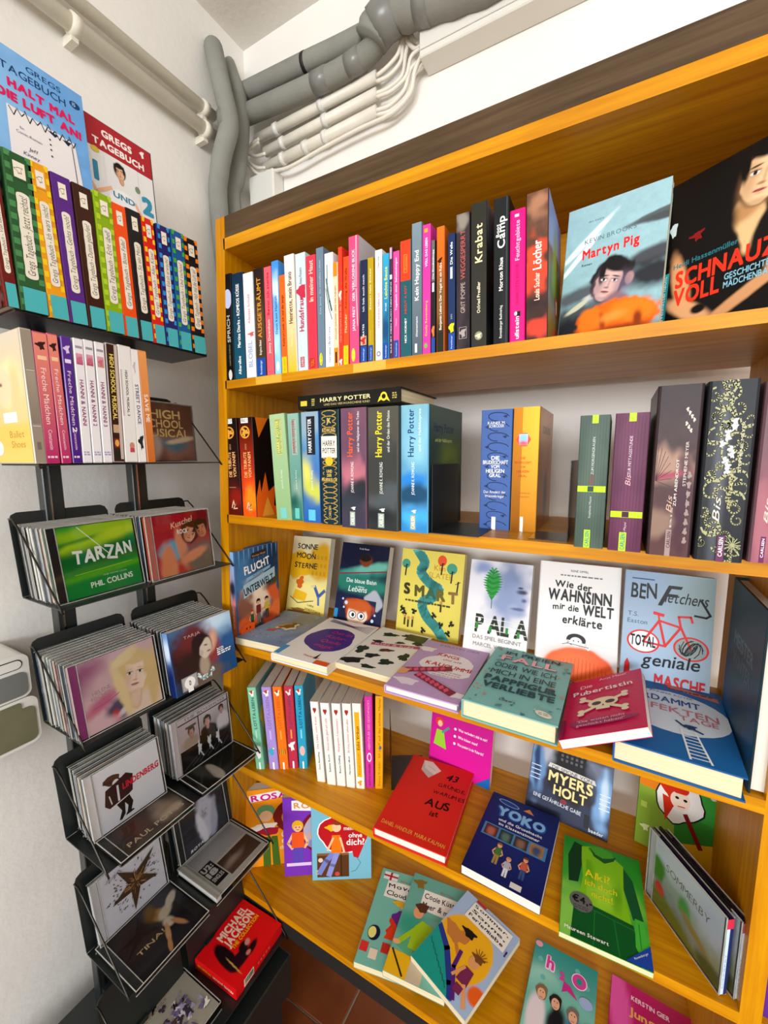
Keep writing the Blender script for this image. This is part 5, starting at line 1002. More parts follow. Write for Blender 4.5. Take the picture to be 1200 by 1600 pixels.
# ---- fourth shelf
def g43(p, h):
    p.paint([(50, h * .5, 60, 60, 0, '#e03224', .9)], '#d8281c', '#d42a1e', n=12, noise=.3); p.poly([(20, h * .96), (26, h * .86), (44, h * .8), (52, h * .88), (34, h * .97)], '#e8e0d4'); p.poly([(26, h * .86), (20, h * .96), (22, h * .82), (38, h * .74), (44, h * .8)], '#cfc4b8'); p.line([(30, h * .9), (44, h * .86)], .7, '#b0a498')
    p.text('43', 62, h * .79, 13, '#2a1412', b=1, sh=.2, j=.1); p.text('GRÜNDE,', 56, h * .68, 7, '#3a1814', j=.12, b=.3); p.text('WARUM ES', 52, h * .575, 6.5, '#3a1814', j=.12, b=.3); p.text('AUS', 48, h * .42, 13, '#2a1412', b=1, j=.08); p.text('ist', 60, h * .32, 9, '#2a1412', b=.6, j=.1)
    p.fit('DANIEL HANDLER  MAIRA KALMAN', 5, h * .07, 90, 6, '#efb04c', rot=-1.5, j=.05)
book(frame(-.350, .580, S4 + .0206, 0, 90, 4), .138, .0198, .206, '#d42a1e', 'bright red hardback with black handwriting, lying on the fourth shelf', 'books lying on the fourth shelf', cover(.138, .206, g43), hard=True, pages='white')
def yoko(p, h):
    p.paint([(60, h * .6, 60, 60, 0, '#1c2c74', .9)], '#141c54', '#161e5c', n=20, noise=.3); p.ell(28, h * .915, 16, 5, '#7ca4dc', rot=-6); p.ell(28, h * .915, 14, 3.6, '#24408c', rot=-6)
    p.fit('YOKO', 15, h * .72, 74, 17, '#2c5ca8', b=4, j=.06); p.fit('YOKO', 17, h * .73, 70, 15, '#8cc0ee', b=2.6, j=.06); p.poly([(50, h * .9), (58, h * .95), (66, h * .89)], '#d88c4c')
    p.fit('und die Gruselnacht', 22, h * .655, 62, 4.6, '#e8eef8', b=1.4); p.fit('im Klassenzimmer', 24, h * .6, 58, 4.6, '#e8eef8', b=1.4)
    p.rect(6, h * .42, 94, h * .575, '#4c84b8'); 
    for i, c in enumerate((('#b86c54', '#5c2c2c'), ('#5c7c74', '#283c3c'), ('#8c6c5c', '#3c3430'), ('#3c5478', '#a87c44'))): p.paint([(18 + 21 * i, h * .5, 6, 7, 0, c[0], .5)], c[1], c[1], n=14, x0=9 + 21 * i, x1=27 + 21 * i, y0=h * .435, y1=h * .56, noise=1, bgnoise=.5)
    fig(p, 36, h * .16, 34, '#8c5c34', '#4c7c3c', '#a8904c'); fig(p, 52, h * .08, 30, '#c88c6c', '#b0b8c8', '#dfe4ec'); fig(p, 72, h * .13, 34, '#7c3c2c', '#c8644c', '#3c5484'); p.rect(62, h * .015, 76, h * .07, '#d8d8d4')
lie(-.187, .592, -2.5, .125, .178, .0165, '#18205c', 'dark blue book with pale blue cloud lettering and drawn figures, on the fourth shelf', yoko, zs=S4, group='books lying on the fourth shelf', pages='white')
def alki(p, h):
    p.paint([(10, h * .2, 24, 40, 0, '#8ccc54', .6), (95, h * .8, 16, 30, 0, '#2c9c2c', .6), (10, h * .95, 24, 10, 0, '#2c8c34', .6), (88, h * .5, 10, 20, 0, '#7cc83c', .6)], '#2c9434', '#58b43c', n=60, noise=.6, bgnoise=.3)
    p.poly([(14, h * .96), (30, h * .93), (24, h * .7), (20, h * .52), (8, h * .5), (6, h * .78)], '#12401f'); p.poly([(76, h * .86), (88, h * .74), (96, h * .38), (84, h * .36), (76, h * .62)], '#0f5a30')
    p.poly([(24, h * .93), (38, h * .97), (60, h * .95), (78, h * .86), (76, h * .62), (82, h * .3), (20, h * .34), (26, h * .6), (24, h * .78)], '#86c61a'); p.paint([(50, h * .5, 20, 20, 0, '#a8dc3c', .9), (34, h * .7, 6, 20, 10, '#6cb014', .8), (68, h * .5, 6, 20, -6, '#6aae14', .8)], '#86c61a', '#86c61a', n=40, x0=30, x1=74, y0=h * .34, y1=h * .8, noise=.4)
    p.blob(50, h * .93, 16, 9, '#4ca428', .08); p.poly([(34, h * .96), (40, h * .86), (54, h * .82), (66, h * .88), (70, h * .94), (62, h * .9), (52, h * .87), (42, h * .89)], '#1c5c24')
    p.poly([(16, h * .36), (84, h * .31), (88, 0), (12, 0)], '#0e5a26'); p.line([(40, h * .3), (38, 2)], 1.2, '#1c7c38'); p.line([(62, h * .28), (66, 2)], 1.2, '#1c7c38'); p.line([(18, h * .32), (84, h * .27)], 1.4, '#1c7c38'); p.poly([(86, h * .38), (96, h * .38), (98, h * .1), (90, h * .06), (84, h * .14)], '#4cb83c'); p.line([(90, h * .34), (90, h * .14)], 1.2, '#2c8c2c')
    p.text('Alki?', 28, h * .61, 11, '#e8e41c', b=1, j=.08); p.text('Ich doch', 28, h * .52, 8, '#e8e41c', b=.8, j=.1); p.text('nicht!', 36, h * .43, 8, '#e8e41c', b=.8, j=.1); p.ell(24, h * .33, 14, 13, '#6c6c6a'); p.text('€4,-', 13, h * .32, 9, '#17170f', b=1.8); p.bars(15, h * .26, 32, h * .3, '#333', 2, 3, .3)
    p.fit('Maureen Stewart', 5, h * .05, 50, 4.4, '#f0f2e8', b=1.2); p.poly([(72, 0), (100, 0), (100, h * .19)], '#1f48a4'); p.fit('Ravensburger', 82, h * .035, 20, 2.2, '#e8eef8', rot=40)
lie(-.034, .571, 3.3, .116, .171, .009, '#4caa34', 'green book with a sleeveless torso and a grey price sticker, on the fourth shelf', alki, zs=S4, group='books lying on the fourth shelf')
def myers(p, h):
    p.paint([(50, h * .75, 40, 20, 0, '#8c94a8', .6), (22, h * .7, 30, 14, 20, '#b8bcc8', .6), (80, h * .85, 26, 10, 0, '#24304c', .5), (50, h * .62, 26, 26, 0, '#1c1c24', .25), (50, h * .25, 70, 20, 0, '#2c3450', .5), (50, h * .4, 32, 18, 0, '#241c20', .2), (8, h * .5, 10, 34, 4, '#6c94c0', .3), (92, h * .4, 10, 34, -2, '#7ca8d8', .3), (8, h * .5, 4, 30, 4, '#24406c', .4), (92, h * .44, 4, 24, 0, '#c8e0f4', .5)], '#5c6880', '#1c2440', n=80, noise=.5, bgnoise=.3)
    for i in range(4): p.rect(38 + 7 * i, h * .66, 42 + 7 * i, h * .72, '#5c5c5c'); p.rect(1, h * (.36 + .05 * i), 14, h * (.37 + .05 * i), '#d8dce8'); p.rect(87, h * (.3 + .05 * i), 99, h * (.31 + .05 * i), '#e8f0f8')
    p.poly([(30, h * .86), (70, h * .84), (64, h * .6), (36, h * .6)], '#1c1a20')
    for i in range(5):
        for j in range(3): p.rect(37 + 6 * i, h * (.66 + .05 * j), 40 + 6 * i, h * (.69 + .05 * j), '#66666c')
    p.poly([(22, h * .55), (82, h * .52), (80, h * .57), (24, h * .6)], '#d8d6d0'); p.fit('DIE SPIONE VON', 27, h * .545, 50, 4, '#2a2a2a', rot=-2); p.fit('MYERS', 24, h * .4, 56, 12, '#efe09c', b=1.6); p.fit('HOLT', 32, h * .27, 42, 11, '#efe09c', b=1.6)
    p.fit('EINE GEFÄHRLICHE GABE', 8, h * .17, 60, 4.4, '#d4dce4', b=.5, rot=-2); p.ell(46, h * .22, 4, 3, '#8c2c34'); p.rect(72, h * .05, 78, h * .18, '#11141c'); p.text('baeder', 78, h * .03, 4, '#d4dce4', b=1)
book(frame(-.120, .781, S4 + .0006, -4, 29), .145, .018, .155, '#1c2440', 'dark blue book with castle and cream capitals leaning at the fourth shelf back', 'books leaning at the back of the fourth shelf', cover(.145, .155, myers))
def wissen(p, h):
    p.grad(0, 0, 100, h, '#e020a0', '#b01c80'); p.fit('WISSEN', 16, h * .86, 34, 9, '#e8a43c', b=1, j=.06); p.fit('WOLLEN', 56, h * .84, 36, 9, '#e8a43c', b=1, j=.06); p.poly([(46, h * .84), (54, h * .86), (52, h * .79)], '#7cb8c8')
    p.ell(14, h * .58, 7, 7, '#d8442c'); p.ell(15, h * .56, 4, 5, '#f0c09c'); p.poly([(6, h * .28), (28, h * .26), (22, h * .48), (10, h * .48)], '#9ccc3c'); p.line([(20, h * .46), (30, h * .54)], 3, '#3ca08c')
    for i, t in enumerate(('Was verändert sich in mir?', 'Wie küsst man?', 'Was passiert in der Pubertät?')): p.fit(t, 46, h * (.55 - .09 * i), (46, 32, 42)[i], 4, '#fbe8f4', b=1); p.ell(41, h * (.56 - .09 * i), 2, 2, '#fbe8f4')
    p.poly([(78, 0), (100, 0), (100, h * .14)], '#1f6cb8')
book(frame(-.334, .800, S4 + .0006, -5, 8), .142, .012, .175, '#c81c8c', 'magenta book with a drawn girl in green skirt, behind the red book', 'books leaning at the back of the fourth shelf', cover(.142, .175, wissen))
def comic(p, h):
    p.rect(0, 0, 100, h, '#3c8c34'); p.rect(0, h * .62, 48, h, '#e8861c'); p.rect(48, h * .5, 100, h, '#3c9c3c'); p.poly([(0, 0), (50, 0), (46, h * .62), (0, h * .62)], '#8cac3c'); p.poly([(60, 0), (100, 0), (100, h * .34), (56, h * .2)], '#e8b41c')
    p.blob(50, h * .62, 30, 36, '#1c1c1c', .14, seed=3); p.blob(50, h * .62, 28, 34, '#f4f0ec', .14, seed=3)
    p.blob(44, h * .72, 17, 17, '#d8341c', .2); p.poly([(30, h * .62), (36, h * .36), (48, h * .6)], '#d8341c'); p.ell(52, h * .62, 12, 14, '#f6dcc8'); p.blob(48, h * .74, 15, 8, '#d8341c', .15)
    for q in (48, 58): p.ell(q, h * .64, 2.4, 2, '#1c1c1c'); 
    p.line([(50, h * .56), (58, h * .57)], 1.4, '#c0303c'); p.line([(60, h * .5), (80, h * .24)], 6, '#8c1c1c'); p.blob(16, h * .93, 9, 5, '#f4e4dc', .3); p.text('OK', 12, h * .91, 5, '#c8243c', b=2); p.blob(72, h * .93, 14, 6, '#e8d4d4', .4); p.blob(90, h * .8, 10, 6, '#dcc8b8', .4)
    p.rect(4, h * .4, 12, h * .46, '#b8cc5c'); p.blob(12, h * .2, 5, 5, '#dfe6b0', .5)
csp = Pr(22, 170); csp.rect(0, 0, 22, 170, '#9cb83c'); csp.up('Comic', 11, 60, 110, 6, '#e8e8c8', b=1)
book(frame(.066, .800, S4 + .0006, -12, 6), .115, .022, .172, '#5c9c34', 'comic with a red-haired girl in a white cloud, on the fourth shelf', 'books leaning at the back of the fourth shelf', cover(.115, .172, comic), csp, pages='cream')
# two audio cases
def somm(p, h):
    p.paint([(50, h * .9, 80, 20, 0, '#d0dce4', .7), (6, h * .55, 12, 16, 0, '#4c8c34', .3), (50, h * .42, 10, 15, 0, '#5ca44c', .35), (60, h * .2, 60, 10, -14, '#94a0a0', .4), (24, h * .12, 50, 14, -10, '#7c8434', .5), (66, h * .3, 24, 5, -22, '#a08c54', .4), (10, h * .3, 8, 8, -20, '#d84c40', .25), (84, h * .68, 24, 20, 0, '#c4ccdc', .8), (90, h * .08, 20, 10, 0, '#5c6434', .5)], '#b4ccd8', '#8c8c44', n=90, noise=.5, bgnoise=.15); p.fit('SOMMERBY', 18, h * .68, 66, 9, '#7c7474', rot=-2)
Wc, Hc = .130, .1145
for k in range(2):
    M = frame(.078 + k * .0155, .704 + k * .0035, S4 + .0006, -54.5, 0)
    fr = Pr(100, 88); somm(fr, 88)
    e = disc_case(M, ('audio disc case with painted grey-green meadow cover, standing aslant on the fourth shelf', 'second audio disc case, behind the meadow one, showing only its blue spine')[k], 'audio disc cases on the fourth shelf', fr, '#1c2450', '#8c98a0', Wc, Hc, .0105, '#c8ccd0')
    sp = Pr(9, 110); sp.rect(0, 0, 4.5, 110, '#cfe4f6'); sp.rect(4.5, 0, 9, 110, '#22306c'); sp.rect(0, 96, 9, 110, '#d83450' if k == 0 else '#b06058'); sp.up('SOMMERBY', 2.4, 8, 60, 2, '#8ca4c0')
    sp.build('spine_label', e, (Wc + .0002, .0008, .002), (0, 1, 0), (0, 0, 1), .009, .1105)
bx = box('black_slipcase', (0, 0, 0), (.120, .0035, .1145), M_BLACKB); bx.matrix_world = frame(.078 + .0085, .704 + .0062 - .001, S4 + .0006, -54.5, 0) @ Matrix.Translation((0, .0045, 0)); tag(bx, 'black cardboard sleeve between the two audio disc cases on the fourth shelf', 'sleeve')
# spines standing on the fourth shelf
G5 = 'slim diary novels with coloured spines on the fourth shelf'
def d3(x, y, o=(360, 1030), k=3.5294): return (x / k + o[0], y / k + o[1])
def R4(xt0, xt1, yt, xb0, xb1, yb, cover_, label, fn, group, depth=.13, hard=False, front=None, pages='grey', **kw):
    a, b_ = d3(xt0, yt), d3(xt1, yt); c, d_ = d3(xb0, yb), d3(xb1, yb)
    pY = at(c[0], c[1], 2, S4).y
    return spbook(a[0], b_[0], a[1], c[0], d_[0], c[1], S4, cover_, label, fn, Yf=pY, depth=depth, hard=hard, group=group, front=front, pages=pages, rs=.002, **kw)
def lotta(c, pic, tc='#2c5464'):
    def f(p, w, h):
        p.blob(w * .5, h * .93, w * .3, h * .035, '#f0e8dc', .4); p.blob(w * .45, h * .945, w * .2, h * .02, '#b0402c', .4); p.up('LOTTA-LEBEN', w * .5, h * .5, h * .88, w * .42, tc, b=.5, j=.05); p.bars(w * .4, h * .34, w * .6, h * .46, c[1], 1, 2, .9); pic(p, w, h); p.rect(w * .4, 0, w * .62, h * .09, '#f2f4f2')
    return f
R4(107, 190, 150, 142, 190, 605, '#7cbc9c', 'mint green spine with a white animal near its foot, leftmost on the fourth shelf', lotta(('', '#a8d8c0'), lambda p, w, h: p.blob(w * .5, h * .22, w * .4, h * .08, '#eceee8', .25)), G5, lean=-3.6, front=lambda p, h: (p.blob(20, h * .3, 14, 30, '#8cb43c', .3), p.blob(14, h * .6, 8, 20, '#e8d43c', .3)), turn=25)
R4(188, 250, 150, 215, 268, 605, '#a48ccc', 'lavender spine with a small turquoise creature, second from the left on the fourth shelf', lotta(('', '#c4b0e0'), lambda p, w, h: (p.blob(w * .4, h * .22, w * .3, h * .045, '#3ca8c0', .3), p.ell(w * .7, h * .26, w * .12, h * .01, '#d8d86c')), '#8c74b4'), G5, lean=-3.2, turn=25)
R4(250, 312, 150, 272, 322, 605, '#ee7414', 'orange spine with black and yellow stripes near its foot on the fourth shelf', lotta(('', '#f4a04c'), lambda p, w, h: [p.rect(w * (.1 + .12 * i), h * .19, w * (.16 + .12 * i), h * .25, ('#1c1c1c', '#e8d43c')[i % 2]) for i in range(7)], '#c85c14'), G5, lean=-2.8, turn=26)
R4(315, 372, 150, 325, 375, 600, '#b4304c', 'crimson spine with a white spiky bird shape on the fourth shelf', lotta(('', '#e0a03c'), lambda p, w, h: p.blob(w * .45, h * .28, w * .36, h * .05, '#efe6dc', .7), '#7c3c5c'), G5, lean=-1.8, turn=27)
R4(373, 430, 148, 380, 428, 602, '#2c9cbc', 'bright blue spine with a pink dotted ball near its foot on the fourth shelf', lotta(('', '#8cd0e0'), lambda p, w, h: p.ell(w * .5, h * .22, w * .38, h * .06, '#d8b4b0'), '#1c4c7c'), G5, lean=-1.6, turn=28)
G6 = 'slim white romance paperbacks with a heart on the spine on the fourth shelf'
def heart(t1, t2):
    def f(p, w, h):
        y = h * .9; p.ell(w * .38, y + h * .008, w * .15, h * .018, '#a02c28'); p.ell(w * .62, y + h * .008, w * .15, h * .018, '#a02c28'); p.poly([(w * .23, y), (w * .77, y), (w * .5, y - h * .045)], '#a02c28')
        p.up(t2, w * .5, h * .42, h * .82, w * .3, '#c84c54'); p.up(t1, w * .5, h * .16, h * .38, w * .26, '#333', b=.5)
    return f
for i, (a, b_, yt, c, d_, yb, t1, t2, pos) in enumerate(((441, 487, 225, 478, 523, 672, 'Doris Bausenhag', 'Die Liebe vom Kanal', 'leftmost of the four'), (485, 545, 228, 533, 582, 688, 'Sabine Roth', 'Warum nicht gleich auf Liebe', 'second of the four'), (545, 605, 232, 587, 636, 695, 'Beate Dölling', 'Hauptgewinn: 5 Hausnummern', 'third of the four'), (610, 668, 236, 640, 688, 703, 'Hortense Ullrich', 'Ein Kuss kommt selten allein', 'rightmost of the four'))):
    R4(a, b_, yt, c, d_, yb, '#e9e5de', 'white paperback with a small dark red heart on its spine, ' + pos, heart(t1, t2), G6, lean=(-3.6, -3.6, -2.8, -2.2)[i], turn=18)
R4(678, 738, 240, 693, 742, 710, '#ece7dc', 'white paperback with a yellow spine panel between the heart spines and the magenta one', lambda p, w, h: (p.rect(w * .15, h * .14, w * .85, h * .9, '#f0a81c'), p.up('Total frech!', w * .5, h * .16, h * .42, w * .3, '#a8641c'), p.up('Echt Vrikun', w * .5, h * .46, h * .74, w * .4, '#5c3a14', b=1), p.blob(w * .5, h * .07, w * .25, h * .03, '#d89c2c', .5)), 'three coloured spines beside the brown bookend', lean=-2, turn=20)
R4(745, 795, 205, 748, 792, 708, '#c8349c', 'magenta paperback beside the yellow one, next to the brown bookend', lambda p, w, h: (p.ell(w * .5, h * .34, w * .36, h * .05, '#f0e4f0'), p.ell(w * .5, h * .34, w * .26, h * .035, '#c8349c'), p.up('ABENTEUER DES GESCHMACKS', w * .5, h * .42, h * .96, w * .36, '#e49cd0'), p.up('KATYA VAN DER', w * .5, h * .03, h * .27, w * .3, '#7c1c64', b=1)), 'three coloured spines beside the brown bookend', lean=-.5, pages='grey', turn=27)
R4(802, 855, 208, 798, 842, 715, '#e8a41c', 'amber yellow paperback leaning on the brown bookend of the fourth shelf', lambda p, w, h: (p.up('Ich pfeif auf das schöne, Mama!', w * .5, h * .34, h * .98, w * .4, '#8c5c10'), p.up('Sonja Kaiblin', w * .5, h * .03, h * .3, w * .4, '#a87414'), p.ell(w * .7, h * .45, w * .2, h * .02, '#4c64a0')), 'three coloured spines beside the brown bookend', lean=.6, turn=29)
pE = at(606, 1235, 2, S4)
bookend(pE.x + .006, pE.y + .004, S4, 'brown metal bookend beside the amber paperback on the fourth shelf', .115, .10, 1, mat('bronze_metal', '#3a2412', .25, spec=.5), 30)

# ---- bottom shelf
def rosas(bg, fig_):
    def f(p, h):
        p.rect(0, 0, 100, h, bg); fig_(p, h)
    return f
def ro(p, h):
    p.poly([(8, h * .84), (98, h * .9), (98, h * .99), (70, h * .97), (8, h * .93)], '#f2ecec'); p.fit('ROSAS', 12, h * .85, 82, 12, '#c81c84', b=1.6, rot=3, j=.06)
    p.blob(86, h * .62, 34, 34, '#7c1c1c', .05); p.blob(92, h * .6, 24, 26, '#e09c34', .06); p.blob(96, h * .5, 22, 28, '#140c0c', .2); p.ell(38, h * .72, 17, 12, '#6c9c6c'); p.ell(38, h * .65, 12, 11, '#e8b890'); p.blob(34, h * .5, 24, 10, '#ece4d4', .3); p.blob(42, h * .45, 20, 8, '#a81c34', .2); p.poly([(30, 0), (44, 0), (44, h * .38), (30, h * .38)], '#4c6c24'); p.poly([(48, 0), (62, 0), (58, h * .38), (46, h * .38)], '#4c6c24')
    p.text('über', 66, h * .36, 10, '#f4f0ec', b=1, j=.06); p.text('mich', 66, h * .28, 10, '#f4f0ec', b=1, j=.06); p.text('durch', 62, h * .2, 8, '#f6d8b0', b=1); p.text('Ein', 74, h * .1, 13, '#f4f0ec', b=1)
book(frame(-.744, .628, S5 + .0006, 37, 2), .130, .024, .205, '#ec9a1c', 'orange book with a child in a green cap, leftmost on the bottom shelf', 'storybooks standing on the bottom shelf', cover(.130, .205, rosas('#ec961c', ro)), pages='white')
def rp(p, h):
    p.poly([(16, h * .84), (90, h * .8), (92, h * .95), (60, h * .97), (16, h * .96)], '#f0e8ec'); p.fit('ROSAS', 20, h * .86, 66, 11, '#d8943c', b=1.4, j=.07); p.blob(66, h * .55, 36, 42, '#7c1430', .05); p.blob(66, h * .55, 29, 36, '#b0a8b8', .05); p.blob(74, h * .66, 16, 18, '#c8b890', .2); p.blob(66, h * .4, 22, 16, '#8c88b8', .3); p.blob(60, h * .5, 14, 10, '#d8a090', .3)
    p.poly([(50, 6), (96, 6), (90, h * .26), (60, h * .26)], '#c81c2c'); fig(p, 26, h * .12, h * .58, '#e8b01c', '#e85c24', '#5c4cb0'); p.rect(4, h * .13, 50, h * .17, '#e0c8e8')
book(frame(-.648, .657, S5 + .0006, 33, 2), .130, .018, .205, '#7a3cb0', 'purple book with a blond girl and an oval mirror on the bottom shelf', 'storybooks standing on the bottom shelf', cover(.130, .205, rosas('#7c38b4', rp)))
def blau(p, h):
    p.rect(0, 0, 100, h, '#7cb8cc'); p.rect(10, h * .93, 40, h * .955, '#2c5c6c'); p.blob(54, h * .62, 44, 36, '#f2eeea', .08, seed=2); p.blob(54, h * .62, 42, 34, '#b81c24', .08, seed=2); p.poly([(66, h * .46), (96, h * .6), (78, h * .28), (70, h * .3)], '#c4202a'); p.line([(76, h * .28), (82, h * .22), (74, h * .12), (66, h * .1)], .9, '#3c7c8c')
    p.fit('mein Leben', 54, h * .66, 40, 7, '#f0e0dc', b=1, j=.05); p.text('ohne', 62, h * .56, 8, '#f4f0ec', b=1, j=.05); p.text('dich?', 58, h * .46, 11, '#f4f0ec', b=1, j=.05)
    p.rect(8, h * .04, 62, h * .34, '#5c3a20'); p.rect(8, h * .33, 62, h * .36, '#8c5c34'); p.rect(48, h * .04, 50, h * .34, '#3c2412'); p.ell(14, h * .27, 4, 4, '#d8c8b8'); p.ell(42, h * .08, 4, 4, '#c84c4c'); p.rect(6, h * .08, 16, h * .14, '#c8c07c')
    p.line([(36, h * .36), (24, h * .26), (12, h * .1)], 9, '#7c84c8'); p.line([(42, h * .36), (34, h * .2), (28, h * .07)], 9, '#8c94d4'); p.poly([(32, h * .36), (50, h * .36), (48, h * .6), (34, h * .6)], '#ee7a1c'); p.blob(34, h * .7, 10, 6, '#e8b41c', .3); p.ell(42, h * .7, 7.5, 8, '#f0c49c'); p.line([(36, h * .56), (26, h * .4)], 3.4, '#f0c49c'); p.line([(48, h * .56), (54, h * .38)], 3.4, '#f0c49c'); p.ell(44, h * .76, 8, 4, '#8c3c24')
book(frame(-.583, .682, S5 + .0006, 31, 3), .142, .020, .192, '#6cacc0', 'light blue book with a girl sitting on a brown suitcase, on the bottom shelf', 'storybooks standing on the bottom shelf', cover(.142, .192, blau))
def label_(p, h, x0, y0, x1, y1, lines, rot=0):
    p.poly([(x0, y0 + 1), (x1, y0), (x1 - 1, y1), (x0 + 1, y1 - 1)], '#efe9dd')
    for k, t in enumerate(lines): p.fit(t, x0 + 4, y1 - (k + 1) * (y1 - y0 - 4) / len(lines) + 1.5, x1 - x0 - 8, (y1 - y0) / len(lines) * .5, '#24243c', b=.8, j=.1)
def move(p, h):
    p.rect(0, 0, 100, h, '#7cbcaa'); p.rect(6, h * .88, 34, h * .97, '#e8e4e4'); p.rect(6, h * .915, 34, h * .935, '#b8242c'); p.rect(18, h * .86, 22, h * .97, '#b8242c'); label_(p, h, 16, h * .68, 98, h * .88, ('Move to', 'Cloud Nine')); p.text('Sabine Both', 40, h * .89, 4, '#b05c5c')
    p.blob(66, h * .42, 30, 20, '#d8381c', .25, seed=7); p.poly([(36, h * .28), (98, h * .28), (86, h * .46), (50, h * .46)], '#e0441c'); p.blob(60, h * .5, 16, 16, '#6c2c8c', .3); p.ell(60, h * .64, 8, 8, '#f0b880'); p.blob(50, h * .65, 12, 5, '#e8b41c', .3); p.ell(18, h * .3, 11, 12, '#1c1c44'); p.ell(15, h * .3, 7, 9, '#e8e07c')
    for i, (x, y) in enumerate(((8, .16), (26, .12), (44, .2), (60, .08), (76, .18), (88, .1))): p.rect(x - 7, h * (y - .05), x + 7, h * (y + .04), ('#d8382c', '#e8d8c0', '#c8302c', '#c8a868', '#b8c4c4', '#d83c2c')[i])
    p.line([(50, 2), (54, h * .2)], 3, '#e8c88c'); p.line([(62, 2), (64, h * .2)], 3, '#8c5c34')
lie(-.401, .585, 12, .122, .200, .014, '#7cb4a4', 'mint paperback with a girl in a purple jacket lying on the bottom shelf', move, zs=S5, group='cartoon-cover paperbacks lying on the bottom shelf')
def coole(p, h):
    p.paint([(60, h * .5, 50, 10, 20, '#8cc8b8', .5), (20, h * .45, 30, 20, 0, '#3c9c84', .6)], '#6ca898', '#7cb8a4', n=30, noise=.5); label_(p, h, 26, h * .64, 98, h * .86, ('Coole Küsse,', 'Meer & mehr')); p.blob(16, h * .9, 10, 8, '#8c6c1c', .5); p.text('Bini Tham', 56, h * .87, 4.5, '#b05c5c')
    p.rect(0, 0, 60, h * .2, '#e8b41c'); p.line([(4, h * .2), (30, h * .02)], 3, '#3c2c1c'); p.poly([(36, 0), (60, 0), (58, h * .26), (38, h * .26)], '#c8b89c'); p.blob(34, h * .26, 30, 10, '#5ca87c', .2); p.poly([(26, h * .26), (62, h * .24), (64, h * .5), (38, h * .54), (28, h * .46)], '#a4c41c'); p.line([(34, h * .46), (10, h * .28)], 8, '#a4c41c'); p.ell(6, h * .27, 6, 4, '#e8a878'); p.ell(28, h * .6, 9, 10, '#e8a070'); p.blob(32, h * .66, 11, 8, '#5c3420', .25)
lie(-.339, .592, 7.0, .122, .205, .014, '#6ca494', 'greenish paperback with a boy in a lime shirt, middle one of three lying', coole, zs=S5, z=.0146, group='cartoon-cover paperbacks lying on the bottom shelf')
def sommer(p, h):
    p.rect(0, 0, 100, h, '#a4bcd8'); p.paint([(46, h * .46, 46, 48, 0, '#f0b41c', .04), (95, h * .22, 12, 12, 0, '#e8641c', .2)], '#a8bedc', '#a8bedc', n=70, noise=.03)
    p.poly([(0, 0), (74, 0), (62, h * .16), (34, h * .28), (14, h * .42), (0, h * .5)], '#1f9c8c'); p.line([(2, h * .46), (30, h * .34), (60, h * .12), (70, 2)], 9, '#2c3c8c')
    for i in range(8): p.line([(4 + 7 * i, h * (.3 - .03 * i)), (10 + 7 * i, h * (.26 - .03 * i))], 1.4, '#0f6c64')
    p.blob(24, h * .52, 18, 10, '#c8803c', .25, rot=-20); p.blob(40, h * .56, 9, 10, '#c8803c', .15); p.blob(42, h * .63, 11, 6, '#1c140f', .4); p.line([(30, h * .48), (46, h * .38)], 5, '#c8803c')
    p.line([(48, h * .42), (52, h * .26), (74, h * .04)], 6, '#5c2478'); p.ell(70, h * .44, 8, 9, '#e0a068'); p.blob(72, h * .5, 9, 5, '#7c4c24', .4); p.poly([(62, h * .2), (80, h * .2), (78, h * .36), (64, h * .36)], '#7c2c54'); p.line([(64, h * .34), (56, h * .2)], 4, '#e0a068'); p.line([(76, h * .2), (90, h * .06)], 6, '#e0a068'); p.rect(66, h * .1, 78, h * .18, '#7c2c54')
    for a in range(30, 160, 22): p.line([(72, h * .5), (72 + 13 * math.cos(math.radians(a)), h * .5 + 13 * math.sin(math.radians(a)))], 1, '#7c4c24')
    label_(p, h, 20, h * .74, 92, h * .96, ('Sommer,', 'Sonne,', 'Ferienliebe')); p.rect(22, h * .965, 40, h * .995, '#b82c2c'); p.text('!', 95, h * .72, 8, '#4c1c5c', b=3)
lie(-.297, .631, -18.7, .130, .183, .013, '#9cb4d0', 'pale blue paperback with two bathers before a yellow sun on the bottom shelf', sommer, zs=S5, z=.0292, group='cartoon-cover paperbacks lying on the bottom shelf')
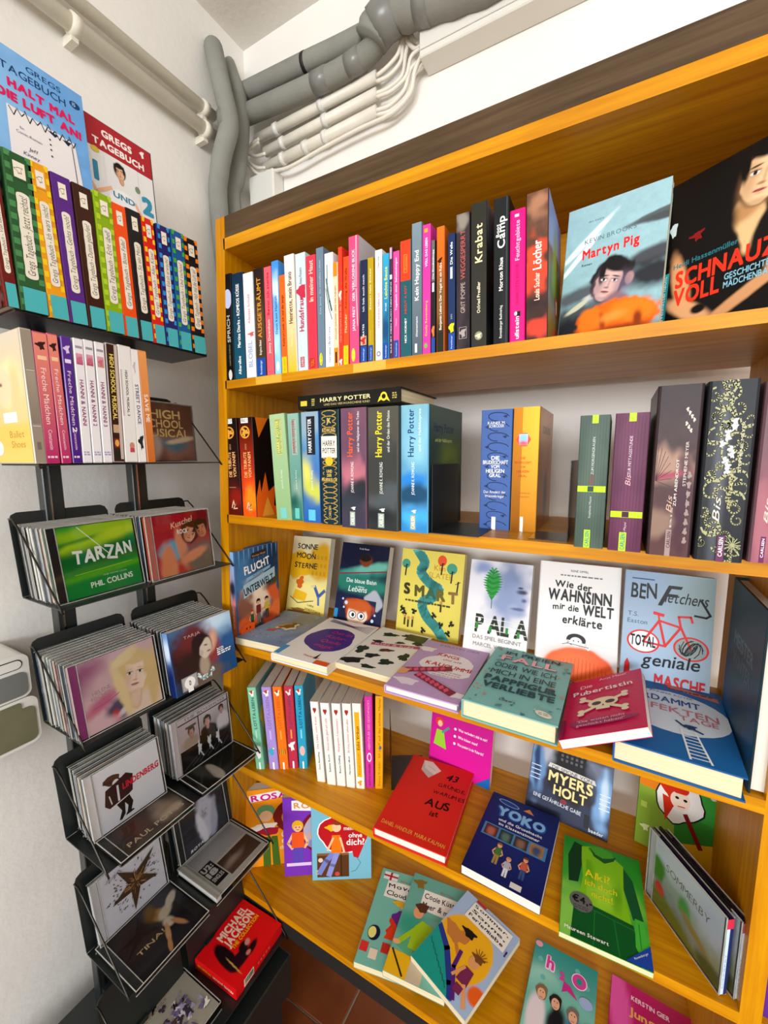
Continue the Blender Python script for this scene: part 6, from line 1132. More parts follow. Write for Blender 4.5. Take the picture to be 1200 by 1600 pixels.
def h2o(p, h):
    p.paint([(20, h * .6, 30, 20, 0, '#9cd0c0', .6), (60, h * .5, 50, 20, 0, '#7cc0b0', .6), (18, h * .2, 14, 34, 0, '#e4d8dc', .3), (48, h * .2, 14, 36, 0, '#1c1a20', .3), (74, h * .16, 16, 34, 0, '#3c5c94', .3), (96, h * .16, 10, 30, 0, '#8c5c3c', .3)], '#2c948c', '#8cc8b8', n=60, noise=.2)
    for i, (x, y) in enumerate(((12, .8), (24, .86), (70, .88), (86, .76), (90, .62), (20, .62), (44, .7))): p.ell(x, h * y, 4, 4, '#6cbcb4')
    p.text('h', 22, h * .74, 19, '#f4d8ec', b=5); p.text('h', 22, h * .745, 19, '#d8449c', b=2); p.text('2', 44, h * .7, 11, '#d8449c', b=3); p.ell(74, h * .78, 12, 12, '#f4d8ec'); p.ell(74, h * .78, 10.5, 10.5, '#d8449c'); p.ell(74, h * .78, 4.5, 5, '#2c948c'); p.poly([(52, h * .7), (62, h * .68), (74, h * .58), (58, h * .62), (50, h * .58)], '#c8308c'); p.ell(86, h * .6, 10, 8, '#a8b8e0')
    for x, y, hc in ((22, .47, '#8c6c4c'), (44, .45, '#2a1c18'), (70, .42, '#7c746c'), (92, .34, '#8c6444')): p.blob(x, h * y, 9, 11, hc, .12); p.ell(x, h * (y - .02), 6.2, 8, '#e4b090'); p.ell(x - 2, h * y, .9, .8, '#222'); p.ell(x + 2.4, h * y, .9, .8, '#222'); p.line([(x - 2, h * (y - .055)), (x + 2.4, h * (y - .055))], .8, '#a04848')
    p.ell(6, h * .95, 6, 5, '#e0a0b0')
lie(-.094, .640, -1.6, .115, .165, .012, '#2c8c84', 'turquoise paperback with four people and pink bubble lettering, on the bottom shelf', h2o, zs=S5)
def jungs2(p, h):
    p.paint([(10, h * .8, 14, 50, 10, '#e85cac', .3), (80, h * .6, 30, 60, 0, '#b8245c', .5)], '#c81c6c', '#a8185c', n=20, noise=.2); p.fit('KERSTIN GIER', 26, h * .86, 48, 6, '#f8e0ec', b=1); p.fit('Jungs', 24, h * .72, 40, 10, '#e8b45c', b=1.3, j=.05); p.fit('sind', 52, h * .62, 30, 9, '#e8b45c', b=1.3); p.fit('wie', 36, h * .54, 22, 9, '#e8b45c', b=1.3); p.fit('Kaugummi', 24, h * .43, 66, 10, '#e8b45c', b=1.3, j=.05)
lie(.038, .632, -3.5, .125, .180, .012, '#b81c60', 'raspberry pink paperback with golden title at the right of the bottom shelf', jungs2, zs=S5)
# neighbouring bay
def nb(p, w, h): p.paint([(w * .5, h * .6, w * .5, h * .2, 0, '#ece8f0', .4), (w * .5, h * .9, w * .6, h * .1, 0, '#c82c3c', .3)], '#7c3c9c', '#5c2c8c', n=12, noise=1); p.up('Magic', w * .5, h * .1, h * .5, w * .4, '#f0e8f4', b=1)
q = Pr(25, 190); nb(q, 25, 190)
book(spine_back(.1965, .222, S4 + .0005, .600), .13, .0255, .19, '#6c3494', 'purple and white book beyond the right upright, cut by the right edge', None, None, q, pages='white')
# ------------------------------------------------------------------ things on the display rack (built in rack space, K = scale of the rack)
def spleft(tl, yt, bl, br, yb, X, z0, cover_, label, spine, W=.135, hard=True, group=None, back=None, front=None, pages='white', kind='book', shrink=.985, H=None, rs=None, maxlean=3.0, backlean=0, body=None):
    y0 = at(bl, yb, 0, X).y; y1 = at(br, yb, 0, X).y; t = at(tl, yt, 0, X); h = t.z - z0
    ln = math.degrees(math.atan2(t.y - y0, h)); ln = max(-maxlean, min(maxlean, ln)); T = (y1 - y0) * shrink; a = math.radians(ln)
    h = H or h / math.cos(a)
    M = SK @ spine_left(y0, y0 + T, z0 + .0004 + (T * math.sin(a) if ln > 0 else 0) + .0005, X, ln, backlean)
    sp = Pr(T * 1000, h * 1000); spine(sp, T * 1000, h * 1000)
    bk = cover(W, h, back) if back else None; fr = cover(W, h, front) if front else None
    if kind == 'book': return book(M, W, T, h, cover_, label, group, fr, sp, bk, pages, hard, rs=rs)
    return dvd(M, W, T, h, cover_, label, group, fr, sp, bk, body)
def dvd(M, W, T, H, col, label, group, front, spine, back, body=None):
    e = empty('dvd_case', M); tag(e, label, 'dvd', group)
    v, f = bbox(0, 0, 0, W, T, H, .0012); c = mesh('case_body', v, f, body or M_PLAST, e); put(c, col)
    if body: q = box('inner_tray', (.002, .002, .002), (W - .002, T - .002, H - .002), M_PLAST, e); put(q, '#8f8578')
    if front: front.build('cover_print', e, (.002, 0, .002), (1, 0, 0), (0, 0, 1), W - .005, H - .004)
    if back: back.build('back_print', e, (W - .003, T, .002), (-1, 0, 0), (0, 0, 1), W - .005, H - .004)
    if spine: spine.build('spine_print', e, (0, T - .0012, .002), (0, -1, 0), (0, 0, 1), T - .0024, H - .004)
    return e
# comic diaries on the top tray
def greg(c1, c2, chk, title, lab='#ece6d6', tx='#5c5440'):
    def f(p, w, h):
        p.rect(0, 0, w, h, c1)
        if chk:
            n = 26
            for i in range(n):
                for x0, x1 in ((0, .24), (.78, 1)):
                    if i % 2: p.rect(w * x0, h * i / n, w * x1, h * (i + 1) / n, c2)
        p.rect(w * .2, h * .84, w * .84, h * .98, c1) if chk else None
        p.rect(w * .3, h * .85, w * .74, h * .95, '#ece4d4'); p.blob(w * .5, h * .9, w * .13, h * .02, '#8a8070', .5); p.blob(w * .5, h * .9, w * .1, h * .014, '#ece4d4', .5)
        p.ell(w * .53, h * .745, w * .25, h * .018, lab); p.ell(w * .53, h * .235, w * .25, h * .018, lab); p.poly([(w * (.27 + (.02 if q % 2 else 0)), h * (.24 + .05 * q)) for q in range(11)] + [(w * (.79 - (.02 if q % 2 else 0)), h * (.74 - .05 * q)) for q in range(11)], lab)
        p.up(title, w * .53, h * .24, h * .74, w * .3, tx, sh=.1)
        p.rect(w * .1, 0, w, h * .155, '#4fb4b8')
    return f
GG = 'hand-lettered diary books in the row on the top tray'
gb = lambda c1, c2: (lambda p, h: ([p.rect(0, 0, 100, h, c1)] + [p.rect(12 * i, 8 * j, 12 * i + 12, 8 * j + 8, c2) for i in range(9) for j in range(int(h / 8) + 1) if (i + j) % 2]))
gk = lambda x: x / 3.529
DI = [((-60, -30), (-5, -20), 20, (30, 110, 880), '#6c1c14', '#4c120e', 0, 'Gregs Tagebuch - Von Idioten umzingelt!', 'dark red diary book, leftmost on the top tray and cut by the left edge'),
      ((0, 0), (0, 0), 30, (115, 270, 918), '#2f5c34', '#4f8c54', 1, 'Gregs Tagebuch - Jetzt reichts!', 'green checked diary book on the top tray'),
      ((0, 0), (0, 0), 92, (272, 384, 945), '#e8a01c', '#f0cc1c', 1, 'Gregs Tagebuch - Ich wars nicht!', 'yellow and orange checked diary book on the top tray'),
      ((0, 0), (0, 0), 163, (386, 489, 975), '#5c2c84', '#43206a', 0, 'Gregs Tagebuch - Gehts noch?', 'purple diary book on the top tray'),
      ((0, 0), (0, 0), 222, (490, 590, 1000), '#40200f', '#2c140c', 0, 'Gregs Tagebuch - Dumm gelaufen!', 'dark brown diary book on the top tray'),
      ((0, 0), (0, 0), 267, (592, 690, 1030), '#8cae14', '#b4d02c', 1, 'Gregs Tagebuch - Echt übel!', 'lime green checked diary book on the top tray'),
      ((0, 0), (0, 0), 330, (690, 770, 1058), '#ea5418', '#ea5418', 0, 'Gregs Tagebuch - Böse Falle!', 'plain orange-red diary book on the top tray'),
      ((0, 0), (0, 0), 363, (772, 850, 1075), '#211d1c', '#211d1c', 0, 'Gregs Tagebuch - So ein Mist!', 'black diary book on the top tray'),
      ((0, 0), (0, 0), 410, (850, 917, 1092), '#d82418', '#f2c81c', 1, 'Gregs Tagebuch - Alles Käse!', 'red and yellow striped diary book on the top tray'),
      ((0, 0), (0, 0), 452, (918, 988, 1108), '#2c2468', '#2c94dc', 1, 'Gregs Tagebuch - Eiskalt erwischt!', 'blue and violet checked diary book on the top tray'),
      ((0, 0), (0, 0), 484, (990, 1060, 1125), '#1f5c9c', '#4cac3c', 1, 'Gregs Tagebuch - Und tschüss!', 'blue and green checked diary book on the top tray'),
      ((0, 0), (0, 0), 521, (1062, 1138, 1140), '#1c1c22', '#f0841c', 1, 'Gregs Tagebuch - Halt mal die Luft an!', 'orange and black checked diary book, rightmost on the top tray')]
TX = [-60, 2, 140, 272, 393, 508, 605, 690, 772, 857, 937, 1005]
for i, (_, _, yt, (b0, b1, yb), c1, c2, chk, tt, lab_) in enumerate(DI):
    top = (TX[i] / 3.529, yt / 3.529 + 220)
    if i == 0: top = (-34, 216)
    spleft(top[0], top[1], b0 / 3.529, b1 / 3.529, yb / 3.529 + 220, -.770, TZ[1][0], c1, lab_, greg(c1, c2, chk, tt, lab='#e8e2d2'), .125, True, GG, gb(c1, c2) if i < 2 else None, rs=.0018, shrink=.99, maxlean=5)
# two items on the tray above
def luft(p, h):
    p.paint([(20, h * .5, 40, 60, 0, '#8cbce8', .9), (80, h * .8, 30, 30, 0, '#6ca4dc', .9)], '#7cb0e4', '#6ca4dc', n=60, noise=.8, bgnoise=.35)
    p.fit('GREGS', 40, h * .905, 36, 6, '#1c4474', b=.6); p.fit('TAGEBUCH', 14, h * .82, 66, 8, '#1c4474', b=.6); p.ell(90, h * .88, 6, 4, '#1c4474'); p.text('15', 87, h * .868, 4, '#a8c8ec', b=1)
    p.fit('HALT MAL', 20, h * .71, 68, 8.5, '#d81c60', b=3, j=.05); p.fit('DIE LUFT AN!', 8, h * .61, 86, 8.5, '#d81c60', b=3, j=.05)
    p.poly([(16, h * .56), (84, h * .54), (90, 0), (14, 0)], '#e9e4e4'); 
    for i in range(9): p.line([(18 + 7.5 * i, h * (.55 + .012 * (i % 3))), (22 + 7.5 * i, h * (.5 + .02 * (i % 2))), (25 + 7.5 * i, h * .55)], 1, '#2c2c34')
    p.poly([(54, h * .53), (62, h * .5), (66, h * .53)], '#1c2448'); p.poly([(70, h * .52), (76, h * .49), (80, h * .53)], '#1c2448'); p.text('Ein', 26, h * .42, 2.6, '#6c6c8c'); p.text('Comic-Roman', 22, h * .38, 3, '#6c6c8c'); p.text('Jeff', 32, h * .28, 4, '#3c3c5c', sh=.2); p.text('Kinney', 26, h * .23, 4, '#3c3c5c', sh=.2)
    for y in (.46, .42, .38, .33): p.ell(56, h * y, 1, 1, '#2c2c34')
    p.line([(80, h * .5), (82, h * .1)], .8, '#333')
book(SK @ frame(-.850, .322, 1.7858, 90, 4), .140, .018, .200, '#6ca4dc', 'light blue book with pink title at the upper left, standing above the diary row', None, cover(.140, .200, luft), hard=True, pages='white')
def dvd12(p, h):
    p.rect(0, 0, 100, h, '#e6e4e2'); p.rect(0, h * .72, 100, h, '#b02c34'); p.fit('GREGS', 24, h * .87, 46, 9, '#f4ece8', b=2.4); p.fit('TAGEBUCH', 10, h * .765, 78, 9, '#f4ece8', b=2.4); p.blob(86, h * .93, 3, 5, '#f0e8e4', .5)
    p.text('1', 7, h * .42, 24, '#3c8cac', b=3); p.text('2', 78, h * .32, 24, '#3c94b4', b=3)
    p.paint(pblobs(46, h * .6, 15, '#1f1814', '#e8b894', '#b88464', 6, neck=True) + [(48, h * .3, 21, 18, 0, '#f2f0ee', .1)], '#e6e4e2', '#e6e4e2', n=60, x0=24, x1=74, y0=0, y1=h * .72, noise=.05)
    p.line([(30, h * .4), (8, h * .3), (2, h * .36)], 5, '#e8b894'); p.line([(66, h * .36), (78, h * .2), (98, h * .12)], 5, '#e8b894'); p.fit('UND', 32, h * .33, 34, 8, '#4c8cac', b=2); p.ell(72, h * .52, 4, 5, '#7c8c74'); p.ell(12, h * .7, 6, 4, '#d8c04c'); p.ell(6, h * .12, 5, 4, '#2c5c6c')
dvd(SK @ frame(-.868, .466, 1.7858, 90, 3), .130, .014, .190, '#141214', 'film case with red banner and large blue numbers, standing above the diary row', None, cover(.130, .190, dvd12), None, None)

# film cases on the second tray
GD = 'film cases in the row on the second tray'
def dsp(bg, items, pic=None, grad_=None):
    def f(p, w, h):
        p.rect(0, 0, w, h, bg)
        if grad_: p.grad(0, 0, w, h, grad_[0], grad_[1])
        if pic: pic(p, w, h)
        for t, x, a, b_, s, c, bo in items: p.down(t, w * x, h * a, h * b_, w * s, c, b=bo)
    return f
def dx(x): return x / 3.333
def freche(two=False): return dsp('#b83868', [('Freche Mädchen', .5, .3, .74, .42, '#f4dcd8', 0), ('Constantin', .5, .1, .26, .3, '#f8c8d8', .5)] + ([('2', .5, .24, .29, .5, '#f0f0f0', 1)] if two else []), lambda p, w, h: (p.blob(w * .5, h * .91, w * .3, h * .03, '#3c1c1c' if not two else '#d8c8e8', .6), p.rect(w * .15, h * .8, w * .85, h * .83, '#f0c8a0' if not two else '#e8e0f0'), p.bars(w * .1, h * .03, w * .9, h * .05, '#f0d0d8', 1, 3, .8)), ('#b4286c', '#e89078') if not two else ('#4c2484', '#5c3494'))
def hanni(t, c): return dsp('#e9e6e8', [(t, .5, .3, .68, .46, '#8c2c6c', .6)], lambda p, w, h: (p.grad(w * .1, h * .8, w * .9, h * .89, c, '#d8a0b0'), p.blob(w * .5, h * .84, w * .25, h * .025, '#c86c84', .5), p.rect(w * .1, h * .93, w * .9, h * .95, '#9c98a4'), p.bars(w * .1, h * .05, w * .9, h * .09, '#a89cc0', 2, 3, .6)))
hk = lambda t: (lambda p, w, h: (p.rect(w * .7, h * .02, w, h, '#c8b8b0') , p.rect(w * .15, h * .25, w * .7, h * .32, '#c8a484'), p.rect(w * .15, h * .12, w * .7, h * .2, '#8c2c1c'), p.ell(w * .42, h * .16, w * .2, h * .03, '#e0a858'), p.rect(w * .15, h * .02, w * .7, h * .09, '#2c2420')))
rows = [((163, 122), (240, 318), freche(), '#c03c68', 'pink film case, left one of two alike on the second tray'), ((240, 133), (322, 378), freche(), '#c03c68', 'pink film case, right one of two alike on the second tray'),
        ((313, 148), (380, 433), freche(True), '#5c3494', 'purple film case on the second tray'), ((378, 160), (433, 485), hanni('HANNI & NANNI', '#b8507c'), '#e4e0e2', 'white film case with purple lettering, left one of three on the second tray'),
        ((432, 168), (487, 538), hanni('HANNI & NANNI 2', '#a84c5c'), '#e4e0e2', 'white film case with purple lettering, middle one of three on the second tray'), ((490, 180), (540, 590), hanni('HANNI & NANNI 3', '#c88c6c'), '#e4e0e2', 'white film case with purple lettering, right one of three on the second tray'),
        ((547, 186), (590, 652), dsp('#3c2418', [('HIGH SCHOOL MUSICAL', .42, .36, .92, .4, '#f0d868', 1)], hk(1)), '#a89c94', 'dark brown film case with yellow capitals on the second tray'),
        ((612, 196), (654, 722), dsp('#e6e4e0', [('HIGH SCHOOL MUSICAL 2', .5, .4, .8, .2, '#3c3434', 1)], lambda p, w, h: (p.ell(w * .6, h * .14, w * .22, h * .03, '#c88c74'), p.rect(w * .4, h * .08, w * .8, h * .12, '#c84c5c'), p.rect(0, h * .4, w * .14, h * .8, '#c8b8b8'))), '#dcd8d0', 'white film case with small dark lettering and a face low on the spine'),
        ((672, 215), (722, 767), dsp('#ece9e6', [('STREET DANCE', .5, .34, .7, .44, '#4c4c78', 1)], lambda p, w, h: (p.blob(w * .5, h * .18, w * .3, h * .06, '#2c2c2c', .6), p.blob(w * .4, h * .85, w * .15, h * .05, '#c8c0c8', .5))), '#e0dcd8', 'white film case with violet lettering and black dancers on the second tray'),
        ((715, 222), (769, 814), dsp('#d8843c', [('SAVE ME', .5, .36, .62, .5, '#f4e8d8', 1)], lambda p, w, h: p.grad(0, 0, w, h, '#cc7030', '#e8a05c')), '#d88438', 'orange film case, rightmost upright one on the second tray')]
for (tx, ty), (b0, b1), fn, col, lb in rows:
    spleft(dx(tx), ty / 3.333 + 480, dx(b0), dx(b1), 720, -.752, TZ[2][0], col, lb, fn, .130, kind='dvd', group=GD, maxlean=4.5, shrink=.97)
def ballet(p, h):
    p.paint([(60, h * .62, 34, 30, 0, '#e8d0a0', .3), (74, h * .5, 16, 40, 0, '#d8bc88', .4), (44, h * .6, 22, 22, 0, '#e8c4a0', .2), (36, h * .62, 5, 2, 0, '#6c4c3c', .4), (50, h * .2, 70, 18, 0, '#d8b858', .4)], '#c8bca8', '#d8bc60', n=50, noise=.3); p.fit('Ballet', 44, h * .2, 40, 8, '#b07c2c'); p.fit('Shoes', 46, h * .12, 38, 8, '#b07c2c'); p.rect(34, h * .32, 70, h * .4, '#ece8e0'); p.ell(10, h * .12, 12, 9, '#efe8d8')
spleft(dx(95), 104 / 3.333 + 480, dx(184), dx(250), 722, -.752, TZ[2][0], '#b8ac98', 'clear film case with a pale blond cover, leftmost on the second tray', dsp('#9c9080', [], lambda p, w, h: (p.rect(w * .1, h * .28, w * .9, h * .285, '#d8d0c0'), p.rect(w * .1, h * .7, w * .9, h * .705, '#d8d0c0'), p.rect(w * .3, h * .1, w * .7, h * .16, '#7c7064'), p.grad(w * .1, h * .3, w * .9, h * .69, '#8c8072', '#a89c8c'))), .130, kind='dvd', group=None, back=ballet, maxlean=4.5, shrink=.95)
def hsm(p, h):
    p.paint([(50, h * .25, 50, 22, 0, '#a87868', .6), (50, h * .3, 30, 10, 0, '#5c8498', .6), (70, h * .36, 30, 4, 10, '#e8d0b0', .4), (30, h * .25, 12, 20, 0, '#d8c0b0', .5)], '#6c4a3c', '#8c5c50', n=40, noise=1.2, bgnoise=.4); p.fit('HIGH', 22, h * .74, 56, 14, '#e8c880', b=1); p.fit('SCHOOL', 10, h * .58, 72, 13, '#e8c880', b=1); p.fit('MUSICAL', 6, h * .42, 86, 13, '#e8c880', b=1)


# discs: front covers
def tarz(p, h):
    p.paint([(50, h * .9, 70, 10, 6, '#a8d41c', .5), (40, h * .78, 80, 5, 8, '#0f7c2c', .5), (30, h * .7, 50, 8, 8, '#b4dc1c', .5), (60, h * .55, 80, 14, 4, '#0c6c2c', .6), (50, h * .3, 80, 5, 6, '#5cb41c', .5), (50, h * .1, 90, 14, 0, '#0c8c3c', .6), (80, h * .85, 30, 7, 8, '#c4e02c', .5)], '#2ca42c', '#0f8c38', n=60, noise=.4)
    p.line([(26, h * .98), (62, h * .52)], 1, '#f0f8e8'); p.fit('TAR', 14, h * .48, 42, 17, '#f4f8f0', b=2, j=.06); p.fit('AN', 68, h * .5, 26, 17, '#f4f8f0', b=2, j=.06); p.line([(57, h * .66), (67, h * .64), (58, h * .48), (70, h * .46)], 3.5, '#f4f8f0'); p.line([(14, h * .32), (90, h * .37)], .7, '#b8d43c')
    p.fit('MUSIK VON PHIL COLLINS', 48, h * .235, 32, 2, '#c8e8c8'); p.fit('PHIL COLLINS', 30, h * .1, 58, 7.5, '#f0f6ec', b=1, rot=2)
def kusch(p, h):
    p.paint([(20, h * .8, 40, 40, 0, '#b8142c', .6), (90, h * .9, 20, 20, 0, '#8c1424', .6), (30, h * .4, 24, 16, 0, '#5cb0cc', .3), (20, h * .1, 14, 40, 0, '#e88c5c', .3), (46, h * .4, 9, 34, 10, '#e8946c', .3), (84, h * .2, 34, 26, 0, '#7c6c60', .4), (66, h * .26, 26, 8, 18, '#e8946c', .35)]
            + pblobs(60, h * .66, 24, '#4c1c10', '#eca880', '#b8603c', -22, neck=False, hs=1.12, turn=.8) + pblobs(88, h * .68, 22, '#2c1810', '#dc8c64', '#a0502c', 14, neck=False, hs=.95, turn=-.9), '#a81424', '#c83c2c', n=110, noise=.15)
    p.text('Kuschel', 30, h * .76, 9, '#f4c8b0', sh=.3, rot=12, b=.5); p.fit('ROCK', 40, h * .66, 20, 7, '#f4ece4', b=2)
def fisch(p, h):
    p.paint([(10, h * .8, 24, 24, 0, '#a05c84', .8), (28, h * .6, 20, 18, 0, '#d8b4bc', .8), (20, h * .35, 26, 8, 24, '#c8708c', .6), (40, h * .16, 15, 15, 20, '#5c4c6c', .4), (36, h * .1, 6, 8, 0, '#c83c3c', .4), (46, h * .12, 8, 4, 30, '#d8d0d8', .5), (20, h * .05, 18, 8, 0, '#e0b8c0', .7),
             (78, h * .4, 26, 50, 4, '#e8cc94', .2), (60, h * .3, 12, 36, 14, '#e4c488', .4), (78, h * .1, 26, 16, 0, '#f0d8c4', .4)] + pblobs(68, h * .56, 40, '#e2c48c', '#f6dcca', '#dcb090', -8, hs=.98, lips='#c8807c') + [(48, h * .42, 7, 40, 10, '#ecd4a0', .4), (92, h * .4, 8, 46, -6, '#e4c48c', .4), (58, h * .86, 20, 7, 24, '#ecd6a4', .4)], '#d8b8c0', '#e0bcc4', n=130, noise=.2)
    p.text('HELENE', 12, h * .5, 5, '#a88c8c', rot=6); p.text('FISCHER', 10, h * .43, 5, '#a88c8c', rot=6); p.line([(10, h * .32), (26, h * .34), (44, h * .4)], 1, '#b05c8c')
def rim(p, h):
    p.paint([(85, h * .8, 30, 20, 20, '#a8cce8', .6), (92, h * .5, 26, 20, 0, '#2c5c94', .7), (90, h * .15, 30, 20, 0, '#1c4c7c', .6), (70, h * .92, 24, 10, 10, '#c8e0f4', .6), (20, h * .5, 24, 34, 0, '#2c1a18', .5), (34, h * .74, 26, 22, 20, '#6c2c2c', .5), (26, h * .3, 20, 28, 0, '#33201c', .5), (62, h * .5, 12, 24, 0, '#8c3c3c', .5), (62, h * .62, 8, 16, -20, '#d8a890', .5), (48, h * .1, 30, 14, 0, '#6c5c50', .4), (46, h * .3, 8, 16, -6, '#a89884', .3),
             (46, h * .62, 17, 17, 10, '#2c1c1a', .15), (52, h * .55, 9, 15, -14, '#c8bcae', .12), (57, h * .56, 3.4, 2.6, -20, '#c8bcae', .3), (52, h * .6, 3, 1, -10, '#2c2020', .4), (56, h * .49, 3, 1.2, 0, '#8c5450', .4), (44, h * .5, 3, 4, 0, '#b8a894', .4)], '#4c6c94', '#243c5c', n=110, noise=.3)
    rnd = random.Random(6)
    for i in range(40): a = rnd.uniform(3.3, 6.1); p.ell(47 + 15 * math.cos(a) * rnd.uniform(.7, 1.1), h * .22 + 13 * math.sin(a) * rnd.uniform(.5, 1.1), 1.3, 1.3, rnd.choice(('#c8dce0', '#8cb0b8', '#e8f0f0')))
    p.fit('TARJA', 20, h * .82, 26, 4, '#b8a8a8'); p.rect(8, 3, 32, h * .25, '#8c8c8c'); p.rect(9.5, 4.5, 30.5, h * .24, '#a8a8a8'); p.ell(20, h * .14, 8, 8, '#ecebe8'); p.fit('0', 18.5, h * .1, 3.4, 6.4, '#222', b=1); p.rect(16, 0, 24, 6, '#e8e8e8'); p.fit('2CD', 68, h * .42, 12, 4, '#f0f4f8', b=2); p.bars(68, h * .34, 92, h * .41, '#e8f0f4', 2, 5, .6)
def lind(p, h):
    p.grad(0, 0, 100, h, '#d8d8e0', '#ececf0'); p.bars(80, h * .5, 97, h * .53, '#666', 1, 4, .5)
    p.blob(25, h * .75, 12, 8, '#5c3c30', .12, rot=-12); p.ell(26, h * .72, 15, 2.6, '#4a2e26', rot=-14); p.ell(30, h * .68, 5, 5, '#e8e4e0'); p.poly([(14, h * .64), (30, h * .68), (46, h * .74), (56, h * .66), (52, h * .4), (38, h * .34), (18, h * .3), (10, h * .4)], '#3a2024'); p.poly([(30, h * .62), (33, h * .62), (32, h * .36), (29, h * .36)], '#e0dce0'); p.line([(18, h * .52), (20, h * .38)], 1.6, '#e8e4e8'); p.poly([(14, h * .32), (50, h * .38), (49, h * .34), (16, h * .28)], '#e0dce0')
    p.poly([(26, h * .32), (46, h * .36), (50, h * .22), (44, h * .06), (38, h * .07), (42, h * .2), (38, h * .28), (36, h * .1), (30, h * .04), (26, h * .05), (32, h * .18)], '#241818'); p.poly([(36, h * .06), (50, h * .07), (48, h * .1), (38, h * .1)], '#241818'); p.fit('LINDENBERG', 38, h * .5, 60, 9.5, '#d82440', b=2, sh=.12, rot=2)
def boss(p, h):
    p.rect(0, 0, 100, h, '#1c181a'); p.rect(0, h * .9, 100, h, '#cfc8cc'); p.fit('THE BOSSHOSS', 12, h * .92, 84, 5, '#8c8488', b=1)
    p.rect(0, h * .4, 38, h * .88, '#c8bcc0'); p.rect(40, h * .5, 100, h * .88, '#cfc8cc')
    p.paint([(22, h * .48, 16, 12, 0, '#a89888', .3)] + pblobs(24, h * .68, 11, '#4c4440', '#c89c8c', '#9c7064') , '#c8bcc0', '#b8a8a8', n=40, x0=1, x1=37, y0=h * .41, y1=h * .88); p.rect(14, h * .76, 34, h * .8, '#5c5450')
    p.paint([(56, h * .44, 20, 18, 0, '#1c1a1c', .1), (88, h * .52, 14, 18, 0, '#d8d4d8', .2)] + pblobs(56, h * .7, 13, '#241c1c', '#d8a898', '#a8786c') + pblobs(86, h * .78, 9, '#2c2020', '#d8a898', '#a8786c') + [(50, h * .25, 60, 12, 6, '#141214', .4)], '#cfc8cc', '#141214', n=70, x0=41, x1=100, y0=h * .2, y1=h * .88, noise=.1)
    for x in (36, 56, 74): p.blob(x, h * .3, 3.4, 10, '#d8d8dc', .6, seed=x); p.line([(x, h * .24), (x + 6, h * .1)], 2.2, '#d0d0d4')
    for i in range(6): p.line([(4 + 15 * i, h * .04), (30 + 13 * i, h * .17)], .8, '#6c6468')
def dark(lines, c='#8a8478', bg=('#2a2624', '#4c4644'), pic=()):
    def f(p, h):
        p.paint(list(pic), bg[0], bg[1], n=60, noise=.4)
        for t, x, y, wd, s, b_ in lines: p.fit(t, x, h * y, wd, s, c, b=b_)
    return f
def star(p, h):
    p.rect(0, 0, 100, h, '#d4d4de'); rnd = random.Random(2)
    for i in range(90):
        a = rnd.uniform(0, 6.28); r = rnd.uniform(24, 44); x, y = 52 + r * math.cos(a), h * .5 + r * .8 * math.sin(a); p.blob(x, y, rnd.uniform(.5, 2.4), rnd.uniform(.4, 1.2), '#4c4448', .6, seed=i, rot=math.degrees(a))
    P = []
    for k in range(10): r = (46, 15)[k % 2]; a = math.radians(118 + 36 * k); P.append((52 + r * math.cos(a) * (1.15 if k in (0, 4, 8) else .85), h * .5 + r * math.sin(a) * .95))
    p.poly(P, '#3c2c1e')
    for k in range(70): a = rnd.uniform(0, 6.28); r = rnd.uniform(3, 22); p.line([(52 + r * .5 * math.cos(a), h * .5 + r * .5 * math.sin(a)), (52 + r * math.cos(a), h * .5 + r * math.sin(a))], .8, rnd.choice(('#7c5c38', '#9c7848', '#2c2018', '#6c4830')))
    p.line([(10, h * .86), (16, h * .92), (14, h * .84), (24, h * .9), (22, h * .84), (30, h * .92), (34, h * .86)], .8, '#555')
def blond(p, h):
    p.paint([(56, h * .5, 22, 44, 0, '#c8c8d8', .25), (44, h * .3, 8, 34, 10, '#e0e0ec', .4), (72, h * .34, 8, 36, -8, '#b0b0c4', .4)] + pblobs(54, h * .62, 19, '#c4c4d4', '#c4c4d0', '#74748c', 6, lips='#5c5c70', neck=False), '#2a2a30', '#3c3c44', n=90, noise=.3, bgnoise=.3); p.fit('ROYALE', 12, h * .03, 40, 5, '#e8e8ee', b=2, sh=.2); p.text('Bonnie', 8, h * .8, 7, '#8c8c98', sh=.4, rot=20)
def fortytwo(p, h):
    p.rect(0, 0, 100, h, '#dcdad4'); p.rect(4, h * .55, 96, h * .96, '#b9b8b8'); p.paint([(50, h * .5, 60, 30, 0, '#c8c8cc', .8)], '#acacb0', '#d0ccc8', n=20, x0=4, x1=96, y0=h * .55, y1=h * .96); p.paint([(50, h * .3, 20, 6, 8, '#b8a498', .8)], '#5c4438', '#6c5448', n=30, x0=30, x1=96, y0=h * .1, y1=h * .5, noise=.6)
    p.rect(4, h * .16, 28, h * .66, '#141414')
    p.fit('U2:', 6, h * .52, 20, 10, '#dcd8d0', b=3); p.fit('18', 6, h * .37, 20, 11, '#dcd8d0', b=3); p.fit('SINGLES', 6, h * .24, 20, 8, '#dcd8d0', b=2)
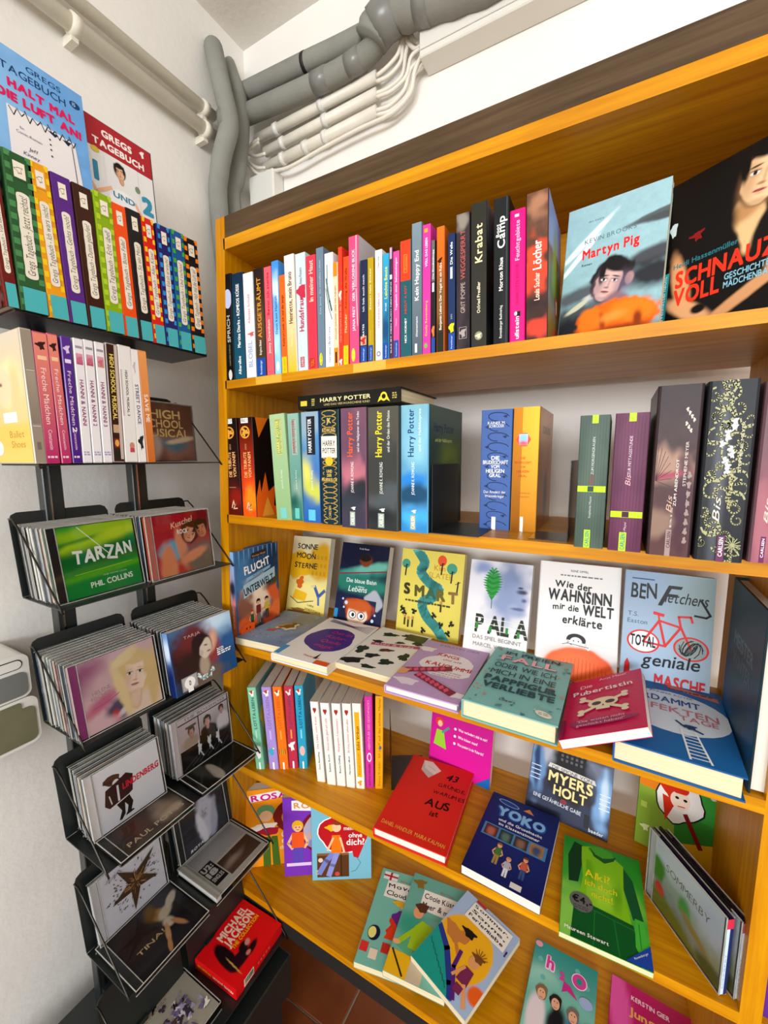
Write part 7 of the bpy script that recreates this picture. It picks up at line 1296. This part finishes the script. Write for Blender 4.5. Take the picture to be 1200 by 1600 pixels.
def tina(p, h):
    p.paint([(30, h * .6, 30, 34, 0, '#3c2a24', .7), (80, h * .8, 34, 30, 0, '#4c4c50', .7), (50, h * .1, 60, 20, 0, '#383438', .7), (62, h * .66, 9, 12, 30, '#c89c60', .3), (56, h * .78, 8, 14, -20, '#8c6434', .5), (70, h * .6, 12, 8, 30, '#e8d8c0', .3), (86, h * .72, 14, 6, 40, '#f0e4d4', .25), (64, h * .42, 7, 9, 0, '#e8dcc8', .3), (54, h * .28, 3.4, 16, -24, '#e0b084', .25), (46, h * .1, 3, 12, -24, '#d8a070', .25), (72, h * .28, 3.4, 14, 20, '#d8a074', .3)], '#24201f', '#1c181a', n=90, noise=.2)
    p.fit('TINA!', 14, h * .34, 40, 7, '#e0c890', b=.4)
def mjf(p, h):
    p.paint([(22, h * .5, 10, 30, -8, '#1c0c14', .12), (30, h * .28, 18, 10, -6, '#240c18', .15), (46, h * .36, 10, 7, 20, '#1c0c14', .2), (52, h * .22, 12, 5, 10, '#1c0c14', .3), (54, h * .36, 5, 4, 40, '#c88c7c', .3), (44, h * .22, 4, 3, 0, '#c87c6c', .3), (20, h * .3, 1, 18, -6, '#c8a04c', .3)], '#dc1418', '#dc1418', n=100, noise=.1)
    p.fit('MICHAEL', 34, h * .76, 58, 13, '#f0d0b8', b=2.4); p.fit('JACKSON', 34, h * .585, 58, 13, '#f0d0b8', b=2.4); p.fit('THE COLLECTION', 36, h * .48, 56, 6.5, '#f0b414', b=2)
def wt(p, h):
    p.rect(0, 0, 100, h, '#dcd6c4'); rnd = random.Random(11); p.rect(6, h * .93, 70, h * .935, '#a86858'); p.bars(6, h * .86, 60, h * .92, '#b08070', 2, 2, .4)
    for i in range(90): x, y = rnd.gauss(52, 17), rnd.gauss(h * .45, h * .15); p.blob(x, y, rnd.uniform(2, 7), rnd.uniform(2, 5), rnd.choice(('#3c3440', '#6c6484', '#9c94b0', '#c8c0c8', '#2c2426', '#e0dccc', '#5c5478', '#4c3c34')), .6, seed=i, rot=rnd.uniform(0, 180))
def dc(X, Y, Z, yaw, tilt, W, label, fn, **k):
    kk = W / .142; fr = Pr(100, 100 * (.125 * kk - .006) / (W - .0175)); fn(fr, fr.h)
    return disc_case(SK @ frame(X, Y, Z + .0006, yaw, tilt), label, k.pop('group', None), fr, W=W, H=.125 * kk, **k)
GC = 'clear disc cases packed behind the front covers on the rack'
rnd = random.Random(21)
protos = {}
def stack(X, Y, Z, yaw, tilt, n, W=.142, sp_=.0113, label='', kinds=('#e8e4dc', '#2c2c30', '#8a9ab0', '#c8c2b4', '#b03c3c', '#efece6', '#3c5c84', '#d8b8a0')):
    a, t = math.radians(yaw), math.radians(tilt); nx, ny = -math.sin(a), math.cos(a)
    for i in range(n):
        d = sp_ * (i + 1); c = kinds[(i * 3 + int(Y * 50)) % len(kinds)]; key = (c, W)
        M = SK @ frame(X + nx * d + rnd.uniform(-.0004, .0004), Y + ny * d + rnd.uniform(-.002, .002), Z + .0006, yaw + rnd.uniform(-.4, .4), tilt - .3 + rnd.uniform(-.15, .15))
        if key not in protos:
            e = disc_case(M, label, label[:0] or None, None, c, c, W, .125 * W / .142, .0102, rnd.choice(('#1c1c1c', '#cfcdc8', '#8c8c8c', '#e4e2de'))); protos[key] = e
        else: e = copy_tree(protos[key], M, label)
        e['label'] = label; e['group'] = 'disc cases: ' + label[:40]
dc(-.83, .483, TZ[2][0], 90, 3, .142, 'disc case with pale yellow capitals, at the right end of the second tray', hsm, stripc='#8c7c70', insert='#8c5c50')
z3, z4, z5, z6 = TZ[3][0], TZ[4][0], TZ[5][0], TZ[6][0]
dc(-.757, .303, z3, 92.0, 9.5, .142, 'green disc case with white brush lettering, front left on the third tray', tarz, stripc='#141414', spinecol='#1c5c2c')
stack(-.757, .303, z3, 92.0, 9.5, 7, label='clear disc case packed behind the green one on the third tray', sp_=.0125)
dc(-.747, .450, z3, 91.5, 5.5, .142, 'disc case with a red-toned kissing couple, front right on the third tray', kusch, stripc='#c86c5c', spinecol='#a83c2c')
stack(-.747, .450, z3, 91.5, 5.5, 8, label='clear disc case packed behind the kissing couple cover on the third tray', sp_=.0125)
dc(-.720, .296, z4, 89, 9.5, .142, 'disc case with a blond woman on pink, front left on the fourth tray', fisch, stripc='#8c2c74', spinecol='#c8a0a8')
stack(-.720, .296, z4, 89, 9.5, 9, label='clear disc case packed behind the blond woman cover on the fourth tray', sp_=.0118)
dg = book(SK @ frame(-.700, .450, z4 + .0006, 89, 7.8), .142, .018, .125, '#2c4c84', 'blue cardboard disc sleeve with a woman in profile, front right on the fourth tray', None, cover(.142, .125, rim), Pr(18, 125).paint([(9, 90, 12, 20, 0, '#c8d8ec', .6), (9, 30, 14, 30, 0, '#14245c', .6)], '#6c94c8', '#142050', n=8), pages='grey', cat='cd', name='disc_sleeve')
stack(-.700 - .009, .450, z4, 89, 7.8, 10, label='clear disc case packed behind the woman in profile sleeve on the fourth tray', sp_=.0112)
dc(-.667, .318, z5 , 88, 90, .134, 'dark disc case with thin gold capitals, lying flat left on the fifth tray', lambda p, h: dark([('PAUL POTTS', 8, .14, 86, 9, 0)], '#a89c80', ('#5c5048', '#3c3634'), [(70, h * .6, 20, 20, 0, '#b89c88', .5), (34, h * .4, 20, 30, 0, '#6c4c44', .6)])(p, h), insert='#4c4440') if False else None
def flat(X, Y, z, yaw, W, label, fn, **k):
    kk = W / .142; fr = Pr(100, 100 * (.125 * kk - .006) / (W - .0175)); fn(fr, fr.h)
    T = k.pop('T', .0102)
    return disc_case(SK @ frame(X, Y, z + T + .0008, yaw, 90), label, None, fr, W=W, H=.125 * kk, T=T, **k)
flat(-.667, .312, z5, 90, .136, 'dark brown disc case with thin pale capitals, lying flat on the fifth tray', dark([('PAUL POTTS', 8, .12, 88, 9, .5)], '#e0d4b4', ('#3c3634', '#5c5048'), [(75, 30, 22, 22, 0, '#b8a08c', .5), (34, 40, 18, 26, 0, '#6c443c', .6), (80, 20, 16, 8, 10, '#d8c4b0', .4)]), stripc='#3a3836', insert='#4c4440')
flat(-.673, .470, z5, 88, .136, 'black disc case with a white pillar print, lying flat on the fifth tray', dark([('ANNA', 46, .62, 48, 8, 0)], '#9ca098', ('#30322c', '#22241e'), [(34, 24, 9, 30, 0, '#d8d0c4', .15), (20, 50, 10, 30, 0, '#54564e', .5)]), stripc='#2c2c28', insert='#2c2c28')
dc(-.741, .309, z5 + .0112, 88, 9.5, .130, 'white disc case with a man in a hat and red lettering, on the fifth tray', lind, stripc='#e4e0e0', insert='#e8e8ec', spinecol='#e8e8ec')
stack(-.741, .309, z5 + .0112, 88, 9.5, 4, .130, label='clear disc case packed behind the man in a hat cover on the fifth tray', sp_=.0125)
dc(-.745, .466, z5 + .0112, 88, 4.5, .138, 'black disc case with three men in photo frames, front right on the fifth tray', boss, stripc='#cfc8cc', insert='#1c181a', spinecol='#c8c8c8')
stack(-.745, .466, z5 + .0112, 88, 4.5, 4, .138, label='clear disc case packed behind the three men cover on the fifth tray', sp_=.0125)
flat(-.641, .303, z6, 90, .142, 'dark disc case with a dancer in a pale dress lying on the sixth tray', tina, stripc='#3c3c40', insert='#242022')
flat(-.641, .463, z6, 90, .142, 'pale disc case with a black square and brown picture lying on the sixth tray', fortytwo, stripc='#dcdad4', insert='#dcdad4', T=.016)
dc(-.757, .308, z6 + .0112, 91, 9, .133, 'white disc case with a brown exploding star, standing left on the sixth tray', star, stripc='#c8c8cc', insert='#d4d4de', spinecol='#e0e0e4')
dc(-.762, .470, z6 + .017, 90, 10, .128, 'grey disc case with a long-haired blonde, standing on the sixth tray', blond, stripc='#24242a', insert='#2a2a30')
# red box set and the pale case on the lowest tray
z7 = TZ[7][0]
sp = Pr(25, 125); sp.rect(0, 0, 25, 125, '#d01418'); sp.up('MICHAEL JACKSON', 12, 8, 70, 6, '#f0c8b0', b=1); sp.up('THE COLLECTION', 12, 74, 118, 6, '#f0b414', b=1)
e = book(SK @ frame(-.626, .482, z7 + .0258, 92, 90), .140, .025, .123, '#d01418', 'bright red cardboard disc box lying on the lowest tray', None, cover(.140, .123, mjf), sp, pages='grey', cat='cd', name='disc_box')
bt = box('box_end', (.0003, .0006, -.0002), (.1402, .0244, .0012), M_COVER, e); put(bt, '#d01418'); bt2 = box('box_side', (.1388, .0006, 0), (.1403, .0244, .1232), M_COVER, e); put(bt2, '#c81216')
bc_ = Pr(140, 25); bc_.rect(22, 3, 50, 21, '#e8e0c8')
for i in range(16): bc_.rect(24 + 1.55 * i, 6, 24.7 + 1.55 * i + (i % 3) * .25, 19, '#222')
for i in range(5): bc_.ell(64 + 8 * i, 12, 2.5, 3, '#e8584c')
bc_.build('barcode_print', e, (0, .0246, -.0002), (1, 0, 0), (0, -1, 0), .14, .025)
e = flat(-.641, .322, z7, 90, .136, 'cream disc case with a purple and black scribble, lying on the lowest tray', wt, stripc='#d8d2c0', insert='#dcd6c4', T=.020)
bpy.data.objects.remove(_fo)
